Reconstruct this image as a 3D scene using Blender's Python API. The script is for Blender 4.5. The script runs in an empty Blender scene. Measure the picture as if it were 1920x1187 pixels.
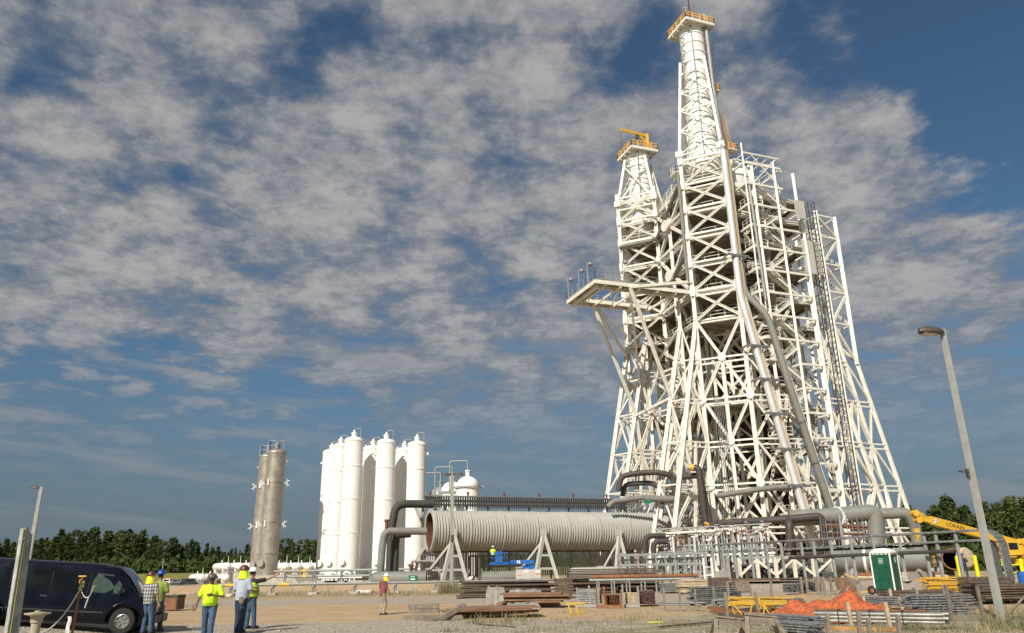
import bpy, bmesh, math, random
from math import sin, cos, pi, radians as rad, sqrt, atan2, floor
from mathutils import Vector as V, Matrix
random.seed(7)
S = bpy.context.scene
C = S.collection
# ---------------------------------------------------------------- camera
PW, PH, F = 1920., 1187., 1430.
_up = V((893.-PW/2, -(-3650.-PH/2), -F)).normalized()
_fh = V((0, 0, -1)); _fh = (_fh-_up*_fh.dot(_up)).normalized()
_rt = _fh.cross(_up)
RM = Matrix((_rt, _fh, _up))            # camera axes -> world
EYE = V((0, 0, 1.7))
cd = bpy.data.cameras.new('camera'); cam = bpy.data.objects.new('camera', cd); C.objects.link(cam)
cam.matrix_world = Matrix.Translation(EYE) @ RM.to_4x4()
cd.sensor_width = 36; cd.lens = 36*F/PW; cd.clip_start = .1; cd.clip_end = 3000
S.camera = cam
# ---------------------------------------------------------------- sun and sky
SUN_AZ, SUN_EL = 26., 37.               # the sun stands behind the camera, to its left
sl = bpy.data.lights.new('sun', 'SUN'); sl.energy = 4.7; sl.angle = rad(.5); sl.color = (1, .94, .84)
so = bpy.data.objects.new('sun', sl); C.objects.link(so)
tosun = V((-sin(rad(SUN_AZ))*cos(rad(SUN_EL)), -cos(rad(SUN_AZ))*cos(rad(SUN_EL)), sin(rad(SUN_EL))))
so.rotation_euler = tosun.to_track_quat('Z', 'Y').to_euler()
S.view_settings.view_transform = 'Standard'; S.view_settings.look = 'None'
S.view_settings.exposure = 0.12; S.view_settings.gamma = 1
S.render.resolution_x = 1024; S.render.resolution_y = 633

def ray(x, y): return RM @ V((x-PW/2, -(y-PH/2), -F))
def A(x, y, Y):
    r = ray(x, y); return EYE + r*(Y/r.y)
def Z(x, y, z):
    r = ray(x, y); return EYE + r*((z-EYE.z)/r.z)

class NT:
    """tiny node helper"""
    def __init__(s, tree): s.t = tree; s.n = tree.nodes; s.l = tree.links
    def add(s, typ, **kw):
        n = s.n.new(typ)
        for k, v in kw.items():
            if k.startswith('i_'):
                key = k[2:]; key = int(key) if key.isdigit() else key.replace('_', ' ')
                s.inp(n, key, v)
            else: setattr(n, k, v)
        return n
    def inp(s, n, key, v):
        if isinstance(v, bpy.types.NodeSocket): s.l.new(v, n.inputs[key])
        else: n.inputs[key].default_value = v
    def math(s, op, a, b=0., c=0., clamp=False):
        n = s.n.new('ShaderNodeMath'); n.operation = op; n.use_clamp = clamp
        for i, v in enumerate((a, b, c)): s.inp(n, i, v)
        return n.outputs[0]
    def vmath(s, op, a, b):
        n = s.n.new('ShaderNodeVectorMath'); n.operation = op; s.inp(n, 0, a); s.inp(n, 1, b)
        return n.outputs['Value'] if op == 'DOT_PRODUCT' else n.outputs[0]
    def mix(s, f, a, b, typ='MIX'):
        n = s.n.new('ShaderNodeMix'); n.data_type = 'RGBA'; n.blend_type = typ
        for k, v in ((0, f), (6, a), (7, b)):
            if isinstance(v, tuple) and len(v) == 3: v = (*v, 1)
            s.inp(n, k, v)
        return n.outputs[2]
    def noise(s, vec, scale, detail=4, rough=.55, dist=0., out=0):
        n = s.n.new('ShaderNodeTexNoise'); s.inp(n, 'Vector', vec)
        n.inputs['Scale'].default_value = scale; n.inputs['Detail'].default_value = detail
        n.inputs['Roughness'].default_value = rough; n.inputs['Distortion'].default_value = dist
        return n.outputs[out]
    def ss(s, v, lo, hi, a=0., b=1.):
        n = s.n.new('ShaderNodeMapRange'); n.interpolation_type = 'SMOOTHSTEP'
        for i, q in enumerate((v, lo, hi, a, b)): s.inp(n, i, q)
        return n.outputs[0]

# sky: physical sky plus a sheet of broken altocumulus, laid out by direction on a plane overhead
wd = bpy.data.worlds.new('World'); S.world = wd; wd.use_nodes = True
w = NT(wd.node_tree); w.n.clear()
SKY_STR = .07
sky = w.add('ShaderNodeTexSky', sky_type='NISHITA', sun_disc=False, sun_elevation=rad(SUN_EL), sun_rotation=rad(180+SUN_AZ), air_density=1.1, dust_density=1.5, ozone_density=2.2)
tc = w.add('ShaderNodeTexCoord').outputs['Generated']
sp = w.add('ShaderNodeSeparateXYZ', i_0=tc)
zz = w.math('ADD', w.math('MAXIMUM', sp.outputs[2], 0.), .16)
ux = w.math('DIVIDE', sp.outputs[0], zz); uy = w.math('DIVIDE', sp.outputs[1], zz)
uv = w.add('ShaderNodeCombineXYZ', i_0=ux, i_1=uy).outputs[0]
n1 = w.noise(uv, 1.7, 2, .5, .3)
n2 = w.noise(uv, 7.5, 4, .5, .15)
n3 = w.noise(uv, 26., 5, .62, .2)
wrp = w.vmath('ADD', uv, w.vmath('SCALE', w.noise(uv, 4., 3, .5, 0., 1), (0, 0, 0))) if 0 else uv
nw = w.noise(uv, 5., 2, .5, 0., 1)
uvw = w.add('ShaderNodeVectorMath', operation='MULTIPLY_ADD', i_0=nw, i_1=(.22, .22, 0), i_2=uv).outputs[0]
vo = w.add('ShaderNodeTexVoronoi', feature='SMOOTH_F1', i_Vector=uvw, i_Scale=6.2, i_Smoothness=.55).outputs['Distance']
dens = w.math('ADD', w.math('ADD', w.math('MULTIPLY', n1, .6), w.math('MULTIPLY', n2, .62)), w.math('MULTIPLY', n3, .36))
dens = w.math('SUBTRACT', w.math('ADD', dens, .32), w.math('MULTIPLY', vo, .62))
# where the sheet is thick and where it opens (photo direction, sharpness, weight)
COV = [(1850, 130, 45, -.62), (1920, 0, 60, -.2), (1760, 40, 150, -.2), (1900, 330, 120, -.25), (1400, 60, 60, .12), (1500, 170, 60, .2), (1620, 290, 90, .22), (1500, 420, 40, .16), (1800, 560, 18, .34), (1200, 620, 30, .12),
       (60, 660, 200, -.34), (300, 680, 200, -.34), (520, 760, 220, -.26), (700, 770, 200, -.15), (150, 450, 40, .26), (420, 540, 120, .16), (80, 480, 90, .12),
       (900, 250, 12, .1), (200, 60, 25, .13), (650, 60, 40, .12), (1100, 500, 20, .12), (700, 600, 60, .12),
       (330, 170, 160, -.12), (380, 320, 200, -.15), (200, 350, 200, -.08), (830, 110, 300, -.13), (1250, 60, 200, -.06), (960, 330, 160, -.04),
       (100, 150, 90, -.04), (420, 280, 400, -.12), (740, 140, 500, -.1)]
bias = w.math('ADD', .13, 0.)
for x, y, k, wt in COV:
    d = ray(x, y).normalized()
    dp = w.vmath('DOT_PRODUCT', tc, tuple(d))
    g = w.math('POWER', 2.71828, w.math('MULTIPLY', w.math('SUBTRACT', dp, 1.), float(k)))
    bias = w.math('MULTIPLY_ADD', g, wt, bias)
tex = dens
dens = w.math('ADD', dens, w.math('MINIMUM', bias, w.ss(sp.outputs[2], .15, .6, .24, .19)))
cover = w.ss(dens, .70, 1.02)
shade = w.ss(w.math('ADD', tex, w.math('MULTIPLY', n3, .45)), .85, 1.38)
ccol = w.mix(shade, (.185, .205, .24), (.41, .395, .385))
low = w.ss(sp.outputs[2], .0, .40, 1., 0.)                    # near the horizon the sheet is thin and blue-grey
ccol = w.mix(w.math('MULTIPLY', low, .75), ccol, (.135, .175, .225))
ccol = w.mix(1., ccol, (1/SKY_STR,)*3, 'MULTIPLY')
blue = w.mix(1., sky.outputs[0], (.60, .80, .90), 'MULTIPLY')
blue = w.mix(w.ss(sp.outputs[2], .0, .3, .82, 0.), blue, (.118/SKY_STR, .150/SKY_STR, .195/SKY_STR))
# long cirrus streaks low on the left
az = w.math('ARCTAN2', sp.outputs[0], sp.outputs[1])
st = w.add('ShaderNodeCombineXYZ', i_0=w.math('MULTIPLY', az, 1.2), i_1=w.math('MULTIPLY', w.math('ADD', sp.outputs[2], w.math('MULTIPLY', az, .075)), 13.)).outputs[0]
sn = w.noise(st, 2.1, 5, .55, .25)
band = w.math('MULTIPLY', w.ss(sp.outputs[2], .0, .1), w.ss(sp.outputs[2], .24, .34, 1., 0.))
streak = w.math('MULTIPLY', w.ss(sn, .52, .66), w.math('MULTIPLY', band, .6))
col = w.mix(w.math('MULTIPLY', cover, w.ss(sp.outputs[2], .06, .30, .12, .93)), blue, ccol)
col = w.mix(streak, col, (.24/SKY_STR, .26/SKY_STR, .29/SKY_STR))
bg = w.add('ShaderNodeBackground', i_0=col, i_1=SKY_STR)
w.l.new(bg.outputs[0], w.add('ShaderNodeOutputWorld').inputs[0])

# ---------------------------------------------------------------- materials
MATS = {}
def mat(name, col, rough=.55, metal=0., var=.12, vscale=1.5, dirt=None, damt=0., streak=False, bump=0., bscale=20., spec=.5, alpha=1.):
    if name in MATS: return MATS[name]
    m = bpy.data.materials.new(name); m.use_nodes = True
    t = NT(m.node_tree); b = t.n['Principled BSDF']
    co = t.add('ShaderNodeTexCoord').outputs['Object']
    n = t.noise(co, vscale, 5, .6)
    f = t.ss(n, .3, .7)
    dk = tuple(c*(1-var) for c in col); lt = tuple(min(1, c*(1+var*.6)) for c in col)
    c = t.mix(f, dk, lt)
    if dirt:
        v = co
        if streak:
            mp = t.add('ShaderNodeMapping', i_Vector=co, i_Scale=(1, 1, .12)); v = mp.outputs[0]
        dn = t.noise(v, vscale*2.3, 6, .65)
        c = t.mix(t.ss(dn, .62-damt*.25, .78, 0., min(1., damt*1.6)), c, dirt)
    t.inp(b, 'Base Color', c); b.inputs['Metallic'].default_value = metal
    t.inp(b, 'Roughness', t.ss(n, .3, .7, max(.05, rough-.08), min(1, rough+.1)))
    b.inputs['Specular IOR Level'].default_value = spec
    if alpha < 1: b.inputs['Alpha'].default_value = alpha
    if bump:
        bn = t.add('ShaderNodeBump', i_Height=t.noise(co, bscale, 4), i_Strength=bump, i_Distance=.03)
        t.l.new(bn.outputs[0], b.inputs['Normal'])
    MATS[name] = m; return m
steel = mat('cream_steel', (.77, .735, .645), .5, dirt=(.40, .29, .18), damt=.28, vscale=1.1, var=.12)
steel2 = mat('dimmed_steel', (.66, .60, .49), .6, dirt=(.25, .18, .12), damt=.25, vscale=.9, var=.15)  # darker copy of the cream steel; inner members' shade is put into the colour
white = mat('white_paint', (.86, .84, .79), .38, dirt=(.60, .52, .41), damt=.34, streak=True, vscale=.35, var=.04)
deckm = mat('deck_plate', (.30, .27, .22), .8, var=.3, vscale=.6)
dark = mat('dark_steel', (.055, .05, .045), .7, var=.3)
galv = mat('galvanised', (.27, .275, .275), .45, .45, var=.35, vscale=5, bump=.1)
galvp = mat('galvanised_paint', (.31, .315, .305), .5, .15, var=.14, vscale=2, dirt=(.25, .2, .15), damt=.15)
silver = mat('brushed_stainless', (.36, .325, .27), .48, .4, var=.2, vscale=.7, dirt=(.26, .18, .1), damt=.25, streak=True)
chrome = mat('bright_pipe', (.74, .74, .72), .36, .35, var=.03, vscale=.3)
grey = mat('grey_pipe_paint', (.205, .205, .18), .6, var=.16, vscale=.8, dirt=(.35, .33, .28), damt=.2)
brown = mat('brown_insulated_pipe', (.062, .05, .045), .6, var=.25, vscale=1.5)
ribm = mat('duct_paint', (.47, .46, .415), .5, dirt=(.34, .25, .15), damt=.22, vscale=.5, var=.08)
rust = mat('rust', (.26, .115, .055), .9, var=.35, vscale=2.5, dirt=(.1, .05, .035), damt=.5, bump=.3)
rustin = mat('rust_dark', (.12, .045, .025), .9, var=.3, vscale=1.5)
yellow = mat('safety_yellow', (.66, .39, .03), .5, dirt=(.4, .24, .06), damt=.3, vscale=3, var=.1)
ocher = mat('ochre_rail', (.85, .46, .05), .6, dirt=(.3, .16, .05), damt=.3, vscale=2)
bollm = mat('bollard_yellow', (.85, .72, .0), .5, var=.08)
blue = mat('lift_blue', (.015, .12, .42), .4, dirt=(.1, .1, .1), damt=.3, vscale=2)
green = mat('toilet_green', (.008, .085, .05), .45, var=.12, vscale=3)
signg = mat('sign_green', (.0, .16, .09), .5, var=.05)
wood = mat('weathered_wood', (.25, .205, .155), .85, var=.3, vscale=4, dirt=(.1, .08, .06), damt=.5, bump=.4)
wood2 = mat('dark_wood', (.12, .09, .065), .9, var=.35, vscale=4, dirt=(.22, .14, .08), damt=.4, bump=.4)
woodp = mat('pale_wood', (.48, .38, .25), .85, var=.25, vscale=4)
plate = mat('rusty_plate', (.23, .13, .075), .85, var=.3, vscale=1.3, dirt=(.32, .25, .18), damt=.5, bump=.2)
concr = mat('concrete', (.46, .42, .35), .9, var=.18, vscale=1.2, dirt=(.25, .21, .16), damt=.3, streak=True, bump=.3)
rubber = mat('rubber', (.022, .02, .019), .85, var=.3, vscale=8, dirt=(.16, .13, .1), damt=.25)
rimm = mat('wheel_metal', (.38, .37, .36), .35, .7, var=.1)
glass = mat('dark_glass', (.012, .016, .018), .06, var=.1, spec=.8)
red = mat('rust_red_valve', (.16, .04, .025), .5, var=.2)
tarp = mat('translucent_tarp', (.30, .275, .23), .45, var=.2, vscale=2, bump=.4, bscale=6)
bronze = mat('bronze_fixture', (.10, .085, .065), .45, .3, var=.1)
lens = mat('lamp_lens', (.55, .5, .4), .3, var=.05)

# ---------------------------------------------------------------- mesh builder
class M:
    def __init__(s): s.v = []; s.f = []; s.sm = []
    def add(s, vs, fs, smooth=False):
        o = len(s.v); s.v += [V(p) for p in vs]; s.f += [tuple(i+o for i in f) for f in fs]; s.sm += [smooth]*len(fs); return s
    def merge(s, o, mt=None):
        return s.add_raw([(mt @ p if mt else p) for p in o.v], o.f, o.sm)
    def add_raw(s, vs, fs, sm):
        o = len(s.v); s.v += [V(p) for p in vs]; s.f += [tuple(i+o for i in f) for f in fs]; s.sm += list(sm); return s
    def box(s, c, d, rz=0., rx=0., ry=0.):
        R = Matrix.Rotation(rz, 3, 'Z') @ Matrix.Rotation(ry, 3, 'Y') @ Matrix.Rotation(rx, 3, 'X'); c = V(c)
        vs = [c + R @ V((x*d[0]/2, y*d[1]/2, z*d[2]/2)) for x in (-1, 1) for y in (-1, 1) for z in (-1, 1)]
        return s.add(vs, [(0, 1, 3, 2), (4, 6, 7, 5), (0, 4, 5, 1), (2, 3, 7, 6), (0, 2, 6, 4), (1, 5, 7, 3)])
    def _fr(s, p, q, side=None):
        d = (q-p)
        if d.length < 1e-6: d = V((0, 0, 1))
        d = d.normalized()
        if side is None:
            side = d.cross(V((0, 0, 1)))
            if side.length < .05: side = V((1, 0, 0))
        side = V(side); side = (side-d*side.dot(d)).normalized()
        return d, side, side.cross(d)
    def beam(s, p, q, w=.3, h=None, side=None):
        p, q = V(p), V(q); h = h or w; d, a, b = s._fr(p, q, side)
        vs = [c+a*x*w/2+b*y*h/2 for c in (p, q) for x, y in ((-1, -1), (1, -1), (1, 1), (-1, 1))]
        return s.add(vs, [(0, 3, 2, 1), (4, 5, 6, 7)]+[(i, (i+1) % 4, 4+(i+1) % 4, 4+i) for i in range(4)])
    def hbeam(s, p, q, w=.5, t=.09, side=None):
        p, q = V(p), V(q); d, a, b = s._fr(p, q, side)
        s.beam(p+b*(w/2-t/2), q+b*(w/2-t/2), w, t, a); s.beam(p-b*(w/2-t/2), q-b*(w/2-t/2), w, t, a)
        return s.beam(p, q, t, w-2*t-.004, a)
    def cyl(s, p, q, r, r2=None, n=12, caps=True, smooth=True):
        p, q = V(p), V(q); r2 = r if r2 is None else r2; d, a, b = s._fr(p, q)
        vs = [c+(a*cos(2*pi*i/n)+b*sin(2*pi*i/n))*k for c, k in ((p, r), (q, r2)) for i in range(n)]
        s.add(vs, [(i, (i+1) % n, n+(i+1) % n, n+i) for i in range(n)], smooth)
        if caps: s.add(vs, [tuple(reversed(range(n))), tuple(range(n, 2*n))])
        return s
    def tube(s, pts, r, n=10, caps=True):
        pts = [V(p) for p in pts]; rs = r if isinstance(r, (list, tuple)) else [r]*len(pts)
        vs = []; a = None
        for i, p in enumerate(pts):
            d = ((pts[min(i+1, len(pts)-1)]-pts[max(i-1, 0)])).normalized()
            if a is None:
                a = d.cross(V((0, 0, 1)));
                if a.length < .05: a = V((1, 0, 0))
            a = (a-d*a.dot(d)).normalized(); b = a.cross(d)
            vs += [p+(a*cos(2*pi*k/n)+b*sin(2*pi*k/n))*rs[i] for k in range(n)]
        fs = [(j*n+i, j*n+(i+1) % n, (j+1)*n+(i+1) % n, (j+1)*n+i) for j in range(len(pts)-1) for i in range(n)]
        s.add(vs, fs, True)
        if caps: s.add(vs[:n]+vs[-n:], [tuple(reversed(range(n))), tuple(range(n, 2*n))])
        return s
    def pipe(s, pts, r, bend=None, n=12):
        """pipe through corner points with rounded elbows"""
        pts = [V(p) for p in pts]; bend = bend or r*2.5; out = [pts[0]]
        for i in range(1, len(pts)-1):
            a, b, c = pts[i-1], pts[i], pts[i+1]
            k = min(bend, (a-b).length*.45, (c-b).length*.45)
            p, q = b+(a-b).normalized()*k, b+(c-b).normalized()*k
            for j in range(6):
                t = j/5; out.append(p*(1-t)**2+b*2*t*(1-t)+q*t*t)
        out.append(pts[-1]); return s.tube(out, r, n)
    def lathe(s, c, prof, n=24, axis=(0, 0, 1), smooth=True):
        c = V(c); d = V(axis).normalized(); a = d.cross(V((0, 0, 1)))
        if a.length < .05: a = V((1, 0, 0))
        a.normalize(); b = d.cross(a)
        runs = [[prof[0]]]                                     # break the shading where the profile turns sharply
        for k in range(1, len(prof)):
            runs[-1].append(prof[k])
            if k < len(prof)-1:
                u, v = (prof[k][0]-prof[k-1][0], prof[k][1]-prof[k-1][1]), (prof[k+1][0]-prof[k][0], prof[k+1][1]-prof[k][1])
                if abs(atan2(u[0]*v[1]-u[1]*v[0], u[0]*v[0]+u[1]*v[1])) > .55: runs.append([prof[k]])
        for pr in runs:
            vs = [c+d*z+(a*cos(2*pi*i/n)+b*sin(2*pi*i/n))*r for r, z in pr for i in range(n)]
            s.add(vs, [(j*n+i, j*n+(i+1) % n, (j+1)*n+(i+1) % n, (j+1)*n+i) for j in range(len(pr)-1) for i in range(n)], smooth)
        return s
    def prism(s, poly, z0, z1):
        n = len(poly); vs = [(x, y, z0) for x, y in poly]+[(x, y, z1) for x, y in poly]
        return s.add(vs, [tuple(reversed(range(n))), tuple(range(n, 2*n))]+[(i, (i+1) % n, n+(i+1) % n, n+i) for i in range(n)])
    def ell(s, c, r, n=12, m=8, R=None):
        c = V(c); vs = []
        for j in range(m+1):
            t = pi*j/m
            for i in range(n):
                p = V((r[0]*sin(t)*cos(2*pi*i/n), r[1]*sin(t)*sin(2*pi*i/n), r[2]*cos(t)))
                vs.append(c+(R @ p if R else p))
        return s.add(vs, [(j*n+i, (j+1)*n+i, (j+1)*n+(i+1) % n, j*n+(i+1) % n) for j in range(m) for i in range(n)], True)
    def rail(s, pts, h=1.1, step=1.8, r=.045):
        pts = [V(p) for p in pts]
        for p, q in zip(pts, pts[1:]):
            for hh in (h, h*.55): s.beam(p+V((0, 0, hh)), q+V((0, 0, hh)), r)
            s.beam(p+V((0, 0, .08)), q+V((0, 0, .08)), .03, .14)
            k = max(1, round((q-p).length/step))
            for i in range(k+1): s.beam(p.lerp(q, i/k), p.lerp(q, i/k)+V((0, 0, h)), r)
        return s

def wloc(o):
    v = V((0, 0, 0))
    while o: v += o.location; o = o.parent
    return v
def obj(name, m, material, parent=None, origin=None):
    """link a mesh object; with no parent it is a thing whose origin is put at `origin`"""
    me = bpy.data.meshes.new(name)
    off = wloc(parent) if parent else (V(origin) if origin is not None else V((0, 0, 0)))
    me.from_pydata([p-off for p in m.v], [], m.f); me.polygons.foreach_set('use_smooth', m.sm)
    me.materials.append(material); me.validate()
    o = bpy.data.objects.new(name, me); C.objects.link(o)
    if parent: o.parent = parent
    elif origin is not None: o.location = V(origin)
    return o
def tag(o, label, cat, group=None, kind=None):
    o['label'] = label; o['category'] = cat
    if group: o['group'] = group
    if kind: o['kind'] = kind
    return o
def thing(name, label, cat, loc=(0, 0, 0), group=None, rz=0.):
    o = bpy.data.objects.new(name, None); o.empty_display_size = .3; C.objects.link(o); o.location = V(loc); o.rotation_euler[2] = rz
    return tag(o, label, cat, group)
KIDS = {}
def dup(root, loc, rz=0., label=None, scale=None):
    def cp(o, par):
        c = o.copy(); C.objects.link(c)
        if par: c.parent = par
        for ch in [k for k in bpy.data.objects if k.parent == o]: cp(ch, c)
        return c
    r = cp(root, None); r.location = V(loc); r.rotation_euler[2] = rz
    if scale: r.scale = (scale,)*3
    if label: r['label'] = label
    return r
def sstep(a, b, x):
    t = max(0., min(1., (x-a)/(b-a))); return t*t*(3-2*t)

# ---------------------------------------------------------------- ground
def h(x, y):
    y0 = 92-35*sstep(9, 16, x)-8*sstep(23, 28, x)
    pad = .85*sstep(y0, y0+2.5, y)*sstep(-60, -48, x)
    far = 3.6*sstep(190, 285, y)
    far += 0
    if pad < .3: pad = max(pad, .25*sstep(33, 41, y)*sstep(9, 15, x))
    van = .42*sstep(9.5, 6, abs(y-26))*sstep(-12.5, -17.5, x)
    return pad+far*(1 if pad < .5 else .8)+van
def G(x, y):
    """ground point under a photo direction"""
    z = 0.
    for _ in range(40):
        p = Z(x, y, z); z = z*.5+h(p.x, p.y)*.5
    p.z = h(p.x, p.y); return p
def P(x, y, off=0.): return V((x, y, h(x, y)+off))

gm = bpy.data.materials.new('ground_dirt_and_gravel'); gm.use_nodes = True
t = NT(gm.node_tree); b = t.n['Principled BSDF']; b.inputs['Roughness'].default_value = .95; b.inputs['Specular IOR Level'].default_value = .15
co = t.add('ShaderNodeNewGeometry').outputs['Position']
gx = t.add('ShaderNodeSeparateXYZ', i_0=co)
big = t.noise(co, .09, 4, .55, .4); mid = t.noise(co, .55, 6, .62); fine = t.noise(co, 6., 5, .7)
vor = t.add('ShaderNodeTexVoronoi', i_Vector=co, i_Scale=13.); peb = vor.outputs['Color']
pebv = t.add('ShaderNodeSeparateColor', i_0=peb).outputs[0]
dirt = t.mix(t.ss(mid, .3, .7), (.41, .285, .16), (.50, .375, .235))
dirt = t.mix(t.ss(big, .52, .68, 0., .5), dirt, (.50, .26, .11))
dirt = t.mix(t.ss(fine, .35, .75, 0., .35), dirt, (.36, .27, .17))
trk = t.noise(t.add('ShaderNodeMapping', i_Vector=co, i_Scale=(.06, 1.1, 1), i_Rotation=(0, 0, .12)).outputs[0], 1.0, 5, .65)
dirt = t.mix(t.ss(trk, .52, .66, 0., .45), dirt, (.33, .25, .165))
grav = t.mix(pebv, (.24, .205, .165), (.52, .46, .38))
grav = t.mix(t.ss(mid, .4, .75, 0., .6), grav, (.42, .33, .22))
grass = t.mix(t.ss(fine, .3, .7), (.10, .115, .03), (.32, .27, .12))
y = t.math('ADD', gx.outputs[1], t.math('MULTIPLY', t.math('SUBTRACT', big, .5), 16.))
x = gx.outputs[0]
near = t.ss(y, 31., 34., 1., 0.)
strip = t.math('MULTIPLY', t.ss(y, 47., 52.), t.ss(y, 64., 70., 1., 0.))
pad = t.ss(y, 58., 64.)
gmask = t.math('MAXIMUM', near, t.math('MAXIMUM', t.math('MULTIPLY', strip, .7), t.math('MULTIPLY', pad, .45)))
gmask = t.ss(t.math('ADD', gmask, t.math('MULTIPLY', t.math('SUBTRACT', mid, .5), 1.2)), .35, .65)
c = t.mix(gmask, dirt, grav)
nearg = t.math('MULTIPLY', t.ss(y, 36., 31.5), t.ss(x, -2., 3.))
midg = t.math('MULTIPLY', t.math('MULTIPLY', t.ss(y, 66., 71.), t.ss(y, 92., 84.)), t.ss(x, 2., -4.))
gm2 = t.math('ADD', t.math('MULTIPLY', t.math('MAXIMUM', nearg, midg), .42), t.math('MULTIPLY', t.math('SUBTRACT', t.noise(co, .8, 6, .7), .5), 1.5))
c = t.mix(t.ss(gm2, .3, .6, 0., .8), c, grass)
wild = t.mix(t.ss(mid, .3, .7), (.16, .16, .045), (.27, .25, .085))
c = t.mix(t.ss(gx.outputs[1], 175., 215.), c, wild)
t.inp(b, 'Base Color', c)
bh = t.math('ADD', t.math('MULTIPLY', fine, .6), t.math('MULTIPLY', t.math('MULTIPLY', vor.outputs['Distance'], gmask), -1.))
bn = t.add('ShaderNodeBump', i_Height=bh, i_Strength=.7, i_Distance=.05); t.l.new(bn.outputs[0], b.inputs['Normal'])
g = M()
xs = sorted(set([-1400, -900, -600, -400, -300, -220, -160, -120, -90, -75]+[i*1.5 for i in range(-42, 54)]+[90, 105, 125, 160, 220, 300, 400, 600, 900, 1400]))
ys = sorted(set([-300, -100, -40, -15]+[i*1.2 for i in range(0, 90)]+[115+i*7 for i in range(30)]+[350, 420, 600, 900, 1500, 2400]))
rr = random.Random(3)
vs = [(a, q, h(a, q)+(rr.uniform(-.025, .025) if 3 < q < 100 else 0)) for q in ys for a in xs]
nx = len(xs)
g.add(vs, [(j*nx+i, j*nx+i+1, (j+1)*nx+i+1, (j+1)*nx+i) for j in range(len(ys)-1) for i in range(nx-1)], True)
gr = obj('ground', g, gm); gr['kind'] = 'structure'
# ================================================================ TEST STAND
T = thing('test_stand_tower', 'huge cream white steel rocket test stand of splayed trusses with two tall spires', 'test stand', (35, 110, .85))
na = V((.43, .90, 0)); aa = V((.90, -.43, 0)); ww = V((.94, .34, 0)); bb = V((-.34, .94, 0))
def line(*pts):
    """a column as a function of height: pts are (z, x, y)"""
    pts = sorted(pts)
    def f(z):
        a, b = pts[0], pts[-1]
        for u, v in zip(pts, pts[1:]):
            if u[0] <= z <= v[0]: a, b = u, v; break
        else:
            if z < pts[0][0]: a, b = pts[0], pts[1]
            else: a, b = pts[-2], pts[-1]
        k = (z-a[0])/(b[0]-a[0]); return V((a[1]+(b[1]-a[1])*k, a[2]+(b[2]-a[2])*k, z))
    f.pts = pts; return f
def vert(x, y, lean=.0): return line((0, x, y), (64, x, y))
def off(f, d): return line(*[(z, x+d.x, y+d.y) for z, x, y in f.pts])
def col(name, f, z0, z1, w=.5, side=None, hb=True, m=steel, par=None):
    side = side or (na if m is steel else None)
    zs = [z0]+[z for z, _, _ in f.pts if z0 < z < z1]+[z1]; mb = M()
    for a, b in zip(zs, zs[1:]):
        (mb.hbeam if hb else mb.beam)(f(a), f(b), w, *( (.1,) if hb else (w,)), side=side or aa)
    return obj(name, mb, m, par or T)
UP = [36, 40.6, 45.1, 49.7, 54, 58.1, 62.4]
LO = [36, 30.2, 24.4, 18.4, 12.6, 6.9, 1.2]
def gus(mb, p, r=.55, side=aa):
    mb.beam(p-V((0, 0, r*1.3)), p+V((0, 0, r*1.3)), r*2, .62, side)
def xpanel(f1, f2, za, zb, w=.26, mode='x', hor=True, m=steel, gs=True, double=True, name='cross_brace'):
    mb = M(); a0, a1, b0, b1 = f1(za), f1(zb), f2(za), f2(zb)
    hb_ = (lambda p, q, k=1.: mb.hbeam(p, q, w*1.25*k, w*.26, nrm)) if (m is steel and w > .2) else (lambda p, q, k=1.: mb.beam(p, q, w*k))
    nrm = (b0-a0).cross(V((0, 0, 1)))
    if 'x' in mode: hb_(a0, b1); hb_(b0, a1, .96)
    if '/' in mode: hb_(a0, b1)
    if '\\' in mode: hb_(a1, b0)
    if hor:
        mb.beam(a1, b1, w*.95)
        if double: mb.beam(a1-V((0, 0, .75)), b1-V((0, 0, .75)), w*.7)
    if gs: mb.box(a1, (.75, .75, 1.5), atan2(aa.y, aa.x)); mb.box(b1, (.75, .75, 1.5), atan2(aa.y, aa.x))
    return obj(name, mb, m, T)

P0 = vert(26.7, 105.4); P1 = vert(32.5, 102.6)
P0b = off(P0, na*6.4); P1b = off(P1, na*6.4)
D0 = vert(36.4, 102.8); R1 = vert(44.0, 105.6); R2 = vert(47.2, 107.0); R3 = line((0, 50.2, 108.4), (64, 50.8, 108.6))
L4 = vert(18.5, 117.9); L5 = vert(24.2, 115.2); L4b = off(L4, na*6.2); L5b = off(L5, na*6.2)
L2 = vert(24.9, 107.6); L3 = vert(21.0, 115.4)
# ---- front corner tower
for f, n in ((P0, 1), (P1, 1), (P0b, 0), (P1b, 0)): col('column', f, 1, 63.4, .56 if n else .45)
for za, zb in zip(UP, UP[1:]):
    xpanel(P0, P1, za, zb, .3)
    xpanel(P0, P0b, za, zb, .26, gs=False); xpanel(P1, P1b, za, zb, .26, gs=False)
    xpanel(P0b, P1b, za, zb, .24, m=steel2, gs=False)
# ---- left corner tower
for f, n in ((L4, 1), (L5, 1), (L4b, 0), (L5b, 0)): col('column', f, 1 if n else 20, 61.6, .58 if n else .45)
for za, zb in zip(UP, UP[1:]):
    if za != 54 or 1: xpanel(L4, L5, za, zb, .28)
    xpanel(L4, L4b, za, zb, .24, gs=False); xpanel(L5, L5b, za, zb, .24, gs=False); xpanel(L4b, L5b, za, zb, .22, m=steel2, gs=False)
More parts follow.
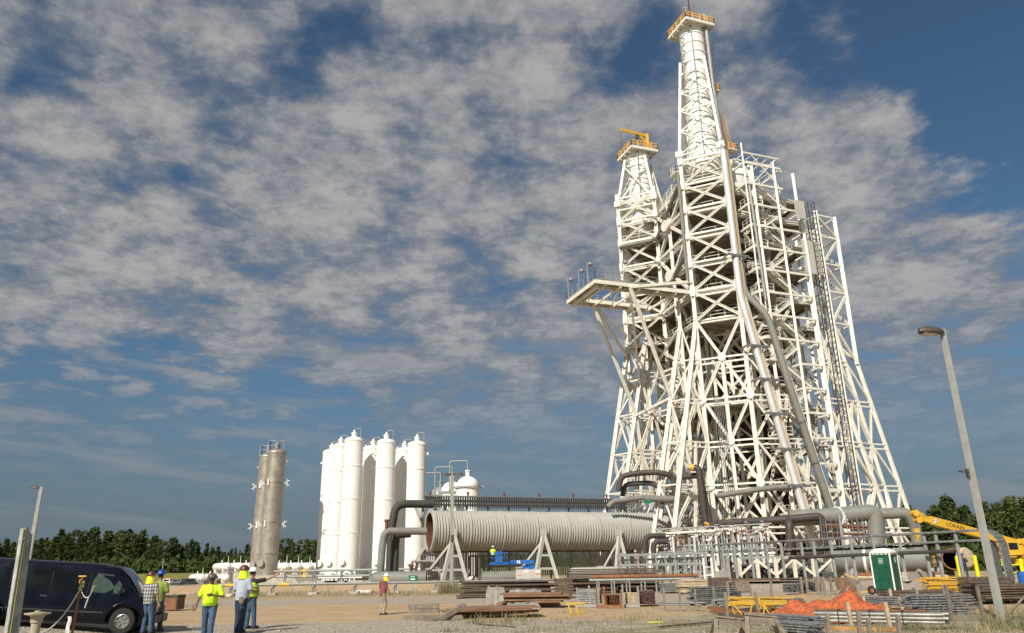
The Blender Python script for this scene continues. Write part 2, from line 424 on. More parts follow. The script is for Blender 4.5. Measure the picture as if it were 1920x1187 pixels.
# ---- right corner tower
UR = [z for z in (30.2, 36, 41, 45.5, 50, 53.6)]
for i, (za, zb) in enumerate(zip(UR, UR[1:])):
    xpanel(R2, R3, za, zb, .24, mode='/' if i % 2 else '\\', double=False, gs=False)
    xpanel(off(R2, bb*5), off(R3, bb*5), za, zb, .22, mode='\\' if i % 2 else '/', double=False, gs=False)
    xpanel(R3, off(R3, bb*5), za, zb, .22, mode='/', double=False, gs=False); xpanel(R2, off(R2, bb*5), za, zb, .22, mode='x', double=False, gs=False)
col('column', R2, 1, 54.2, .62, hb=False); col('column', R3, 30, 53.8, .55, hb=False)
col('column', off(R2, bb*5), 1, 54, .4, hb=False); col('column', off(R3, bb*5), 1, 53.6, .4, hb=False)
# ---- wall between left and front tower, upper part
Lm = line((0, 25.3, 110.6), (64, 25.3, 110.6))
col('column', Lm, 1, 58, .5)
for z in (40.6, 45.1, 49.7, 54, 57.6):
    for f1, f2, w_ in ((P0b, Lm, .35), (Lm, L5, .4), (P0, Lm, .35)): obj('girder', M().beam(f1(z), f2(z), w_), steel, T)
for za, zb in ((40.6, 49.7), (49.7, 57.6)):
    mb = M(); c = (Lm((za+zb)/2)); mb.cyl(c-V((.9, .35, 0)), c-V((.55, .2, 0)), .95, n=14, smooth=False)
    for f in (P0, L5): mb.beam(f(za), c, .42); mb.beam(f(zb), c, .42)
    obj('cross_brace', mb, steel, T)
# ---- lower part: vertical columns, splayed legs and their bracing
mid = off(P0, aa*3.2)
col('column', mid, 1, 30.2, .5)
col('column', D0, 1, 60, .42); col('column', R1, 1, 60, .42)
def kbr(f1, fm, f2, w=.3, start=0):
    for i, (za, zb) in enumerate(zip(LO, LO[1:])):
        mb = M()
        if (i+start) % 2 == 0:
            mb.hbeam(f1(za), fm(zb), w*1.35, .1, na); mb.hbeam(f2(za), fm(zb), w*1.35, .1, na); mb.cyl(fm(zb)-na*.32, fm(zb)-na*.28, .62, n=8, smooth=False)
        else:
            mb.hbeam(fm(za), f1(zb), w*1.35, .1, na); mb.hbeam(fm(za), f2(zb), w*1.35, .1, na)
            for f in (f1, f2): mb.cyl(f(zb)-na*.36, f(zb)-na*.32, .6, n=8, smooth=False)
        for dz in (0, .7): mb.beam(f1(zb-dz), fm(zb-dz), w*.8); mb.beam(fm(zb-dz), f2(zb-dz), w*.8)
        obj('cross_brace', mb, steel, T)
kbr(P0, mid, P1)
legE = line((0, 19.2, 102.0), (36, 26.7, 105.4)); legL2 = line((0, 16.7, 103.2), (36, 24.9, 107.6))
legL3 = line((0, 13.2, 112.0), (36, 21.0, 115.4)); legL4 = line((0, 11.2, 114.2), (36, 18.5, 117.9))
legD = line((0, 44.4, 105.2), (36, 36.4, 102.8)); legR = line((0, 53.2, 109.0), (36, 44.0, 105.6)); legR3 = line((0, 57.6, 112.0), (30.2, 50.5, 108.5))
legR2 = line((0, 54.6, 111.0), (36, 47.2, 107.0))
for f, w_ in ((legE, .56), (legL2, .5), (legL3, .52), (legL4, .54), (legD, .54), (legR, .54), (legR2, .46), (legR3, .54)):
    col('leg', f, .9, max(z for z, _, _ in f.pts), w_)
# rear row of legs deeper inside the stand, parallel to the front ones
for f, w_ in ((legE, .5), (legL2, .45)):
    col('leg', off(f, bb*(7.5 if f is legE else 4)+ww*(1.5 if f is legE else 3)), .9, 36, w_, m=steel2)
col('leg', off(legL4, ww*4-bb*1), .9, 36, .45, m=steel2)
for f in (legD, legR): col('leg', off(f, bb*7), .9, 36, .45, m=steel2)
col('column', L2, 1, 40, .5); col('column', L3, 1, 40, .5)
def ladder_br(f1, f2, k=0, w=.26, mid_=True, m=steel, lv=LO):
    """bracing between a splayed leg and its upright"""
    for i, (za, zb) in enumerate(zip(lv, lv[1:])):
        mb = M(); a, b, c, d = f1(za), f2(za), f1(zb), f2(zb)
        for dz in (0, .65): mb.beam(c-V((0, 0, dz)), d-V((0, 0, dz)), w*.8)
        if (c-d).length > 3.2:
            m_ = (c+d)/2
            if (a-b).length > 3.2: mb.beam((a+b)/2, m_, w*1.2)
            nr = (b-a).cross(a-c)
            if (i+k) % 2: mb.hbeam(a, m_, w*1.35, .09, nr); mb.hbeam(b, m_, w*1.35, .09, nr)
            else:
                q = (a+b)/2; mb.hbeam(q, c, w*1.35, .09, nr); mb.hbeam(q, d, w*1.35, .09, nr)
        else: mb.beam(b, c, w) if (i+k) % 2 else mb.beam(a, d, w)
        obj('cross_brace', mb, m, T)
ladder_br(legE, P0); ladder_br(legL2, L2, 1, m=steel); ladder_br(legL3, L3, 1); ladder_br(legL4, L4)
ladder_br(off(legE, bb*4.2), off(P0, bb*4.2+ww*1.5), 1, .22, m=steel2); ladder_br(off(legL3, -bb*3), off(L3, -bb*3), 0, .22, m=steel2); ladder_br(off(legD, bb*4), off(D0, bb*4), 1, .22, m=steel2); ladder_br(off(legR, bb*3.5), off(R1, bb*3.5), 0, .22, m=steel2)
midD = off(D0, (legD(0)-D0(0))*.0+ww*1.9)
ladder_br(legD, D0); ladder_br(legR, R1, 1); ladder_br(legR2, R2); ladder_br(legR3, legR2, 1, lv=LO[1:])
for f1, f2 in ((legE, legL2), (legL3, legL4), (legR, legR2)):
    for i, (za, zb) in enumerate(zip(LO, LO[1:])): xpanel(f1, f2, za, zb, .2, mode='/' if i % 2 else '\\', gs=False, double=False)
for f1, f2 in ((P1, D0),):
    for i, (za, zb) in enumerate(zip(LO, LO[1:])): xpanel(f1, f2, za, zb, .24, mode='x', gs=False, double=True)
for f1, f2 in ((L2, L3), (L3, L4)):
    for i, (za, zb) in enumerate(zip(LO, LO[1:])): xpanel(f1, f2, za, zb, .26, mode='x', gs=False, double=True)
for i, (za, zb) in enumerate(zip(LO[:-1], LO[1:])):
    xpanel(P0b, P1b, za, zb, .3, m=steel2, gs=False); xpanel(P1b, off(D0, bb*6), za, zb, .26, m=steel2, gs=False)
    xpanel(R1, R2, za, zb, .24, mode='/' if i % 2 else '\\', gs=False)
# interior grid of columns and bracing
grid = [[vert(*((V((30.0, 110.5, 0))+ww*(i*5.6)+bb*(j*5.4)).to_2d())) for j in range(4)] for i in range(4)]
for i in range(4):
    for j in range(4):
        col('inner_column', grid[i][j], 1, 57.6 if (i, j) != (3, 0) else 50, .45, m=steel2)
for i in range(4):
    for j in range(3):
        mb = M()
        for k, (za, zb) in enumerate(zip(LO[:-1]+UP[:-1], LO[1:]+UP[1:])):
            a, b_ = grid[i][j], grid[i][j+1]; za, zb = max(za, zb), min(za, zb)
            wb_ = .34 if i == 0 else .22; mb.beam(a(za), b_(zb), wb_); mb.beam(a(zb), b_(za), wb_) if k % 2 or i == 0 else None; mb.beam(a(zb), b_(zb), .28)
        obj('inner_brace', mb, steel if i == 0 else steel2, T)  # first row takes the lighter steel so that it looks lit
        mb = M()
        for k, (za, zb) in enumerate(zip(LO[:-1]+UP[:-1], LO[1:]+UP[1:])):
            a, b_ = grid[j][i], grid[j+1][i]; za, zb = max(za, zb), min(za, zb)
            wb_ = .34 if i == 0 else .22; mb.beam(a(zb), b_(za), wb_); mb.beam(a(za), b_(zb), wb_) if k % 2 == 0 or i == 0 else None; mb.beam(a(zb), b_(zb), .28)
        obj('inner_brace', mb, steel if i == 0 else steel2, T)
# test cell and run tanks; the cell is coloured dark to darken the interior
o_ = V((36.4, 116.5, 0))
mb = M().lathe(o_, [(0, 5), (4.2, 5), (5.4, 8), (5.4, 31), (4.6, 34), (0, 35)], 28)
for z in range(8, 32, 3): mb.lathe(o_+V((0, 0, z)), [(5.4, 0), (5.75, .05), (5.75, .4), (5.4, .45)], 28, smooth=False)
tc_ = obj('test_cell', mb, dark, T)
for dx, dy in ((-3.6, 4), (4.5, 2.4)):
    mb = M().lathe(o_+V((dx, dy, 0)), [(0, 41), (2.2, 42), (2.6, 43.5), (2.6, 50), (0, 52)], 20); obj('run_tank', mb, grey, T)
mb = M(); c = V((33.6, 106.0, 0))
mb.lathe(V((38.2, 107.2, 0)), [(0, 38.6), (.9, 39), (1.15, 40), (1.15, 47.4), (.8, 48.6), (0, 49)], 18); obj('surge_vessel', mb, grey, T)
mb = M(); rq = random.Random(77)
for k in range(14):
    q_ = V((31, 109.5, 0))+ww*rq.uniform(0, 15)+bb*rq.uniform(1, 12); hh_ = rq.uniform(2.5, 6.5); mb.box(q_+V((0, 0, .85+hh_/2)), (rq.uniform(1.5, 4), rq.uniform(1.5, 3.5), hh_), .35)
obj('added_dark_box', mb, dark, T)  # dark boxes added between the legs so the stand's interior reads darker
for z_, s_ in ((18.5, 3.2), (12.6, 3.6)):
    obj('catwalk', M().prism([tuple(((V((37, 115, 0))+ww*a_*s_*1.9+bb*b_*s_*1.9)).to_2d()) for a_, b_ in ((-1, -1), (1, -1), (1, 1), (-1, 1))], z_-.15, z_), deckm, T)
# floor decks
back = [(44, 128), (28, 131.5)]
def poly(z): return [tuple(P0(z).to_2d()), tuple(P1(z).to_2d()), (35.2, 106.0), (43.0, 108.8), (47.2, 110)]+back+[tuple(L4b(z).to_2d()), tuple(L4(z).to_2d()), tuple(L5(z).to_2d())]
def shrink(pl, k=.3):
    cx = sum(p[0] for p in pl)/len(pl); cy = sum(p[1] for p in pl)/len(pl)
    return [(cx+(x-cx)*(1-k/12), cy+(y-cy)*(1-k/12)) for x, y in pl]
for z in (24.1, 36.2, 40.4, 45.3, 49.4, 53.7, 57.5):
    pl = shrink(poly(z), .5 if z > 36 else 1.6); mb = M().prism(pl, z-.22, z)
    for k in range(9):                                       # joists under the plate
        p = V((*pl[0], z-.45)).lerp(V((*pl[8], z-.45)), k/8); mb.beam(p+ww*.6+V((.5, .5, 0)), p+ww*14.5, .18, .4)
    dk = obj('floor_deck', mb, deckm, T)
    eg = M()
    for u_, v_ in zip(pl, pl[1:]+pl[:1]): eg.hbeam(V((*u_, z-.3)), V((*v_, z-.3)), .5, .09, V((0, 0, 1)).cross(V((*v_, 0))-V((*u_, 0))))
    obj('edge_girder', eg, steel, dk)
    if z > 36:
        r_ = M().rail([V((*p, z+.02)) for p in (pl[9], pl[0], pl[1], pl[2], pl[3])], 1.1, 2.0, .055); obj('guard_rail', r_, steel, dk)
# deck of the front and left tower heads, where the stacks stand
for f, z in ((P0, 58.3), (L4, 53.9)):
    q = [f(z), f(z)+aa*6.4, f(z)+aa*6.4+na*6.4, f(z)+na*6.4]
    dk = obj('floor_deck', M().prism([(p.x, p.y) for p in reversed(q)], z, z+.25), deckm, T)
    obj('guard_rail', M().rail([V((p.x, p.y, z+.26)) for p in q+[q[0]]], 1.1, 1.6, .06), steel, dk)
# clutter of pipework and machinery on the decks
r = random.Random(5)
for z in (1.2, 24.3, 40.6, 45.5, 49.6, 53.9):
    mb = M()
    for k in range(16):
        p = V((30, 107.5, z))+ww*r.uniform(0, 14)+bb*r.uniform(0, 14); q = p+(ww if r.random() < .5 else bb)*r.uniform(2, 7)
        zz_ = r.uniform(.6, 3.6); mb.pipe([p, p+V((0, 0, zz_)), q+V((0, 0, zz_)), q], r.uniform(.12, .34), n=8)
    for k in range(8):
        p = V((30, 107.5, z))+ww*r.uniform(0, 14)+bb*r.uniform(0, 12); mb.box(p+V((0, 0, .9)), (r.uniform(.8, 2.4), r.uniform(.8, 1.8), 1.8), .35)
    obj('pipework', mb, grey, T)
# star nodes on the front faces of the core
for f1, f2, d_ in ((P0b, P1b, na), (off(D0, bb*3), off(R1, bb*3), bb), (off(Lm, ww*.8), off(P0b, V((0, 0, 0))), bb)):
    fm = line(*[(z_, (f1(z_).x+f2(z_).x)/2, (f1(z_).y+f2(z_).y)/2) for z_ in (0, 64)])
    col('inner_column', fm, 1, 57, .4)
    lv = [57.6, 49.7, 40.6, 30.2, 18.4, 6.9]
    for za, zb in zip(lv, lv[1:]):
        zm = (za+zb)/2; mb = M()
        for f in (f1, f2):
            for zz_ in (za, zb): mb.hbeam(fm(zm), f(zz_), .36, .08, d_)
            mb.beam(fm(zm), f(zm), .26)
        mb.cyl(fm(zm)-d_*.25, fm(zm)-d_*.2, .7, n=8, smooth=False); obj('cross_brace', mb, steel, T)
# stair and lift frame on the right hand face
S0 = D0; PR = .55
zs = [60-i*3.45 for i in range(17)]
m3 = off(D0, (R1(0)-D0(0))*.5)
for f, zt in ((D0, 59.6), (m3, 61), (R1, 54)):
    col('column', off(f, -bb*PR), 31 if f is D0 else 1, zt, .34, hb=False)
col('column', off(D0, -bb*PR-ww*1.4), 36, 63.3, .2, hb=False)
for i, z in enumerate(zs):
    a = D0(z)-bb*PR-ww*1.3 if z > 30 else m3(z)-bb*PR; e = R1(z)-bb*PR if i > 1 else m3(z)-bb*PR+ww*1.2
    mb = M().beam(a, e, .22, .3); mb.beam(a, a+bb*(2+PR), .24, .3); mb.beam(e, e+bb*2.6, .2, .26)
    obj('girder', mb, steel, T)
    if i < 1 or z < 6: continue
    q = [D0(z)-bb*(PR-.1)-ww*1.2, D0(z)-bb*(PR-.1)+ww*1.2, D0(z)+bb*1.6+ww*1.2, D0(z)+bb*1.6-ww*1.2]
    ld = obj('stair_landing', M().prism([(p.x, p.y) for p in q], z+.16, z+.22), steel2, T)
    obj('guard_rail', M().rail([V((p.x, p.y, z+.24)) for p in (q[3], q[0], q[1])], 1.1, 1.0, .05), steel, ld)
    p = D0(z)+bb*.5+ww*1.2; q_ = D0(z+3.45)+bb*.5+ww*6.0 if i % 2 else D0(z)+bb*.5+ww*6.0; p_ = p if i % 2 else D0(z+3.45)+bb*.5+ww*1.2
    mb = M()
    for s_ in (-.45, .45):
        mb.beam(p_+bb*s_+V((0, 0, .2)), q_+bb*s_+V((0, 0, .2)), .07, .28)
        for hh in (.6, 1.1): mb.beam(p_+bb*s_+V((0, 0, hh)), q_+bb*s_+V((0, 0, hh)), .05)
    for k in range(15): c = p_.lerp(q_, (k+.5)/15)+V((0, 0, .25)); mb.beam(c-bb*.45, c+bb*.45, .24, .04)
    obj('stair_flight', mb, steel, T)
mb = M()                                                     # roof of the stair frame
for k in range(5): c = D0(61.5)-bb*PR-ww*1.2+ww*k*1.5; mb.beam(c, c+bb*4, .14)
for bq in (-PR, 1.6): mb.beam(D0(61.7)+bb*bq-ww*1.5, D0(61.7)+bb*bq+ww*5.2, .22)
mb.beam(D0(56.8)-bb*PR, D0(61.5)-bb*PR+ww*4.6, .16); mb.beam(D0(61.5)-bb*PR+ww*.2, D0(56.8)-bb*PR+ww*4.6, .16)
obj('stair_roof', mb, steel, T)
# clad panels near the top right, hoist mast
for p, s_, z in ((m3(0)+ww*2.6-bb*2.0, (1.8, .12, 3), 52.6), (R1(0)+ww*.9-bb*.5, (3.2, .12, 5.4), 45.8)):
    mb = M().box(p+V((0, 0, z)), s_, .35)
    for k in range(8): mb.box(p+V((0, 0, z))+ww*((k-3.5)*s_[0]/8.2)-bb*.08, (.07, .09, s_[2]-.1), .35)
    obj('cladding_panel', mb, ribm, T)
hm = M(); c0 = V((46.0, 105.9, 0))
for dx, dy in ((-.5, -.5), (.5, -.5), (-.5, .5), (.5, .5)): hm.beam(c0+V((dx, dy, 1)), c0+V((dx, dy, 55)), .1)
for k in range(60): hm.beam(c0+V((-.5, -.5, 1+k*.9)), c0+V((.5, -.5, 1.9+k*.9)), .045); hm.beam(c0+V((-.5, -.5, 1.9+k*.9)), c0+V((.5, -.5, 1.9+k*.9)), .045)
obj('lift_mast', hm, dark, T)

# ---- the two exhaust stacks and their cages
# 
def stack(cx, cy, corners, z0, zc, zt, w_, r0, r1, legtop, zleg, cap, big):
    st = M(); n = 14
    prof = [(0, z0-2.2), (r0*.55, z0-2.0), (r0*.95, z0-1.2), (r0*1.1, z0), (r0*1.02, z0+1.2)]
    for k in range(n+1):
        z = z0+1.6+(zt-z0-1.6)*k/n; rr_ = r0*1.06+(r1-r0*1.06)*min(1, k/(n*.45))
        prof += [(rr_, z), (rr_+.13, z+.03), (rr_+.13, z+.22), (rr_, z+.25)]
    prof += [(r1, zt+.3), (0, zt+.3)]
    s_ = obj('exhaust_stack', st.lathe((cx, cy, 0), prof, 32), white, T)
    vp = M(); d_ = (V((cx, cy, 0))*-1).normalized()
    vp.tube([V((cx, cy, z0+1))+d_*(r0+.45), V((cx, cy, zt-.3))+d_*(r1+.35)], .09, 6); obj('cable_conduit', vp, galvp, s_)
    mb = M()
    for k in range(5 if big else 2):                          # looped brackets on the left side
        z = zt-2.6-k*2.5; c = V((cx, cy, z))-ww*(r1+.0)-bb*.6
        mb.tube([c+V((0, 0, 1.1)), c-ww*.7+V((0, 0, .75)), c-ww*.95, c-ww*.7-V((0, 0, .75)), c-V((0, 0, 1.1))], .05, 6); mb.beam(c, c-ww*1.05, .14)
    obj('cable_loop', mb, galvp, s_)
    for p in corners:
        q = V((cx, cy, 0))+(V((p.x, p.y, 0))-V((cx, cy, 0)))*legtop; q.z = zleg
        mb = M().beam(V((p.x, p.y, zc)), q, .42, .42, aa); mb.box((p.x, p.y, zc), (1.1, 1.1, 1.0), atan2(aa.y, aa.x)); obj('cage_leg', mb, steel, T)
    lv = [zc, zc+4.3, zc+8.2, zc+11.6, zleg-2.2, zleg] if big else [zc, zleg-1.4, zleg]
    def cf(i, z):
        p = corners[i]; k = (z-zc)/(zleg-zc)*(1-legtop); return V((cx+(p.x-cx)*(1-k), cy+(p.y-cy)*(1-k), z))
    for i in range(4):
        mb = M()
        for za, zb in zip(lv, lv[1:]):
            a0, a1, b0, b1 = cf(i, za), cf(i, zb), cf((i+1) % 4, za), cf((i+1) % 4, zb)
            if zb != zleg and i != 2: mb.beam(a0, b1, .15 if big else .2); mb.beam(b0, a1, .15 if big else .2)
            if i != 2: mb.beam(a0, b0, .18); mb.beam(a1, b1, .16)
        mb.beam(cf(i, zc)-V((0, 0, 1.1)), cf((i+1) % 4, zc)-V((0, 0, 1.1)), .24)
        obj('cross_brace', mb, steel, T)
    # head platform, square to the stand
    hw = 2.75 if big else 2.6; c = V((cx, cy, zt-.2))
    q = [c-ww*hw-bb*hw, c+ww*hw-bb*hw, c+ww*hw+bb*hw, c-ww*hw+bb*hw]
    mb = M().prism([(p.x, p.y) for p in q], c.z, c.z+.12)
    for i in range(4): mb.beam(q[i], q[(i+1) % 4], .14, .5)
    for k in (-.55, 0, .55): mb.beam(c+ww*hw*k-bb*hw-V((0, 0, .2)), c+ww*hw*k+bb*hw-V((0, 0, .2)), .12, .3); mb.beam(c+bb*hw*k-ww*hw-V((0, 0, .45)), c+bb*hw*k+ww*hw-V((0, 0, .45)), .12, .3)
    pf = obj('head_platform', mb, steel, s_)
    obj('guard_rail', M().rail([V((p.x, p.y, c.z+.14)) for p in q+[q[0]]], 1.15, 1.25, .13), ocher, T)
    return s_
fc = [P0(0), P1(0), P1b(0), P0b(0)]; lc = [L4(0), L5(0), L5b(0), L4b(0)]
FX, FY = 31.0, 106.9; LX, LY = 22.75, 119.4
sf = stack(FX, FY, fc, 61.3, 63.4, 88.2, 0, 2.4, 1.95, .60, 81, 1, True)
sl_ = stack(LX, LY, lc, 57.0, 61.3, 71.9, 0, 2.5, 1.95, .56, 70.3, 1, False)
mb = M().pipe([P1(36)-na*.9+ww*.3+V((0, 0, 2)), P1(62)-na*.9+ww*.3, V((FX, FY, 76))+ww*2.2-bb*1.3, V((FX, FY, 90.4))+ww*1.5-bb*2.1, V((FX, FY, 90.6))+ww*2.0-bb*.2, V((FX, FY, 88.5))+ww*1.7+bb*.3], .33, bend=1.6)
obj('vent_pipe', mb, galvp, T)
obj('lightning_mast', M().cyl((FX+.4, FY+1, 88), (FX+.4, FY+1, 97), .16, .1, 8), rustin, T)
obj('vent_nozzle', M().cyl(V((FX, FY, 88))-ww*2.2-bb*2.2, V((FX, FY, 90.3))-ww*2.2-bb*2.2, .15).box(V((FX, FY, 90.4))-ww*2.3-bb*2.2, (.6, .3, .25)), galvp, T)
for (zt, zb, kx, kb) in ((87, 77.3, 2.5, 0), (73, 66.2, 4.0, .5)):                      # caged ladders on the right
    mb = M(); c = V((FX, FY, 0))+ww*kx+bb*kb; c2 = c+ww*(.9 if zt < 80 else .2)
    for s_ in (-.25, .25): mb.beam(c+bb*s_+V((0, 0, zt)), c2+bb*s_+V((0, 0, zb)), .07)
    for k in range(9):
        z = zb+(zt-zb)*k/8; cc = c2.lerp(c, k/8)+V((0, 0, z)); mb.tube([cc-bb*.4, cc-bb*.35+ww*.55, cc+ww*.85, cc+bb*.35+ww*.55, cc+bb*.4], .045, 5)
    for s_ in (-.35, 0, .35): mb.beam(c+bb*s_+ww*.8+V((0, 0, zt)), c2+bb*s_+ww*.8+V((0, 0, zb)), .05)
    obj('caged_ladder', mb, ocher, T)
for z, kx in ((76.6, 3.0), (65.8, 5.0)):
    c = V((FX, FY, z))+ww*kx; mb = M().box(c, (1.7, 1.9, .16), .35); mb.box(c-V((0, 0, .3)), (1.6, .12, .5), .35); pf = obj('ladder_platform', mb, steel2, T)
    q = [c-ww*.8-bb*.9, c+ww*.8-bb*.9, c+ww*.8+bb*.9]; obj('guard_rail', M().rail(q, 1.1, .9, .1), ocher, pf)
# jib hoist on the left head
mb = M(); c = V((LX, LY, 71.7))+ww*1.7-bb*.8
mb.beam(c, c+V((0, 0, 4.2)), .5, .6); mb.beam(c+V((0, 0, 3.9))+ww*.3, c+V((0, 0, 3.9))-ww*5.4-bb*.4, .22, .45); mb.beam(c+V((0, 0, 2.2)), c+V((0, 0, 3.7))-ww*1.5, .3, .35)
jb = obj('jib_hoist', mb, yellow, T)
mb = M().cyl(c+V((0, 0, 3.7))-ww*2, c+V((0, 0, 1.6))-ww*2, .05, n=6); mb.box(c+V((0, 0, 3.3))-ww*2, (.5, .4, .7)); mb.cyl(c+V((0, 0, 3.8))-ww*5.2, c+V((0, 0, .2))-ww*5.2, .03, n=5); obj('hoist_chain', mb, dark, jb)
# dome tank behind the front stack
mb = M().lathe((36.3, 114.0, 0), [(0, 66.9), (1.2, 66.75), (2.6, 66), (3.7, 64.7), (4.2, 63.2), (4.25, 62.9), (4.4, 62.85), (4.4, 62.5), (4.2, 62.4), (4.0, 60.6), (4.3, 60.5), (4.3, 60.1), (3.6, 59.7), (3.2, 58), (0, 57.6)], 36)
obj('dome_tank', mb, white, T)
# rising gantry stairs between the left head and the roof
mb = M(); p, q = L5(57)+bb*1, P0b(63.4)-ww*.5
for s_ in (0, 1.6):
    mb.rail([p+bb*s_, q+bb*s_], 1.3, 1.4, .07); mb.beam(p+bb*s_-V((0, 0, 1.6)), q+bb*s_-V((0, 0, 1.6)), .18); 
    for k in range(6): a = (p+bb*s_).lerp(q+bb*s_, k/6); b_ = (p+bb*s_).lerp(q+bb*s_, (k+1)/6); mb.beam(a-V((0, 0, 1.6)), b_, .12)
for k in range(22): a = p.lerp(q, k/22); mb.beam(a, a+bb*1.6, .3, .06)
obj('gantry_stair', mb, steel, T)
mb = M(); c = q+V((0, 0, 0)); mb.rail([c-ww*2, c+ww*1, c+ww*1+bb*2, c-ww*2+bb*2, c-ww*2], 1.2, 1, .08); mb.box(c-ww*.5+bb, (3, 2, .15), .35); obj('guard_rail', mb, steel, T)
# ---- cantilevered work platform on the left
NP, FP = V((11.8, 100.4, 41)), V((8.4, 109.1, 41))
near2 = P0(41)-aa*.4; far2 = L4(41)-na*1.5-ww*.4+V((1, -1, 0))
mb = M()
def deckstrip(mb, p, q, wd_, side): mb.prism([(v.x, v.y) for v in (p, q, q+side*wd_, p+side*wd_)], p.z-.12, p.z)
u = (near2-NP).normalized(); v = (FP-NP).normalized(); L_ = (near2-NP).length
deckstrip(mb, NP, NP+u*L_, 2.0, v); deckstrip(mb, FP-v*1.6, FP-v*1.6+u*13, 1.6, v); deckstrip(mb, NP, NP+u*2.0, (FP-NP).length, v) if 0 else mb.prism([(q_.x, q_.y) for q_ in (NP, NP+u*1.9, FP+u*1.9, FP)], 40.9, 41.02)
wp = obj('work_platform', mb, deckm, T)
mb = M()
for p, q in ((NP, NP+u*L_), (NP+v*2, NP+v*2+u*L_), (FP, FP+u*13), (FP-v*1.6, FP-v*1.6+u*13), (NP, FP), (NP+u*1.9, FP+u*1.9)): mb.beam(p-V((0, 0, .42)), q-V((0, 0, .42)), .2, .55)
for k in range(5):
    a = NP+u*(4+k*3)-V((0, 0, .8)); mb.beam(a, a+v*(9.4 if k < 4 else 5), .2, .35)
    if k < 4: mb.beam(a, a+u*3+v*9, .16)
a = NP+u*.6+v*.5-V((0, 0, .9)); mb.beam(a, a+v*8.8+u*.2, .25, .45)
obj('platform_girder', mb, steel, wp)
obj('guard_rail', M().rail([NP+u*10, NP, FP, FP+u*12], 1.25, 1.7, .07), galvp, wp)
obj('guard_rail', M().rail([NP+u*1.9+v*2.0, NP+u*(L_-1)+v*2], 1.1, 1.9, .06), galvp, wp)
for a, b_, w_ in ((NP+u*5.5, legL2(25), .38), (NP+u*4+v*8.6, legL3(24.5), .38), (NP+u*5.5, legL3(29), .3), (legL2(25), legL3(24), .35), (NP+u*5.5, P0(42.2), .4), (NP+u*4+v*8.6, L4(34), .3), (NP+u*4+v*8.6, L4(38), .25)):
    a = V(a); a.z -= .7 if a.z > 40 else 0; obj('platform_strut', M().beam(a, b_, w_), steel, wp)
for p in (NP+v*2.2, NP+v*5, FP-v*.6, NP+u*4.5):
    mb = M().cyl(p, p+V((0, 0, 3.3)), .07, n=6); mb.beam(p+V((0, 0, 3.2)), p+u*.5+V((0, 0, 3.35)), .08); mb.ell(p+u*.5+V((0, 0, 3.1)), (.38, .38, .32), 10, 6); obj('floodlight', mb, galvp, wp)

# ---- big pipes that run down the outside
Q = P1(0)-na*1.1+ww*.4
end = A(1527, 1025, 101.5)
pts = [Q+V((0, 0, 62)), Q+V((0, 0, 38.6)), end, end-V((0, 0, 2.5))]
sp_ = obj('steam_pipe', M().pipe(pts, .48, n=16, bend=1.2), chrome, T)
pts2 = [p+ww*1.05+bb*.3 for p in pts]; pts2[0].z = 60
obj('steam_pipe', M().pipe(pts2, .24, n=10, bend=1), chrome, T)
obj('instrument_line', M().pipe([p+ww*.62-bb*.22 for p in pts], .05, n=6), ocher, T)
for k in range(7):
    d = (pts[2]-pts[1]); c = pts[1]+d*((k+.6)/7.2) if k else pts[1]+V((0, 0, 6)); mb = M()
    for q in (0,): mb.beam(c-ww*1.6-bb*.5, c+ww*1.9-bb*.5, .22, .3); mb.beam(c-ww*1.6-bb*.5, c-ww*1.2+bb*1.5, .2); mb.beam(c+ww*1.9-bb*.5, c+ww*1.5+bb*1.5, .2); mb.lathe(c, [(.5, -.15), (.62, -.15), (.62, .15), (.5, .15)], 14, d, False)
    obj('pipe_bracket', mb, galv, T)
gp = [A(1386, 470, 103.4), A(1396, 548, 102.6), A(1440, 594, 101.2), A(1480, 720, 100.2), A(1560, 960, 101.2), A(1578, 1035, 101.6)]
obj('exhaust_pipe', M().pipe(gp, .46, n=16, bend=1.2), grey, T)
for k in (.3, .62): c = gp[3].lerp(gp[4], k); obj('pipe_flange', M().lathe(c, [(.5, -.12), (.58, -.12), (.58, .12), (.5, .12)], 16, gp[4]-gp[3], False), grey, T)
obj('vent_pipe', M().pipe([A(1405, 348, 101.5), A(1436, 563, 101.3)], .2, n=8), galvp, T)
obj('drain_pipe', M().pipe([P0(60)-ww*.7, P0(42)-ww*.7], .26, n=8), grey, T)
obj('drain_pipe', M().pipe([L4(53.2)-aa*.1-na*.6, L5(53.2)-na*.7, P0(58.5)-ww*.6, P0(50)-ww*.65], .3, n=8, bend=1), grey, T)
obj('drain_pipe', M().pipe([L5(43)-na*.3, P0(46.5)-ww*.65], .3, n=8), grey, T)
# hanging cables
mb = M()
for k in range(6): a = A(1339+k*3, 745, 103.2); mb.cyl(a, A(1358+k*5, 985, 103.0), .045, n=5)
obj('hoist_cable', mb, galv, T)
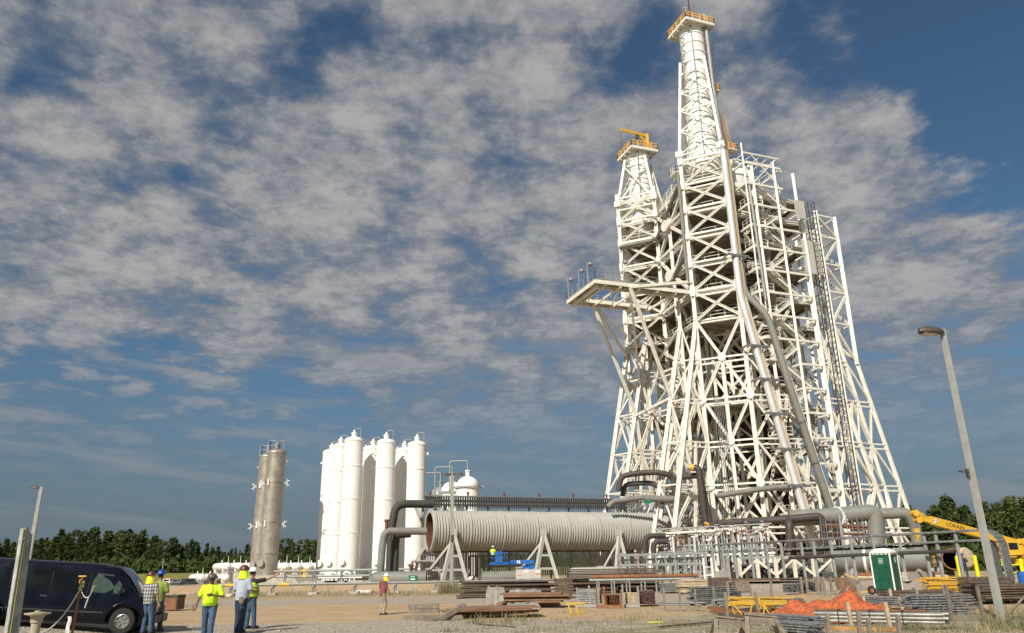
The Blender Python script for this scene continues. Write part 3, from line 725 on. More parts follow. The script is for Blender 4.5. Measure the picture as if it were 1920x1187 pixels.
# dark insulated pipes around the feet
def bpipe(pts, r_, m=brown, lb=True, par=T, name='insulated_pipe', tags=()):
    o = obj(name, M().pipe(pts, r_, n=14), m, par)
    for p, q in tags:
        p, q = V(p), V(q); obj('marker_band', M().cyl(p, q, r_+.03, n=16), yellow, o)
    return o
Yb = 99.5
a1, a2 = A(1296, 876, Yb+.4), A(1310, 878, Yb)
bpipe([a1, a2, A(1322, 975, Yb), A(1330, 985, Yb), A(1345, 987, Yb)], .42, tags=[(A(1294, 876, Yb+.4), A(1302, 877, Yb+.2))])
bpipe([A(1280, 895, Yb+2), A(1312, 890, Yb+.8), A(1331, 980, Yb+.4)], .38)
bpipe([A(1318, 983, Yb), A(1342, 985, Yb), A(1349, 990, Yb), A(1350, 1010, Yb)], .42, tags=[(A(1320, 983, Yb), A(1328, 983.5, Yb))])
bpipe([A(1345, 982, Yb-.5), A(1460, 975, Yb-1), A(1540, 968, Yb-2), A(1545, 990, Yb-2), A(1546, 1035, Yb-2), A(1500, 1040, Yb-2)], .5, tags=[(A(1360, 981, Yb-.5), A(1367, 980.6, Yb-.5))])
bpipe([A(1390, 978, Yb-.8), A(1404, 982, Yb-.8), A(1405, 1000, Yb-.8)], .42)
bpipe([A(1440, 976, Yb-1), A(1476, 974, Yb-1.6), A(1480, 985, Yb-2.4), A(1482, 1030, Yb-2.4)], .5)
bpipe([A(1345, 930, 101.5), A(1420, 918, 101), A(1480, 912, 101)], .35, grey)
Yl = 104
bpipe([A(1160, 920, Yl+2), A(1164, 893, Yl+2), A(1190, 888, Yl+1.5), A(1232, 885, Yl), A(1262, 892, Yl), A(1266, 930, Yl)], .38)
bpipe([A(1167, 930, Yl+3), A(1172, 908, Yl+3), A(1220, 905, Yl+2), A(1240, 915, Yl+1), A(1243, 945, Yl+1)], .34)
bpipe([A(1140, 950, Yl+1), A(1150, 940, Yl+1), A(1210, 932, Yl+1), A(1262, 940, Yl)], .34, grey)
g2 = bpipe([A(1206, 935, Yl-.5), A(1265, 936, Yl-.5)], .45, grey, name='steam_header')
obj('pipe_sign', M().box(A(1214, 941, Yl-1.3), (1.0, .05, .4)), signg, g2)
# big grey elbows at the right foot
bpipe([A(1480, 972, 99), A(1560, 968, 98), A(1638, 960, 97), A(1643, 985, 97), A(1643, 1050, 97), A(1643, 1075, 97)], 1.0, grey, name='exhaust_pipe')
o2 = bpipe([A(1610, 966, 101), A(1700, 961, 100), A(1716, 985, 100), A(1722, 1035, 100), A(1724, 1060, 100)], .7, grey, name='exhaust_pipe')
mb = M().lathe(A(1572, 970, 98), [(1.02, -.3), (1.3, -.3), (1.3, .3), (1.02, .3)], 20, ww, False); obj('pipe_flange', mb, white, T)
# scaffold and red hose stuff under the elbows
mb = M()
for k in range(9): a = A(1546+k*10, 1035, 96); mb.cyl(a-V((0, 0, 2)), a+V((0, 0, 4)), .05, n=6)
for k in range(5): a = A(1540, 1040-k*14, 96); mb.cyl(a, a+V((7, 1, 0)), .05, n=6)
obj('scaffold_frame', mb, galv, T)
mb = M().beam(A(1548, 985, 96.5), A(1630, 990, 97.5), .35, .5); mb.beam(A(1555, 1000, 96.5), A(1632, 1003, 97.5), .3, .25); obj('scaffold_planking', mb, rust, T)
# concrete footings of the legs
for f in (legE, legL2, legL3, legL4, P0, mid, P1, D0, legD, R1, legR, legR2, legR3, R2):
    p = f(.9); obj('footing', M().box((p.x, p.y, 1.1), (1.8, 1.8, 1.0), .35), concr, T)
# ================================================================ RIBBED DUCT AND ITS NEIGHBOURS
c0, c1 = A(806, 995, 99.5), A(1215, 996, 110.0); ax = (c1-c0).normalized(); perp = V((-ax.y, ax.x, 0)).normalized()
Ld = (c1-c0).length*1.22
t_ = thing('ribbed_duct', 'long pale grey ribbed steel duct lying on A-frame supports, open at its left end', 'duct', (c0.x, c0.y, .85))
prof = []; z = 0.; k = 0
while z < Ld:
    big_ = k % 12 == 0; r_ = 2.52 if big_ else 2.47
    prof += [(2.26, z), (2.26, z+.16), (r_, z+.2), (r_, z+(.36 if big_ else .32)), (2.26, z+.37)]; z += .372; k += 1
mb = M().lathe(c0, prof, 48, ax)
obj('duct_shell', mb, ribm, t_)
obj('duct_lining', M().lathe(c0, [(2.28, 9), (2.2, 8.9), (2.2, .1), (2.28, -.02)], 40, ax).lathe(c0, [(0, 8.8), (2.3, 8.8)], 40, ax), rustin, t_)
obj('end_flange', M().lathe(c0, [(2.2, 0), (2.2, -.12), (2.6, -.12), (2.6, .12), (2.4, .12)], 48, ax, False), ribm, t_)
def aframe(x, yb_, lab, s=1.):
    top = A(x, 1003, 98); kk = (top-c0).dot(ax); cc = c0+ax*kk
    apex = cc-perp*2.75; apex.z = cc.z-.4; g_ = .85
    r_ = thing('duct_support_frame', lab, 'support frame', (apex.x, apex.y, g_), 'cream A-frames holding the duct')
    f1, f2 = apex-ax*1.55*s-perp*.5, apex+ax*1.55*s-perp*.5; f3, f4 = apex-ax*2.6*s+perp*1.2, apex+ax*1.4*s+perp*1.4
    for f in (f1, f2): f.z = g_; obj('leg', M().beam(apex, f, .42), ribm, r_)
    f3.z = 2.4; obj('brace', M().beam(apex-V((0, 0, .7)), f3, .24), ribm, r_)
    for q in (.48, .76): obj('crossbar', M().beam(apex.lerp(f1, q), apex.lerp(f2, q), .26), ribm, r_)
    obj('crossbar', M().beam(f3, f3+perp*2.2, .2).beam(apex.lerp(f1, .76)-ax*1.6, apex.lerp(f1, .76), .2), ribm, r_)
    mb = M().box(apex+V((0, 0, .1)), (.7, .5, .8), atan2(ax.y, ax.x)); obj('saddle', mb, ribm, r_)
    for f in (f1, f2): obj('foot_plate', M().box((f.x, f.y, g_+.06), (.8, .8, .14), .3), concr, r_)
aframe(850, 1093, 'tall cream A-frame support under the open left end of the ribbed duct')
aframe(1042, 1088, 'tall cream A-frame support under the middle of the ribbed duct, right of the blue lift')
aframe(1216, 1088, 'cream A-frame support at the right end of the ribbed duct by the tower leg', .7)
# the comb of tubes behind the duct
t_ = thing('tube_bank', 'dark bank of close upright tubes and comb-like headers behind the ribbed duct', 'heat exchanger', (c0.x, c0.y+4, .85))
b0 = c0+perp*4.2; b0.z = 0; rb = random.Random(2)
def ball(n_, s0, step, fn, name, m):
    mb = M()
    for i in range(n_): fn(mb, b0+ax*(s0+i*step), i)
    return obj(name, mb, m, t_)
ball(98, 0, .33, lambda mb, p, i: mb.beam(p+V((0, 0, 1.4)), p+V((0, 0, 5.0)), .19 if i % 5 else .24), 'lower_tube_row', ribm)
ball(98, .1, .33, lambda mb, p, i: (mb.beam(p+V((0, 0, 4.4)), p+V((0, 0, 5.6)), .1), mb.beam(p-perp*.6+V((0, 0, 9.9)), p-perp*.6+V((0, 0, 11.6)), .12), mb.cyl(p-perp*1.0+V((0, 0, 11.55)), p-perp*.3+V((0, 0, 11.65)), .1, n=6)), 'upper_tube_row', galv)
ball(90, .1, .33, lambda mb, p, i: mb.box(p-perp*.6+V((0, 0, 11.35)), (.2, .3, .6)), 'header_fins', dark)
ball(180, .1, .165, lambda mb, p, i: mb.beam(p-perp*.8+V((0, 0, 10.2)), p-perp*.8+V((0, 0, 11.45)), .09), 'fine_fins', dark)
for zz_ in (4.5, 5.1, 10.5, 11.0): obj('header_pipe', M().cyl(b0-perp*.4+V((0, 0, zz_)), b0-perp*.4+ax*31+V((0, 0, zz_)), .11 if zz_ < 11 else .16, n=8), dark if zz_ > 11 else rust, t_)
mb = M()
for k in range(40): p = b0+ax*(rb.uniform(0, 30)); mb.beam(p+V((0, 0, rb.uniform(5, 9))), p+ax*rb.uniform(.5, 3)+V((0, 0, rb.uniform(5, 10))), .1)
for k in range(11): p = b0+ax*k*3; mb.beam(p+V((0, 0, .9)), p+V((0, 0, 10.6)), .25)
obj('frame', mb, galvp, t_)
mb = M(); p = b0-ax*1.2-perp*.5
mb.beam(p+V((0, 0, 10.5)), p+ax*3+V((0, 0, 11.2)), .5, .8); mb.beam(p+V((0, 0, 10.4)), p+ax*1.2+V((0, 0, 8)), .35); mb.beam(p+ax*1.2+V((0, 0, 8)), p+ax*1.5+V((0, 0, 4.8)), .35)
mb.beam(p+ax*.2+V((0, 0, 3.2)), p+ax*2+V((0, 0, 6)), .3); mb.beam(p+V((0, 0, .9)), p+ax*.6+V((0, 0, 3.4)), .35); mb.beam(p+ax*1.7+V((0, 0, .9)), p+ax*1.0+V((0, 0, 3.4)), .35); mb.beam(p+V((0, 0, 3.3)), p+ax*3+V((0, 0, 3.4)), .3)
obj('end_bracket', mb, ribm, t_)
for k in range(6): obj('relief_valve', M().cyl(b0+ax*(1+k*5.2)+V((0, 0, 11.5)), b0+ax*(1+k*5.2)+V((0, 0, 12.1)), .12, n=8).box(b0+ax*(1+k*5.2)+V((0, 0, 12.15)), (.36, .25, .22)), red, t_)
mb = M()
for k in range(3):
    p = b0+ax*(5+k*.9)-perp*3; mb.pipe([p+V((0, 0, .9)), p+V((.5, 0, 1.6)), p+V((.5, 0, 3.9)), p+ax*1.6+V((0, 0, 3.9)), p+ax*1.6+V((0, 0, 1.2))], .13, n=8)
obj('feed_pipe', mb, grey, t_)
for x0_, x1_, y_, r_, lab, m_ in ((906, 1010, 1083, .72, 'blotchy grey horizontal vessel behind the blue boom lift', grey), (1072, 1165, 1078, .85, 'weathered grey horizontal vessel under the duct, right of the middle A-frame', ribm)):
    p, q = A(x0_, y_, 101.5), A(x1_, y_-3, 103)
    v_ = thing('horizontal_vessel', lab, 'vessel', (p.x, p.y, .85)); d_ = (q-p).normalized(); L = (q-p).length
    obj('shell', M().lathe(p, [(0, -.35), (r_*.6, -.28), (r_*.92, -.1), (r_, .1), (r_, L-.1), (r_*.9, L+.1), (r_*.6, L+.28), (0, L+.35)], 24, d_), m_, v_)
    for k in (.2, .8): c = p.lerp(q, k); obj('saddle', M().box((c.x, c.y, (c.z-r_*.5+.85)/2), (.5, 1.2, max(.1, c.z-r_*.5-.85)), .3), concr, v_)

# three domed tanks behind
for x_, yt, Y_, m_, lab in ((877, 893, 132, white, 'white domed tank with ring pipe, nearest of the three behind the duct'), (848, 903, 138, white, 'white domed tank half hidden behind the lamp pole, middle of three'), (826, 913, 144, galvp, 'shaded grey domed tank, farthest left of the three behind the duct')):  # the third white tank has its shade put into a grey colour
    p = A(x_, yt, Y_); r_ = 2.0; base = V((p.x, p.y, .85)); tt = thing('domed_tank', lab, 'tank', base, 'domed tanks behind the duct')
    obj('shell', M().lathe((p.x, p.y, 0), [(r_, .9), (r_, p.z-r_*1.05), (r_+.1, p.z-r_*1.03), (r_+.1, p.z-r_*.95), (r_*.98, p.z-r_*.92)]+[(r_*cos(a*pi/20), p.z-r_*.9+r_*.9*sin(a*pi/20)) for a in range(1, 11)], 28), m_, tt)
    obj('nozzle', M().cyl(p-V((0, 0, .1)), p+V((0, 0, .8)), .38, n=12).cyl(p+V((0, 0, .8)), p+V((0, 0, 1.0)), .5, n=12), m_, tt)
    obj('vent_pipe', M().pipe([p+V((0, 0, .9)), p+V((0, 0, 2.6)), p+V((-3.1, .3, 2.6)), p+V((-3.1, .3, -3))], .14, n=8), galvp, tt)
    obj('ring_pipe', M().tube([V((p.x, p.y, p.z-r_*.95))+V((cos(a*pi/12), sin(a*pi/12), 0))*(r_+.35) for a in range(25)], .08, 6, False).cyl((p.x+r_+.2, p.y, p.z-r_*.95), (p.x+r_+.9, p.y, p.z-r_*.9), .14, n=8), galvp, tt)

# ---- nine tall white vertical tanks
def vtank(name, base, top, r_, m_, lab, grp, bands, man=True, sk=None):
    tt = thing(name, lab, 'storage tank', base, grp); x_, y_ = base.x, base.y; zb = base.z+.9; zt = top
    pr = [(0, zb-.3), (r_*.8, zb-.1), (r_, zb+.3)]
    for b_ in bands:
        zz_ = zb+(zt-zb)*b_; pr += [(r_, zz_-.16), (r_+.07, zz_-.14), (r_+.07, zz_+.04), (r_, zz_+.06)]
    pr += [(r_, zt-r_*.55), (r_+.06, zt-r_*.54), (r_+.06, zt-r_*.46), (r_, zt-r_*.45)]+[(r_*cos(a*pi/16), zt-r_*.42+r_*.42*sin(a*pi/16)) for a in range(1, 9)]
    obj('shell', M().lathe((x_, y_, 0), pr, 36), m_, tt)
    obj('skirt', M().cyl((x_, y_, base.z), (x_, y_, zb+.1), r_*.62, n=20), white, tt)
    n_ = M().cyl((x_, y_, zt-.1), (x_, y_, zt+.45), .42, n=14).cyl((x_, y_, zt+.45), (x_, y_, zt+.6), .52, n=14).cyl((x_, y_, zt+.6), (x_, y_, zt+1.0), .22, n=8)
    obj('nozzle', n_, m_, tt)
    obj('vent_pipe', M().pipe([(x_, y_, zt+.8), (x_, y_, zt+1.25), (x_+1.1, y_-.3, zt+1.25), (x_+1.1, y_-.3, zt-.6)], .07, n=6), galvp, tt)
    if man:
        d_ = V((-.35, -1, 0)).normalized(); c = V((x_, y_, zb+2.0))+d_*(r_-.1)
        obj('manhole', M().cyl(c, c+d_*.45, .46, n=18).cyl(c+d_*.45, c+d_*.55, .54, n=18), m_, tt)
        obj('lifting_lug', M().box(V((x_, y_, zt-r_-.5))+V((r_+.15, 0, 0)), (.35, .3, .4)).box(V((x_, y_, zt-r_-.9))-V((r_+.15, 0, 0)), (.3, .3, .3)), m_, tt)
    return tt
ORD = ['first', 'second', 'third', 'fourth', 'fifth', 'sixth', 'seventh', 'eighth', 'ninth', 'tenth', 'eleventh', 'twelfth']
bands = (.30, .54, .78); k = 0
rows = [(655, 813, 120), (718, 817, 119.5), (778, 821, 119)]
for gi, (x_, yt, Y_) in enumerate(rows):
    p = A(x_, yt+6, Y_)
    for j in range(3):
        q = A(x_-((0, 25, 42), (0, 25, 39), (0, 24, 37))[gi][j], 1000, Y_+6*j); q.z = 0; where = ('left', 'middle', 'right')[gi]; dep = ('nearest', 'middle', 'farthest')[j]
        vtank('white_vertical_tank', V((q.x, q.y, h(q.x, q.y))), p.z, 1.48, white, f'tall white cylindrical tank, {dep} of the three in the {where} cluster', 'tall white vertical tanks', bands)
        mb = M()
        for s_ in (-1, 0, 1): mb.pipe([q+V((s_*.7-.5, -1.2, .9)), q+V((s_*.7-.5, -1.2, 2.2+s_*.3)), q+V((s_*.7+.8, -1.9, 2.2+s_*.3)), q+V((s_*.7+.8, -1.9, .95))], .11, n=8)
        mb.pipe([q+V((-1, -2, 1.5)), q+V((2.6, -2, 1.5))], .13, n=8); mb.box(q+V((.4, -2, 1.7)), (.4, .3, .5))
        tag(obj('tank_pipework', mb, white, None, V((q.x, q.y-1.5, .85))), f'low white loops of pipe at the foot of the {dep} tank in the {where} cluster', 'pipework', 'pipework under the white tanks')
for x_, yt, Y_, lab in ((520, 842, 122, 'nearer of the two tall bare stainless columns'), (504, 850, 130, 'farther bare stainless column, half hidden behind its twin')):
    p = A(x_, yt, Y_); b_ = V((p.x, p.y, h(p.x, p.y)))
    tt = vtank('stainless_column', b_, p.z, 1.45, silver, lab, 'bare stainless columns', (.18, .42, .73), True)
    for zz_ in (.42, .73):
        z_ = b_.z+.9+(p.z-b_.z)*zz_-.8; mb = M()
        for s_ in (-1, 1):
            c = V((p.x+s_*1.5, p.y, z_)); mb.beam(c, c+V((s_*.9, 0, .45)), .08); mb.beam(c, c+V((s_*.9, 0, -.35)), .08); mb.beam(c+V((s_*.5, 0, -.6)), c+V((s_*.5, 0, .6)), .06)
        mb.beam((p.x-.5, p.y-1.5, z_-.4), (p.x-.5, p.y-1.5, z_+.5), .2); obj('bracket', mb, white, tt)
    obj('top_rail', M().rail([V((p.x-1.4, p.y-.3, p.z-.6)), V((p.x-.9, p.y-.9, p.z-.5)), V((p.x, p.y-1.0, p.z-.5))], 1.7, 1, .1), galvp, tt)
p = A(517, 1097, 117); mb = M().add([(p.x-5.2, p.y-2, .3), (p.x+4.5, p.y-2, .3), (p.x+4.5, p.y+12, .3), (p.x-5.2, p.y+12, .3), (p.x-5.2, p.y-2, 2.0), (p.x+2.6, p.y-2, 2.0), (p.x+2.6, p.y+12, 2.0), (p.x-5.2, p.y+12, 2.0)], [(0, 1, 5, 4), (1, 2, 6, 5), (2, 3, 7, 6), (3, 0, 4, 7), (4, 5, 6, 7)])
tag(obj('concrete_plinth', mb, concr, None, V((p.x, p.y, .3))), 'low pale concrete plinth with sloping end under the stainless columns', 'plinth')
for i, gi in enumerate((655, 718, 778)):
    q = A(gi, 1090, 125); tag(obj('concrete_slab', M().box((q.x-3, q.y, .95), (9-i, 17, .25)), concr, None, V((q.x-3, q.y, .83))), f'flat concrete slab under the {("left", "middle", "right")[i]} cluster of white tanks', 'slab')

# ---- banks of white horizontal tanks
def htank(p, d_, L, r_, lab):
    tt = thing('white_horizontal_tank', lab, 'storage tank', (p.x, p.y, h(p.x, p.y)), 'white horizontal tanks beyond the yard')
    obj('shell', M().lathe(p, [(0, -.55), (r_*.5, -.45), (r_*.88, -.2), (r_, .1), (r_, L), (r_*.8, L+.3), (0, L+.5)], 20, d_), white, tt)
    obj('nozzle', M().cyl(p+V((0, 0, r_)), p+V((0, 0, r_+1.3)), .07, .03, 6).cyl(p+d_*L*.5+V((0, 0, r_)), p+d_*L*.5+V((0, 0, r_+.5)), .12, n=6).cyl(p-d_*.5, p-d_*.85, .22, n=8), white, tt)
    for k in (.15, .85): c = p+d_*L*k; obj('saddle', M().box((c.x, c.y, (c.z-r_*.6+h(c.x, c.y))/2), (1.3, .4, max(.2, c.z-r_*.6-h(c.x, c.y))), .8), white, tt)
hd = V((-.55, .83, 0)).normalized()
for i, x_ in enumerate((427, 450, 473, 537, 559, 580, 599)): htank(A(x_, 1062, 165), hd, 10, .78, f'{ORD[i]} white horizontal tank from the left in the upper row beyond the yard')
for i, x_ in enumerate((379, 403, 425)): htank(A(x_, 1083, 160), hd, 9, .72, f'{ORD[i]} white horizontal tank from the left in the lower row beyond the yard')
mb = M()
for a_, b_ in ((A(415, 1072, 163), A(485, 1072, 163)), (A(528, 1072, 163), A(600, 1072, 163))):
    mb.beam(a_, b_, .15)
    n_ = 7
    for k in range(n_): c = a_.lerp(b_, k/(n_-1)); mb.beam(V((c.x, c.y, .8)), c, .14)
tag(obj('tank_stand', mb, galvp, None, V((-48, 163, .85))), 'pale steel stand carrying the upper row of white horizontal tanks', 'stand')

# ---- low pipe racks across the middle distance
def prack(lab, p, q, levels, posts, r_=.13, m_=galvp, foot=True, bands_=()):
    p, q = V(p), V(q); tt = thing('pipe_rack', lab, 'pipe rack', (p.x, p.y, h(p.x, p.y)))
    for z_, dy in levels: 
        o = obj('pipe', M().cyl((p.x, p.y+dy, h(p.x, p.y)+z_), (q.x, q.y+dy, h(q.x, q.y)+z_), r_, n=10), m_, tt)
        for b_ in bands_:
            c, e = p.lerp(q, b_), p.lerp(q, b_+.03); hh = h(p.x, p.y)+z_; obj('marker_band', M().cyl((c.x, c.y+dy, hh), (e.x, e.y+dy, hh), r_+.02, n=10), ocher, o)
    for k in range(posts):
        c = p.lerp(q, (k+.4)/posts); g_ = h(c.x, c.y); zt = max(z_ for z_, _ in levels); w_ = max(dy for _, dy in levels)
        obj('post', M().hbeam((c.x, c.y, g_), (c.x, c.y, g_+zt-r_), .26, .05, (0, 1, 0)).beam((c.x, c.y-.2, g_+zt-r_-.08), (c.x, c.y+w_+.2, g_+zt-r_-.08), .16), m_, tt)
        if foot: obj('footing', M().box((c.x, c.y, g_+.1), (.9, .9, .24)), concr, tt)
    return tt
prack('long low pipe rack crossing behind the workers, nearest one on short posts', G(400, 1118), G(1085, 1106), ((1.0, 0), (.98, .5)), 9, bands_=(.03, .17))
prack('grey pipe rack in front of the white tanks, with an orange banded pipe', V((-32.5, 108, 0)), V((-13, 105, 0)), ((1.6, 0), (.9, .3), (1.6, .8)), 5, .15, bands_=(.2,))
prack('low pale pipes on the ground left of the blue boom lift', V((-9, 88, 0)), V((4, 87.4, 0)), ((.35, 0), (.35, .8), (.7, 1.6)), 4, .12, woodp, False)
# dark pipes left of the duct
for lab, pts, r_ in (('upper dark pipe running from the duct end down behind its twin', [A(812, 945, 101), A(742, 945, 99.5), A(733, 1000, 99.5), A(731, 1075, 99.5), A(731, 1090, 99.5)], .5),
                     ('lower dark pipe with a square bend in front of the white tanks', [A(800, 996, 97), A(722, 996, 96), A(717, 1020, 96), A(713, 1075, 96)], .44),
                     ('short upright dark pipe between two bent pipes', [A(770, 1000, 98.5), A(743, 1002, 98), A(741, 1020, 98), A(739, 1080, 98)], .5)):
    o = obj('insulated_pipe', M().pipe(pts, r_, n=16), grey if r_ != .5 else dark, None, V((pts[-1].x, pts[-1].y, .85))); tag(o, lab, 'pipe', 'dark pipes left of the duct')
p, q = A(703, 1085, 95), A(800, 1083, 95); v_ = thing('horizontal_vessel', 'dark grey horizontal vessel with a small green sign, beside the walking man', 'vessel', (p.x, p.y, .85)); d_ = (q-p).normalized(); L = (q-p).length
obj('shell', M().lathe(p, [(0, -.5), (.45, -.4), (.7, -.15), (.78, .1), (.78, L)], 24, d_), grey, v_)
sg = obj('sign', M().box(A(774, 1084, 94.1), (.95, .05, .62)), signg, v_); obj('sign_lettering', M().box(A(774, 1086, 94.05), (.55, .04, .12)).box(A(774, 1081.5, 94.05), (.45, .04, .06)), white, sg)
for x_ in (705, 750, 790): c = A(x_, 1085, 95); obj('saddle', M().box((c.x, c.y, (c.z-.3+h(c.x, c.y))/2), (.4, 1.1, c.z-.3-h(c.x, c.y))), concr, v_)
for x_, y_, zz_ in ((725, 983, 96), (771, 1068, 95)): c = A(x_, y_+4, zz_); obj('relief_valve', M().cyl(c-V((0, 0, .3)), c+V((0, 0, .5)), .2, n=8).cyl(c+V((0, 0, .5)), c+V((0, 0, .8)), .3, n=8), red, v_)

# ---- valve manifold and skids at the foot of the tower
t_ = thing('valve_manifold', 'long rack of small valves and upright stands at the foot of the tower', 'manifold', (24, 89, .85))
rm = random.Random(9); m0, m1 = A(1236, 1010, 90), A(1440, 1000, 84)
for k in range(15):
    c = m0.lerp(m1, (k+.3)/15); mb = M().hbeam((c.x, c.y, .85), (c.x, c.y, c.z+.2), .3, .06, (1, 0, 0)); mb.beam((c.x-.05, c.y, c.z-1.3), (c.x+.9, c.y, c.z-1.3), .12); mb.beam((c.x-.05, c.y, c.z-.3), (c.x+.9, c.y, c.z-.3), .12); mb.beam((c.x+.5, c.y+.4, c.z-2.6), (c.x+.5, c.y+.4, c.z+.1), .14)
    obj('stand', mb, galvp, t_)
for k in range(64):
    c = m0.lerp(m1, (k+rm.random())/64)+V((0, rm.uniform(-.5, .8), rm.uniform(-.5, .9))); a_ = rm.uniform(0, 3)
    mb = M().cyl(c-V((.3*cos(a_), .3*sin(a_), 0)), c+V((.3*cos(a_), .3*sin(a_), 0)), .1, n=8).cyl(c, c+V((0, 0, .4)), .05, n=6).lathe(c+V((0, 0, .4)), [(.02, 0), (.22, 0), (.22, .05), (.02, .06)], 12).cyl(c-V((0, 0, 1.1)), c, .05, n=6)
    mb.lathe(c-V((.3*cos(a_), .3*sin(a_), 0)), [(0, -.03), (.18, -.03), (.18, .03), (0, .03)], 10, V((cos(a_), sin(a_), 0))); obj('valve', mb, chrome if k % 3 else rust, t_)
for dz, dy, r_, m_ in ((1.0, .3, .09, galvp), (-.9, 0, .12, galvp), (-2.0, .2, .14, chrome), (-1.5, -.3, .08, galv), (.4, .6, .07, galv)):
    obj('header_pipe', M().cyl(m0+V((-.4, dy, dz)), m1+V((.6, dy, dz)), r_, n=8), m_, t_)
obj('header_beam', M().beam(A(1226, 1001, 89), A(1372, 993, 86), .2, .2), steel, t_)
for k in range(5): c = m0.lerp(m1, .12+k*.2)+V((0, -.8, 0)); obj('chrome_riser', M().cyl((c.x, c.y, 2.2), (c.x, c.y, c.z), .16, n=10), chrome, t_)
# black bent frame at its left end
c = A(1228, 1010, 88); mb = M()
for s_ in (0, .9): mb.pipe([V((c.x-1.2+s_*.9, c.y-s_, 2.3)), V((c.x-1.2+s_*.9, c.y-s_, c.z+.3-s_*.7)), V((c.x+1.2, c.y-s_, c.z+.3-s_*.7))], .3, bend=1)
tag(obj('bent_cable_tray', mb, dark, None, V((c.x, c.y, .85))), 'dark bent tray curving down at the left end of the valve rack', 'cable tray')
t_ = thing('steel_skid', 'grey two-tier steel skid with knee braces left of the white ladder', 'skid', (18, 74, .85))
s0, s1 = A(1163, 1052, 77), A(1322, 1046, 71); s0.z = s1.z = 0
for z_ in (2.3, 2.75, 3.2, 1.25): obj('longitudinal_beam', M().beam(s0+V((0, 0, z_)), s1+V((0, 0, z_)), .16, .2), dark if z_ == 2.75 else galvp, t_); obj('longitudinal_beam', M().beam(s0+V((0, 1.6, z_)), s1+V((0, 1.6, z_)), .14, .16), galv, t_)
for k in range(10):
    c = s0.lerp(s1, k/9.); mb = M().beam(c+V((0, 0, .8)), c+V((0, 0, 3.3)), .2); mb.beam(c+V((0, 0, 1.3)), c+V((.75, 0, 2.2)), .09); mb.beam(c+V((0, 1.6, .8)), c+V((0, 1.6, 3.3)), .15); mb.beam(c+V((0, 0, 2.7)), c+V((0, 1.6, 2.7)), .12); obj('post', mb, galvp, t_)
for i, (xa, xb, y_, Y_, m_, r_, lab) in enumerate(((1108, 1310, 1080, 66, rust, .16, 'brown pipe lying across the front of the steel skid'), (1105, 1300, 1086, 64, galvp, .1, 'thin pale pipe on low trestles in front of the steel skid'))):
    p, q = A(xa, y_+2, Y_), A(xb, y_-1, Y_-1); o = thing('pipe_on_trestles', lab, 'pipe', (p.x, p.y, h(p.x, p.y))); obj('pipe', M().cyl(p, q, r_, n=10), m_, o)
    for k in range(7): c = p.lerp(q, (k+.5)/7); obj('trestle', M().beam((c.x, c.y, h(c.x, c.y)), (c.x, c.y, c.z-r_), .1).beam((c.x, c.y-.5, c.z-r_-.05), (c.x, c.y+.5, c.z-r_-.05), .08), galvp, o)
# white ladder frame with flat base
p = A(1320, 1090, 62); t_ = thing('access_ladder', 'white ladder-like frame on a flat base before the valve rack', 'ladder', (p.x, p.y, .85)); g_ = .9
top = A(1318, 1046, 62); 
for s_ in (0, .62): obj('rail', M().beam((p.x+s_+.1, p.y, g_), (top.x+s_, top.y, top.z), .13), white, t_)
for k in range(2): obj('rung', M().beam((p.x+.05, p.y, g_+.45+k*.6), (p.x+.7, p.y, g_+.45+k*.6), .06), white, t_)
obj('base', M().beam((p.x-.1, p.y, g_), (p.x+3.3, p.y-.3, g_), .14, .1).beam((p.x-.1, p.y+1, g_), (p.x+3.3, p.y+.7, g_), .14, .1).beam((p.x+3.3, p.y-.3, g_), (p.x+3.3, p.y+.7, g_), .14, .1), white, t_)
# steel pipe support table right of it
t_ = thing('pipe_support_table', 'cream braced steel table under pipes between ladder and vessels', 'support frame', (30, 72, .85))
s0, s1 = A(1385, 1046, 73), A(1560, 1043, 69)
for k in range(6):
    c = s0.lerp(s1, k/5); obj('post', M().hbeam((c.x, c.y, .85), (c.x, c.y, c.z), .28, .06, (1, 0, 0)), steel2, t_)
    if k < 5: e = s0.lerp(s1, (k+1)/5); obj('brace', M().beam((c.x, c.y, c.z-.2), (e.x, e.y, 1.2), .2) if k % 2 else M().beam((c.x, c.y, 1.2), (e.x, e.y, e.z-.2), .2), steel2, t_)
obj('table_beam', M().beam(s0, s1, .22, .2), galvp, t_)
mb = M(); rr2 = random.Random(31)
for k in range(26):
    c = s0.lerp(s1, rr2.random())+V((0, rr2.uniform(1, 5), 0)); c.z = .85+rr2.uniform(.2, 1.6); mb.pipe([V((c.x, c.y, .85)), c, c+V((rr2.uniform(.5, 2.4), 0, 0)), V((c.x+1, c.y, .85))], rr2.uniform(.06, .2), n=6)
    mb.box(V((c.x, c.y, .85))+V((0, 0, .35)), (rr2.uniform(.3, .9), .6, .7))
tag(obj('ground_pipework', mb, dark, None, V((s0.x, s0.y+2, .85))), 'dark tangle of low pipework behind the cream steel table', 'pipework')
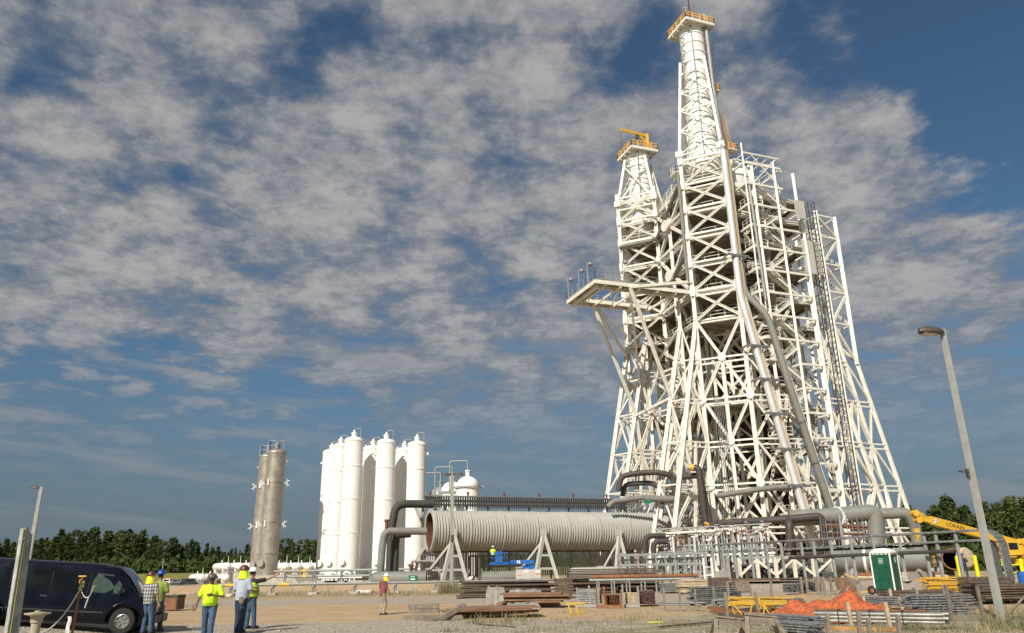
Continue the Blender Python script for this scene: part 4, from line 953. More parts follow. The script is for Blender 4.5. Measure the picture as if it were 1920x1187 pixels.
# long tray rack on galvanised posts, curving down at its right end
t_ = thing('cable_tray_rack', 'long galvanised tray rack on slim posts, curving down at the right', 'cable tray', (38, 60, .85))
ra, rb2, rc = A(1337, 1031, 70), A(1480, 1026, 62), A(1800, 1007, 52)
ra.z = 3.75; rb2.z = 3.75; rc.z = 3.85; dd = (rc-rb2).normalized(); e1 = rc+dd*1.2; gz = h(e1.x, e1.y)
curve = [ra, rb2, rc, e1]
for k in range(1, 7): a_ = k*pi/12; curve.append(e1+dd*(1.0*sin(a_))+V((0, 0, -1.0*(1-cos(a_)))))
curve.append(V((curve[-1].x, curve[-1].y, gz+.05)))
def tray(m_, inset, dy, wd_):
    mb = M(); nrm = V((-dd.y, dd.x, 0))*wd_; vs = []
    for i, p in enumerate(curve):
        p = V(p)
        if inset:
            j = max(0, min(6, i-3)); a_ = j*pi/12; p = p-V((0, 0, inset))*cos(a_)-dd*inset*sin(a_)
        vs += [p+V((0, 0, 0)), p+nrm]
    th = V((0, 0, -.12))
    for i in range(len(curve)-1):
        a_, b_, c_, d2 = vs[2*i], vs[2*i+1], vs[2*i+3], vs[2*i+2]; n_ = (b_-a_).cross(d2-a_).normalized()*-.12
        mb.add([a_, b_, c_, d2, a_+n_, b_+n_, c_+n_, d2+n_], [(0, 1, 2, 3), (4, 7, 6, 5), (0, 3, 7, 4), (1, 5, 6, 2)])
    return obj('tray', mb, m_, t_)
tray(galv, 0, 0, 1.1); tray(galv, .62, 0, 1.1)
for x_ in (1337, 1356, 1380, 1412, 1440, 1466, 1506, 1532, 1568, 1608, 1650, 1698, 1745, 1765, 1797):
    c = (ra.lerp(rb2, (x_-1337)/143) if x_ < 1480 else rb2.lerp(rc, (x_-1480)/320)); c = c+V((0, .3 if x_ % 2 else -.06, 0))
    obj('post', M().beam((c.x, c.y, h(c.x, c.y)-.05), (c.x, c.y, c.z-.1), .17), galvp, t_)
mb = M()
for k in range(24): c = rb2.lerp(rc, (k+.5)/24)+V((0, 1.1, -.75)); mb.cyl(c-V((.3, 0, 0)), c+V((.3, 0, 0)), .09, n=6)
mb.cyl(A(1480, 1046, 62), A(1790, 1033, 52), .12, n=8); obj('cable_run', mb, brown, t_)
# tall slender pole in front of the tower's right side
p = G(1591, 1086); tp = A(1570, 960, p.y); tag(obj('slender_pole', M().cyl(p, V((p.x, p.y, tp.z)), .16, .11, 10), galvp, None, p), 'tall thin galvanised pole standing before the big grey elbow pipe', 'pole')
# ---- big horizontal vessels on the right
for lab, xa, xb, y_, Y_, r_, m_ in (('large grey horizontal vessel behind the portable toilet', 1566, 1742, 1050, 74, .95, grey), ('lower grey horizontal vessel left of the portable toilet', 1482, 1592, 1068, 78, .72, grey)):
    p, q = A(xa, y_, Y_), A(xb, y_, Y_-4); v_ = thing('horizontal_vessel', lab, 'vessel', (p.x, p.y, .85)); d_ = (q-p).normalized(); L = (q-p).length
    obj('shell', M().lathe(p, [(0, -.4), (r_*.6, -.32), (r_*.93, -.1), (r_, .15), (r_, L-.25), (r_*1.18, L-.24), (r_*1.18, L), (0, L+.02)], 28, d_), m_, v_)
    if r_ > .9: obj('ring', M().lathe(p+d_*L*.33, [(r_, 0), (r_*1.25, 0), (r_*1.25, .22), (r_, .22)], 24, d_, False), white, v_)
    for k in (.15, .5, .85): c = p.lerp(q, k); obj('saddle', M().box((c.x, c.y, (c.z-r_*.7+.85)/2), (.5, 1.3, max(.1, c.z-r_*.7-.85)), .2), concr, v_)
p, q = A(1745, 1070, 72), A(1800, 1068, 71); tag(obj('rusty_pipe_section', M().lathe(A(1788, 1048, 66), [(.0, 4.9), (.78, 4.9), (.78, 0), (.86, 0), (.86, 5)], 24, V((.45, .89, 0)), False), rust, None, A(1788, 1061, 66)), 'open rusty ended large pipe lying behind the tray posts', 'pipe')
c = A(1806, 1046, 66); tag(obj('pipe_end_cap', M().lathe(c, [(0, 0), (.78, .02), (.82, .1), (.82, .3), (.7, .45), (0, .5)], 24, V((.3, -.95, 0))), woodp, None, V((c.x, c.y, .85))), 'tan round pipe cap standing upright beside the open rusty pipe', 'pipe cap')
for i, (ya, Yp, m_) in enumerate(((1078, 68, rust), (1083, 67, woodp))):
    p, q = A(1600, ya, Yp+3), A(1790, ya-3, Yp); mb = M().cyl(p, q, .16-.04*i, n=8); o = thing('low_pipe', ('brown', 'pale')[i]+' low pipe running along the ground behind the toilet', 'pipe', (p.x, p.y, h(p.x, p.y))); obj('pipe', mb, m_, o)
    for k in range(6): c = p.lerp(q, (k+.5)/6); obj('trestle', M().beam((c.x, c.y, h(c.x, c.y)), (c.x, c.y, c.z), .14), galvp, o)
# concrete edge strip right of the toilet
p, q = G(1700, 1101), G(1752, 1098); tag(obj('concrete_barrier', M().beam(V((p.x, p.y, p.z+.25)), V((q.x, q.y, q.z+.25)), .35, .6), concr, None, p), 'low stained concrete kerb block right of the portable toilet', 'barrier')

# ================================================================ CRANE
def wheel(name, c, r_, w_, par, ay=(0, 1, 0), rm_=rimm, hub=.5, spokes=0, dirtyrim=False):
    c = V(c); ay = V(ay).normalized()
    ty = obj(name, M().lathe(c, [(r_*hub, -w_/2), (r_*.9, -w_/2), (r_*.98, -w_*.38), (r_, -w_*.2), (r_, w_*.2), (r_*.98, w_*.38), (r_*.9, w_/2), (r_*hub, w_/2)], 28, ay), rubber, par)
    mb = M().lathe(c, [(r_*hub*1.02, -w_*.46), (r_*hub*.9, -w_*.5), (r_*hub*.75, -w_*.3), (r_*hub*.3, -w_*.28), (r_*hub*.28, -w_*.42), (0, -w_*.44)], 24, ay).lathe(c, [(r_*hub*1.02, w_*.46), (r_*hub*.9, w_*.5), (r_*hub*.7, w_*.3), (0, w_*.3)], 24, ay)
    if spokes:
        sd = V((1, 0, 0))
        for k in range(spokes):
            a_ = 2*pi*k/spokes; d_ = V((cos(a_), 0, sin(a_))); mb.beam(c-ay*w_*.42+d_*r_*hub*.25, c-ay*w_*.42+d_*r_*hub*.92, r_*.13, w_*.1, V((-sin(a_), 0, cos(a_))))
    obj('rim', mb, rm_, ty); return ty
cb = A(1900, 1066, 86); cb.z = h(cb.x, cb.y); rz = .12
cr = thing('mobile_crane', 'yellow rough terrain crane with its boom lowered toward the tower', 'crane', cb); u = V((1, 0, 0)); v = V((0, 1, 0)); c = cb
obj('chassis', M().box(c+V((.3, 0, 1.2)), (4.6, 2.1, .55)).box(c+V((-1.2, 0, 1.6)), (1.2, 2.2, .3)).box(c+V((2.0, 0, 1.75)), (1.8, 2.3, .6)), yellow, cr)
for sx in (-1.2, 1.9):
    for sy in (-1.15, 1.15): wheel('wheel', c+V((sx, sy, .78)), .78, .6, cr, hub=.5, rm_=yellow)
obj('fender', M().box(c+V((-1.2, -1.25, 1.72)), (1.7, .7, .1)).box(c+V((1.9, -1.25, 1.72)), (1.9, .7, .1)), yellow, cr)
obj('superstructure', M().box(c+V((.6, .4, 2.5)), (3.4, 1.5, 1.0)).box(c+V((2.6, .3, 2.6)), (1.2, 1.9, 1.2)).box(c+V((-.4, -.2, 2.1)), (2.2, 1.8, .3)), yellow, cr)
cb_ = obj('cab', M().prism([(c.x-.9, c.y-1.2), (c.x+.4, c.y-1.2), (c.x+.4, c.y-.45), (c.x-.9, c.y-.45)], c.z+1.9, c.z+3.3), yellow, cr)
obj('window', M().box(c+V((-.25, -1.21, 2.8)), (.95, .03, .7)).box(c+V((-.91, -.82, 2.8)), (.03, .5, .7)), glass, cb_)
piv = c+V((.9, 0, 3.1)); tip = A(1716, 968, 83.5)
bd = (tip-piv).normalized(); up_ = V((0, -1, 0)).cross(bd)*-1
mb = M().beam(piv, piv.lerp(tip, .86), .62, .80, V((0, 1, 0))); bo = obj('boom', mb, yellow, cr)
obj('boom_section', M().beam(piv.lerp(tip, .86), piv.lerp(tip, .95), .45, .6, V((0, 1, 0))), yellow, cr)
mb = M().beam(piv.lerp(tip, .94), tip, .6, .95, V((0, 1, 0))); mb.cyl(tip+V((0, -.4, .3)), tip+V((0, .4, .3)), .35, n=14); mb.cyl(tip+V((.2, -.4, -.4)), tip+V((.2, .4, -.4)), .3, n=14); obj('boom_head', mb, yellow, cr)
obj('boom_cylinder', M().cyl(c+V((0, 0, 2.2)), piv.lerp(tip, .3)-V((0, 0, .4)), .2, n=10), yellow, cr)
obj('winch', M().cyl(c+V((1.6, -.6, 3.2)), c+V((1.6, .6, 3.2)), .42, n=16).box(c+V((.9, 0, 3.3)), (.5, 1, .5)), yellow, cr)
hb = A(1720, 1004, 83.2); hk = obj('hook_block', M().prism([(hb.x-.25, hb.y-.15), (hb.x+.25, hb.y-.15), (hb.x+.25, hb.y+.15), (hb.x-.25, hb.y+.15)], hb.z-.1, hb.z+.7).cyl(hb-V((0, 0, .9)), hb, .05, .2, 8), yellow, cr)
obj('hoist_rope', M().cyl(tip+V((.1, -.1, -.5)), hb+V((.05, 0, .6)), .03, n=5).cyl(tip+V((-.15, -.1, -.5)), hb+V((-.15, 0, .6)), .03, n=5), dark, cr)
def text(body, size, m_, par, mtx, name='lettering', ext=.01):
    cu = bpy.data.curves.new(name, 'FONT'); cu.body = body; cu.size = size; cu.align_x = 'CENTER'; cu.align_y = 'CENTER'; cu.extrude = ext
    tmp = bpy.data.objects.new('tmp', cu); C.objects.link(tmp); dg = bpy.context.evaluated_depsgraph_get(); me = bpy.data.meshes.new_from_object(tmp.evaluated_get(dg)); bpy.data.objects.remove(tmp)
    off_ = wloc(par) if par else V((0, 0, 0)); me.transform(Matrix.Translation(-off_) @ mtx); me.materials.clear(); me.materials.append(m_); me.name = name
    o = bpy.data.objects.new(name, me); C.objects.link(o); o.parent = par; return o
blk = mat('black_letters', (.02, .02, .02), .6)
xd = -bd; yd = xd.cross(V((0, 1, 0)))*-1; yd = V((0, -1, 0)).cross(xd)
Rm = Matrix((xd, yd, V((0, -1, 0)))).transposed().to_4x4()
text('LORAIN', .62, blk, bo, Matrix.Translation(piv.lerp(tip, .62)+V((0, -.325, 0))) @ Rm)
cc_ = piv.lerp(tip, .83)+V((0, -.33, 0)); em = obj('emblem', M().lathe(cc_, [(0, 0), (.22, 0), (.3, -.01), (.3, .0)], 20, (0, 1, 0)), white, bo); obj('emblem_ring', M().lathe(cc_+V((0, -.012, 0)), [(.2, 0), (.26, 0), (.26, .01), (.2, .01)], 20, (0, 1, 0)).box(cc_+V((0, -.012, 0)), (.25, .01, .08)), red, bo)

# bollards, rail, drum
for i, (x_, y_, hh) in enumerate(((1802, 1087, 1.5), (1835, 1083, 1.55), (1870, 1080, 1.45), (1884, 1071, 1.3), (1917, 1067, 1.3))):
    p = A(x_, y_, 57+i*1.3); p.z = h(p.x, p.y); lab = ('yellow bollard against the last post of the tray rack', 'yellow bollard in front of the curved tray end', 'yellow bollard just left of the leaning lamp post base', 'yellow bollard behind the yellow guard rail', 'yellow bollard at the right edge by the blue drum')[i]
    tag(obj('bollard', M().cyl(p, p+V((0, 0, hh)), .13, n=12).ell(p+V((0, 0, hh)), (.13, .13, .06)), bollm, None, p), lab, 'bollard', 'yellow bollards by the tray')
p, q = A(1866, 1072, 60), A(1914, 1066, 60); g_ = thing('guard_rail', 'yellow pipe guard rail with black hose behind, below the crane', 'guard rail', (p.x, p.y, .85))
p.z = q.z = .85
obj('rail', M().cyl(p+V((0, 0, .9)), q+V((0, 0, .9)), .05).cyl(p+V((0, 0, .35)), q+V((0, 0, .35)), .05), bollm, g_)
for k in range(3): c = p.lerp(q, k/2); obj('post', M().cyl(c, c+V((0, 0, .95)), .05), bollm, g_)
obj('hose', M().cyl(p+V((.2, .5, .6)), q+V((-.2, .5, .7)), .2, n=12), dark, g_)
p = A(1921, 1093, 50); p.z = h(p.x, p.y)
tag(obj('blue_drum', M().lathe(p+V((0, 0, .15)), [(0, 0), (.3, 0), (.3, .3), (.32, .32), (.3, .34), (.3, .62), (.32, .64), (.3, .66), (.3, .9), (0, .9)], 24).box(p+V((0, 0, .08)), (.9, .9, .14)), blue, None, p), 'blue drum on a small pallet at the right edge', 'drum')
# ================================================================ BLUE BOOM LIFT
p = A(991, 1107, 86); p.z = h(p.x, p.y); bl = thing('boom_lift', 'blue articulated boom lift with grey engine covers before the duct', 'boom lift', p)
obj('chassis', M().box(p+V((-.1, 0, .62)), (3.5, 1.5, .5)).box(p+V((-1.75, 0, .6)), (.35, 1.8, .7)), blue, bl)
for sx in (-1.05, 1.1):
    for sy in (-.95, .95): wheel('wheel', p+V((sx, sy, .44)), .44, .34, bl, hub=.5)
mb = M().box(p+V((0, 0, 1.62)), (2.65, 2.0, .95)).box(p+V((0, 0, 1.05)), (2.5, 1.8, .16)); tb = obj('engine_cover', mb, mat('lift_grey', (.50, .48, .45), .5), bl)
obj('warning_panel', M().box(p+V((-.25, -1.01, 1.85)), (.65, .02, .3)), mat('pale_panel', (.75, .68, .6), .5), tb); obj('warning_panel', M().box(p+V((1.0, -1.01, 1.85)), (.5, .02, .25)), mat('pale_panel', (.75, .68, .6), .5), tb)
obj('warning_stripe', M().box(p+V((-.95, -1.01, 1.5)), (.5, .02, .09)).box(p+V((1.0, -1.02, 1.62)), (.5, .02, .09)), mat('orange_paint', (.75, .2, .06), .5), tb)
obj('boom_base', M().box(p+V((.35, .2, 2.3)), (.6, .6, .5)).beam(p+V((.5, .2, 2.3)), p+V((-.6, .2, 2.35)), .3), blue, bl)
b1 = p+V((.65, -.1, 2.85)); b2 = p+V((-1.95, -.1, 2.85)); bm = obj('boom', M().beam(b1, b2, .35, .42, (0, 1, 0)), blue, bl)
obj('logo_patch', M().box(b1.lerp(b2, .68)+V((0, -.185, .05)), (.14, .02, .24)).box(b1.lerp(b2, .68)+V((.2, -.185, .0)), (.14, .02, .3)), white, bm)
obj('boom_tip', M().beam(b2, b2-V((.5, 0, .25)), .25, .25), blue, bl)
k0 = p+V((-4.15, -.1, 2.62)); bk = obj('basket', M().box(k0+V((1.05, 0, .05)), (2.1, .8, .12)).rail([k0+V((0, -.4, .1)), k0+V((2.1, -.4, .1)), k0+V((2.1, .4, .1)), k0+V((0, .4, .1)), k0+V((0, -.4, .1))], 1.1, 1, .05), blue, bl)
obj('control_panel', M().box(k0+V((1.05, -.3, .75)), (.75, .35, 1.2)).box(k0+V((1.05, -.49, 1.1)), (.65, .1, .25)), blue, bk)
BASK = k0+V((.4, 0, .13))
# ================================================================ LAMP POSTS
def square_post(name, lab, base, top, w_, tap, arm, par=None, pedestal=False, grp=None):
    base, top = V(base), V(top); tt = thing(name, lab, 'lamp post', base, grp)
    mb = M(); d, a, b_ = mb._fr(base, top, (1, .3, 0)); vs = [c+a*x*k+b_*y*k for c, k in ((base, w_/2), (top, w_*tap/2)) for x, y in ((-1, -1), (1, -1), (1, 1), (-1, 1))]
    mb.add(vs, [(0, 3, 2, 1), (4, 5, 6, 7)]+[(i, (i+1) % 4, 4+(i+1) % 4, 4+i) for i in range(4)])
    obj('pole', mb, mat('lamp_pole_paint', (.36, .36, .33), .5, dirt=(.25, .22, .17), damt=.2, vscale=3), tt)
    return tt
def fixture(tt, top, dirv, L, w_, hh):
    top = V(top); d_ = V(dirv).normalized(); s_ = V((-d_.y, d_.x, 0)); vs = []; n = 8
    for i in range(n+1):
        k = i/n; c = top+d_*(L*k); ww_ = w_*(.35+.65*sin(pi*min(1, .15+k*.75)))/2*(1 if k < .99 else .5); th = hh*(.35+.65*sin(pi*(.1+.8*k)))
        vs += [c-s_*ww_-V((0, 0, th*.35)), c+s_*ww_-V((0, 0, th*.35)), c+s_*ww_*.9+V((0, 0, th*.1)), c+s_*ww_*.45+V((0, 0, th*.55)), c-s_*ww_*.45+V((0, 0, th*.55)), c-s_*ww_*.9+V((0, 0, th*.1))]
    fs = [(i*6+j, i*6+(j+1) % 6, i*6+6+(j+1) % 6, i*6+6+j) for i in range(n) for j in range(6)]
    mb = M().add(vs, fs, True).add(vs[:6]+vs[-6:], [(5, 4, 3, 2, 1, 0), (6, 7, 8, 9, 10, 11)])
    hd_ = obj('lamp_head', mb, bronze, tt); c = top+d_*(L*.58)-V((0, 0, hh*.34)); obj('lens', M().box(c, (L*.55, w_*.62, .03), atan2(d_.y, d_.x)), lens, hd_)
p = G(1878, 1163); tp = A(1767, 618, p.y)
lp = square_post('lamp_post', 'grey square lamp post on a concrete block at the right edge, with camera box', p, V((p.x, p.y, tp.z)), .19, .78, None)
fixture(lp, V((p.x-.05, p.y, tp.z-.1)), (-1, -.25, 0), .98, .5, .32)
obj('base_plate', M().box(p+V((0, 0, .02)), (.42, .42, .05)).cyl(p+V((-.16, -.16, .04)), p+V((-.16, -.16, .09)), .02, n=6).cyl(p+V((.16, -.16, .04)), p+V((.16, -.16, .09)), .02, n=6), galvp, lp)
p_ = P(p.x, p.y); obj('pedestal', M().box(p+V((.02, 0, -.2)), (.62, .62, .38)), concr, lp)
for q in (p,): pass
cz = A(1812, 888, p.y); cbx = obj('camera_box', M().box(V((p.x-.14, p.y, cz.z)), (.07, .12, .32)).box(V((p.x-.26, p.y, cz.z+.06)), (.2, .05, .03)).box(V((p.x-.36, p.y, cz.z+.08)), (.13, .1, .05)), dark, lp)
p = G(846, 1111); tp = A(853, 890, p.y)
lp = square_post('lamp_post', 'slim lamp post with flat dark head in front of the duct', p, V((p.x, p.y, tp.z)), .34, .8, None)
for s_ in (-1, 1): fixture(lp, V((p.x+.1*s_, p.y, tp.z)), (s_, -.2, 0), 1.05, .5, .26)
obj('base_block', M().cyl(p, p+V((0, 0, .4)), .35, n=16), concr, lp); obj('junction_box', M().box(p+V((.1, -.25, 5.2)), (.3, .2, .6)), dark, lp)
b_ = A(57, 1080, 58); b_.z = 0; tp = A(78, 913, 58)
b_.x = tp.x
lp = square_post('lamp_post', 'distant white lamp post behind the dark van', b_, tp, .3, .7, None)
fixture(lp, tp-V((.05, 0, .05)), (-1, -.1, 0), .85, .4, .2)
p = G(300, 1103); tag(obj('flag_pole', M().cyl(p, V((p.x, p.y, A(304, 1047, p.y).z)), .1, .07, 8), galvp, None, p), 'thin pale pole beside the parked pickup', 'pole')
# ================================================================ SIGN POST, STAKE, PEDESTAL
b0_ = A(14, 1210, 8.5); b0_.z = 0; tp = A(44, 991, 8.5)
st_ = thing('sign_post', 'galvanised sign post with an edge-on aluminium sign at the left edge', 'sign', b0_)
mb = M(); d = (tp-b0_)
mb.beam(b0_-d*.02, tp, .05, .035, (1, .4, 0)); mb.beam(b0_+V((.012, -.02, 0)), tp+V((.012, -.02, 0)), .012, .03, (1, .4, 0)); obj('post', mb, mat('galvanised_post', (.55, .56, .52), .5, .3, var=.2, vscale=9), st_)
s1, s2 = b0_+d*.42, b0_+d*.995
mb = M(); n_ = V((.13, -.28, 0)).normalized(); q = [s1+V((.05, .0, -.05)), s1+V((.085, .07, .03)), s2+V((.068, .07, -.05)), s2+V((.035, 0, 0))]
back_ = [v_+V((-.012, -.003, 0)) for v_ in q]; mb.add(q+back_, [(0, 1, 2, 3), (7, 6, 5, 4)]+[(i, i+4, (i+1) % 4+4, (i+1) % 4) for i in range(4)])
obj('sign_plate', mb, mat('sign_back', (.33, .34, .33), .45, .4, var=.3, vscale=6), st_)
obj('wood_backing', M().beam(s1+V((.036, .01, 0)), s2+V((.026, .01, .02)), .02, .04, (1, 0, 0)), mat('olive_wood', (.26, .24, .08), .8), st_)
obj('bolt', M().cyl(s1+V((-.04, 0, .12)), s1+V((.08, -.03, .12)), .008, n=6).cyl(s2+V((-.04, 0, -.1)), s2+V((.06, -.03, -.1)), .008, n=6), galv, st_)
q = A(70, 1187, 9.0); q.z = 0; tz = A(71, 1149, 9.0); cx_ = V((tz.x, tz.y, 0)); pt = thing('pedestal', 'tan plastic pedestal with wide round cap in front of the van', 'pedestal', cx_)
tan = mat('tan_plastic', (.42, .37, .25), .55, dirt=(.15, .13, .08), damt=.4, vscale=8)
obj('pipe', M().cyl(cx_, cx_+V((0, 0, tz.z-.13)), .035, n=16), mat('ivory_plastic', (.6, .55, .45), .5), pt)
obj('cap', M().lathe(cx_+V((0, 0, tz.z)), [(.04, -.22), (.048, -.22), (.048, -.11), (.06, -.1), (.062, -.055), (.075, -.03), (.13, -.015), (.132, .0), (.06, .006), (.03, .012), (.028, .022), (0, .024)], 28), tan, pt)
q0 = A(134, 1187, 9.2); tz = A(155, 1082, 9.2); b1_ = V((q0.x-.03, q0.y, 0)); stk = thing('steel_stake', 'leaning rust red steel stake with flags and rope tied at its top', 'stake', b1_)
obj('stake', M().beam(b1_, tz, .022, .018), rust, stk); obj('top_plate', M().box(tz+V((0, 0, .01)), (.08, .04, .012), .1), ocher, stk)
mb = M(); rr3 = random.Random(4)
for k in range(12): mb.beam(tz+V((rr3.uniform(-.03, .03), rr3.uniform(-.02, .02), -.03-.008*k)), tz+V((rr3.uniform(-.035, .035), rr3.uniform(-.03, .01), -.045-.008*k)), .012)
obj('rope_knot', mb, mat('rope_yellow', (.62, .55, .18), .8), stk); obj('ribbon', M().ell(tz+V((-.005, 0, -.03)), (.028, .022, .022), 8, 5), red, stk)
ropem = mat('rope_grey', (.52, .50, .44), .9)
def sag(a_, b_, s_, n=14): return [V(a_).lerp(V(b_), k/n)-V((0, 0, s_*4*(k/n)*(1-k/n))) for k in range(n+1)]
a_ = tz+V((.0, 0, -.12)); e_ = A(78, 1187, 8.9)
rp = tag(obj('rope', M().tube(sag(a_, e_, .09), .008, 6).tube(sag(a_, A(168, 1118, 9.1), .05, 10), .006, 6).tube([A(168, 1118, 9.1), A(177, 1098, 9.05)], .006, 6).tube([A(167, 1118, 9.1), A(159, 1140, 9.1)], .007, 6), ropem, None, a_), 'grey rope sagging from the red stake toward the tan pedestal', 'rope')
c = A(127, 1156, 9.05); mb = M(); vs = []
for i in range(6):
    for j in range(4): vs.append(c+V((.0+j*.014+.006*sin(i*1.7), .01*sin(j*2+i), -.035*i)))
mb.add(vs, [(i*4+j, i*4+j+1, i*4+5+j, i*4+4+j) for i in range(5) for j in range(3)], True); mb.add([v_+V((0, .003, 0)) for v_ in vs], [(i*4+j, i*4+4+j, i*4+5+j, i*4+j+1) for i in range(5) for j in range(3)], True)
tag(obj('rag', mb, mat('rag_white', (.62, .64, .6), .8), None, c), 'small white rag hanging from the rope', 'rag')

# ================================================================ VAN
def van():
    fw_ = G(225, 1190); L, W_, H_ = 5.72, 1.95, 2.0; wb = 3.94
    vt = thing('passenger_van', 'long dark blue passenger van parked at the left edge', 'van', (0, 0, 0))
    paint = mat('van_paint', (.0016, .003, .009), .16, 0., var=.1, vscale=2, spec=.4)
    # stations x: 0 = front wheel centre, negative to the rear; (x, z bottom, z belt, z top, half width low, half width top)
    xs_ = [-4.75, -4.7, -4.3, -1.2, -.45, -.1, .12, .30, .62, .84, .9]
    st = {-4.75: (.5, 1.10, 1.85, .88, .72), -4.7: (.42, 1.12, 1.97, .95, .80), -4.3: (.36, 1.14, 2.05, .98, .90), -1.2: (.34, 1.14, 2.07, .99, .90), -.45: (.34, 1.14, 2.0, .99, .87),
          -.1: (.34, 1.13, 1.72, .985, .77), .12: (.36, 1.12, 1.44, .98, .74), .30: (.36, 1.12, 1.22, .97, .78), .62: (.40, 1.04, 1.12, .95, .76), .84: (.42, .92, 1.0, .90, .68), .9: (.46, .84, .9, .84, .62)}
    mb = M(); vs = []
    for x in xs_:
        zb, zm, zt, wl, wt = st[x]
        half = [(0, zb), (wl*.93, zb), (wl, zb+.16), (wl*1.005, (zb+zm)/2), (wl*.985, zm), (wt+(wl-wt)*.38, zm+(zt-zm)*.62), (wt, zt-.10*(zt-zm) - .02), (wt*.86, zt-.015), (0, zt+.012)]
        ring = [V((x, -y_, z_)) for y_, z_ in half]+[V((x, y_, z_)) for y_, z_ in reversed(half[1:-1])]
        vs += ring
    n = 16
    mb.add(vs, [(i*n+j, i*n+(j+1) % n, (i+1)*n+(j+1) % n, (i+1)*n+j) for i in range(len(xs_)-1) for j in range(n)], True)
    mb.add(vs[:n]+vs[-n:], [tuple(reversed(range(n))), tuple(range(n, 2*n))])
    body = obj('body', mb, paint, vt)
    bm_ = bmesh.new(); bm_.from_mesh(body.data); bmesh.ops.remove_doubles(bm_, verts=bm_.verts, dist=1e-5); bmesh.ops.recalc_face_normals(bm_, faces=bm_.faces)
    bm_.to_mesh(body.data); bm_.free()
    cut = M()
    for x in (0, -wb): cut.cyl((x, -1.3, .42), (x, -.62, .42), .50, n=32).cyl((x, .62, .42), (x, 1.3, .42), .50, n=32)
    co_ = obj('cutter', cut, paint); bm_ = bmesh.new(); bm_.from_mesh(co_.data); bmesh.ops.remove_doubles(bm_, verts=bm_.verts, dist=1e-5); bmesh.ops.recalc_face_normals(bm_, faces=bm_.faces); bm_.to_mesh(co_.data); bm_.free(); bo_ = body.modifiers.new('b', 'BOOLEAN'); bo_.object = co_; bo_.operation = 'DIFFERENCE'; bo_.solver = 'EXACT'
    body.modifiers.new('e', 'EDGE_SPLIT').split_angle = rad(38)
    dg = bpy.context.evaluated_depsgraph_get(); me = bpy.data.meshes.new_from_object(body.evaluated_get(dg)); body.modifiers.clear(); body.data = me; bpy.data.objects.remove(co_)
    for x in (0, -wb):
        for s_ in (-1, 1):
            wheel('wheel', (x, s_*.84, .39), .39, .25, vt, (0, -s_, 0) if 0 else (0, 1, 0), hub=.56, spokes=6)
            obj('wheel_well', M().lathe((x, s_*.6, .42), [(0, 0), (.47, 0)], 20, (0, -1, 0)), rubber, vt)
            a_ = [V((x+.52*cos(t_*pi/12), s_*.995, .42+.52*sin(t_*pi/12))) for t_ in range(-1, 14)]; obj('wheel_arch', M().tube(a_, .022, 6), paint, vt)
    def side(name, pts, m_, s_=-1, o_=.006, par=vt):
        mb = M()
        def yy(x, z_):
            k = min(xs_, key=lambda q: abs(q-x)); i = 0
            while i < len(xs_)-2 and xs_[i+1] < x: i += 1
            f = (x-xs_[i])/(xs_[i+1]-xs_[i]); A_, B_ = st[xs_[i]], st[xs_[i+1]]; zb, zm, zt, wl, wt = [A_[q]+(B_[q]-A_[q])*f for q in range(5)]
            if z_ <= (zb+zm)/2: return wl*1.005
            if z_ <= zm: return wl*(1.005-.02*(z_-(zb+zm)/2)/(zm-(zb+zm)/2))
            k2 = (z_-zm)/max(.01, (zt-zm)); q1 = wt+(wl-wt)*.38
            return wl*.985+(q1-wl*.985)*min(1, k2/.62) if k2 < .62 else q1+(wt-q1)*min(1, (k2-.62)/.28)
        vs = [V((x, s_*(yy(x, z_)+o_), z_)) for x, z_ in pts]; vi = [V((x, s_*(yy(x, z_)-.01), z_)) for x, z_ in pts]; n = len(pts)
        mb.add(vs+vi, [tuple(range(n)) if s_ < 0 else tuple(reversed(range(n)))]+[(i, n+i, n+(i+1) % n, (i+1) % n) for i in range(n)])
        return obj(name, mb, m_, par)
    wins = [('side_window', [(-4.45, 1.22), (-3.55, 1.22), (-3.55, 1.5), (-3.55, 1.78), (-4.38, 1.78), (-4.45, 1.5)]), ('side_window', [(-3.42, 1.22), (-2.36, 1.22), (-2.36, 1.5), (-2.36, 1.78), (-3.42, 1.78), (-3.42, 1.5)]),
            ('side_window', [(-2.26, 1.22), (-1.28, 1.22), (-1.26, 1.5), (-1.26, 1.78), (-2.24, 1.78), (-2.26, 1.5)])]
    vg = mat('van_glass', (.004, .005, .006), .22, spec=.3)
    for s_ in (-1, 1):
        for nm, pts in wins: side(nm, pts, vg, s_)
        side('front_door_window', [(-1.12, 1.2), (-.16, 1.2), (-.12, 1.3), (-.3, 1.55), (-.56, 1.76), (-1.0, 1.78), (-1.12, 1.5)], mat('clear_glass', (.05, .075, .06), .05, var=.3, vscale=4, spec=.9), s_)
        for x, z0_, z1_ in ((-1.2, .5, 1.95), (-2.31, .5, 1.95), (-3.48, .5, 1.95)): side('door_seam', [(x-.008, z0_), (x+.008, z0_), (x+.008, 1.1), (x+.008, z1_-.2), (x-.008, z1_-.2), (x-.008, 1.1)], blk, s_, .004)
        for x in (-1.38, -2.42): side('door_handle', [(x-.1, 1.0), (x+.1, 1.0), (x+.1, 1.05), (x-.1, 1.05)], blk, s_, .03)
        side('trim_strip', [(-4.6, .60), (-.6, .60), (-.6, .64), (-4.6, .64)], mat('trim_grey', (.03, .03, .035), .5), s_, .02)
        obj('mirror', M().ell((-.2, s_*1.12, 1.3), (.08, .11, .15), 10, 6).beam((-.25, s_*.95, 1.22), (-.2, s_*1.1, 1.27), .05), blk, vt)
        obj('headlight', M().box((.87, s_*.62, .80), (.09, .32, .17)), lens, vt); side('turn_signal', [(.76, .66), (.83, .66), (.83, .76), (.76, .76)], mat('amber', (.7, .18, .01), .3), s_, .02)
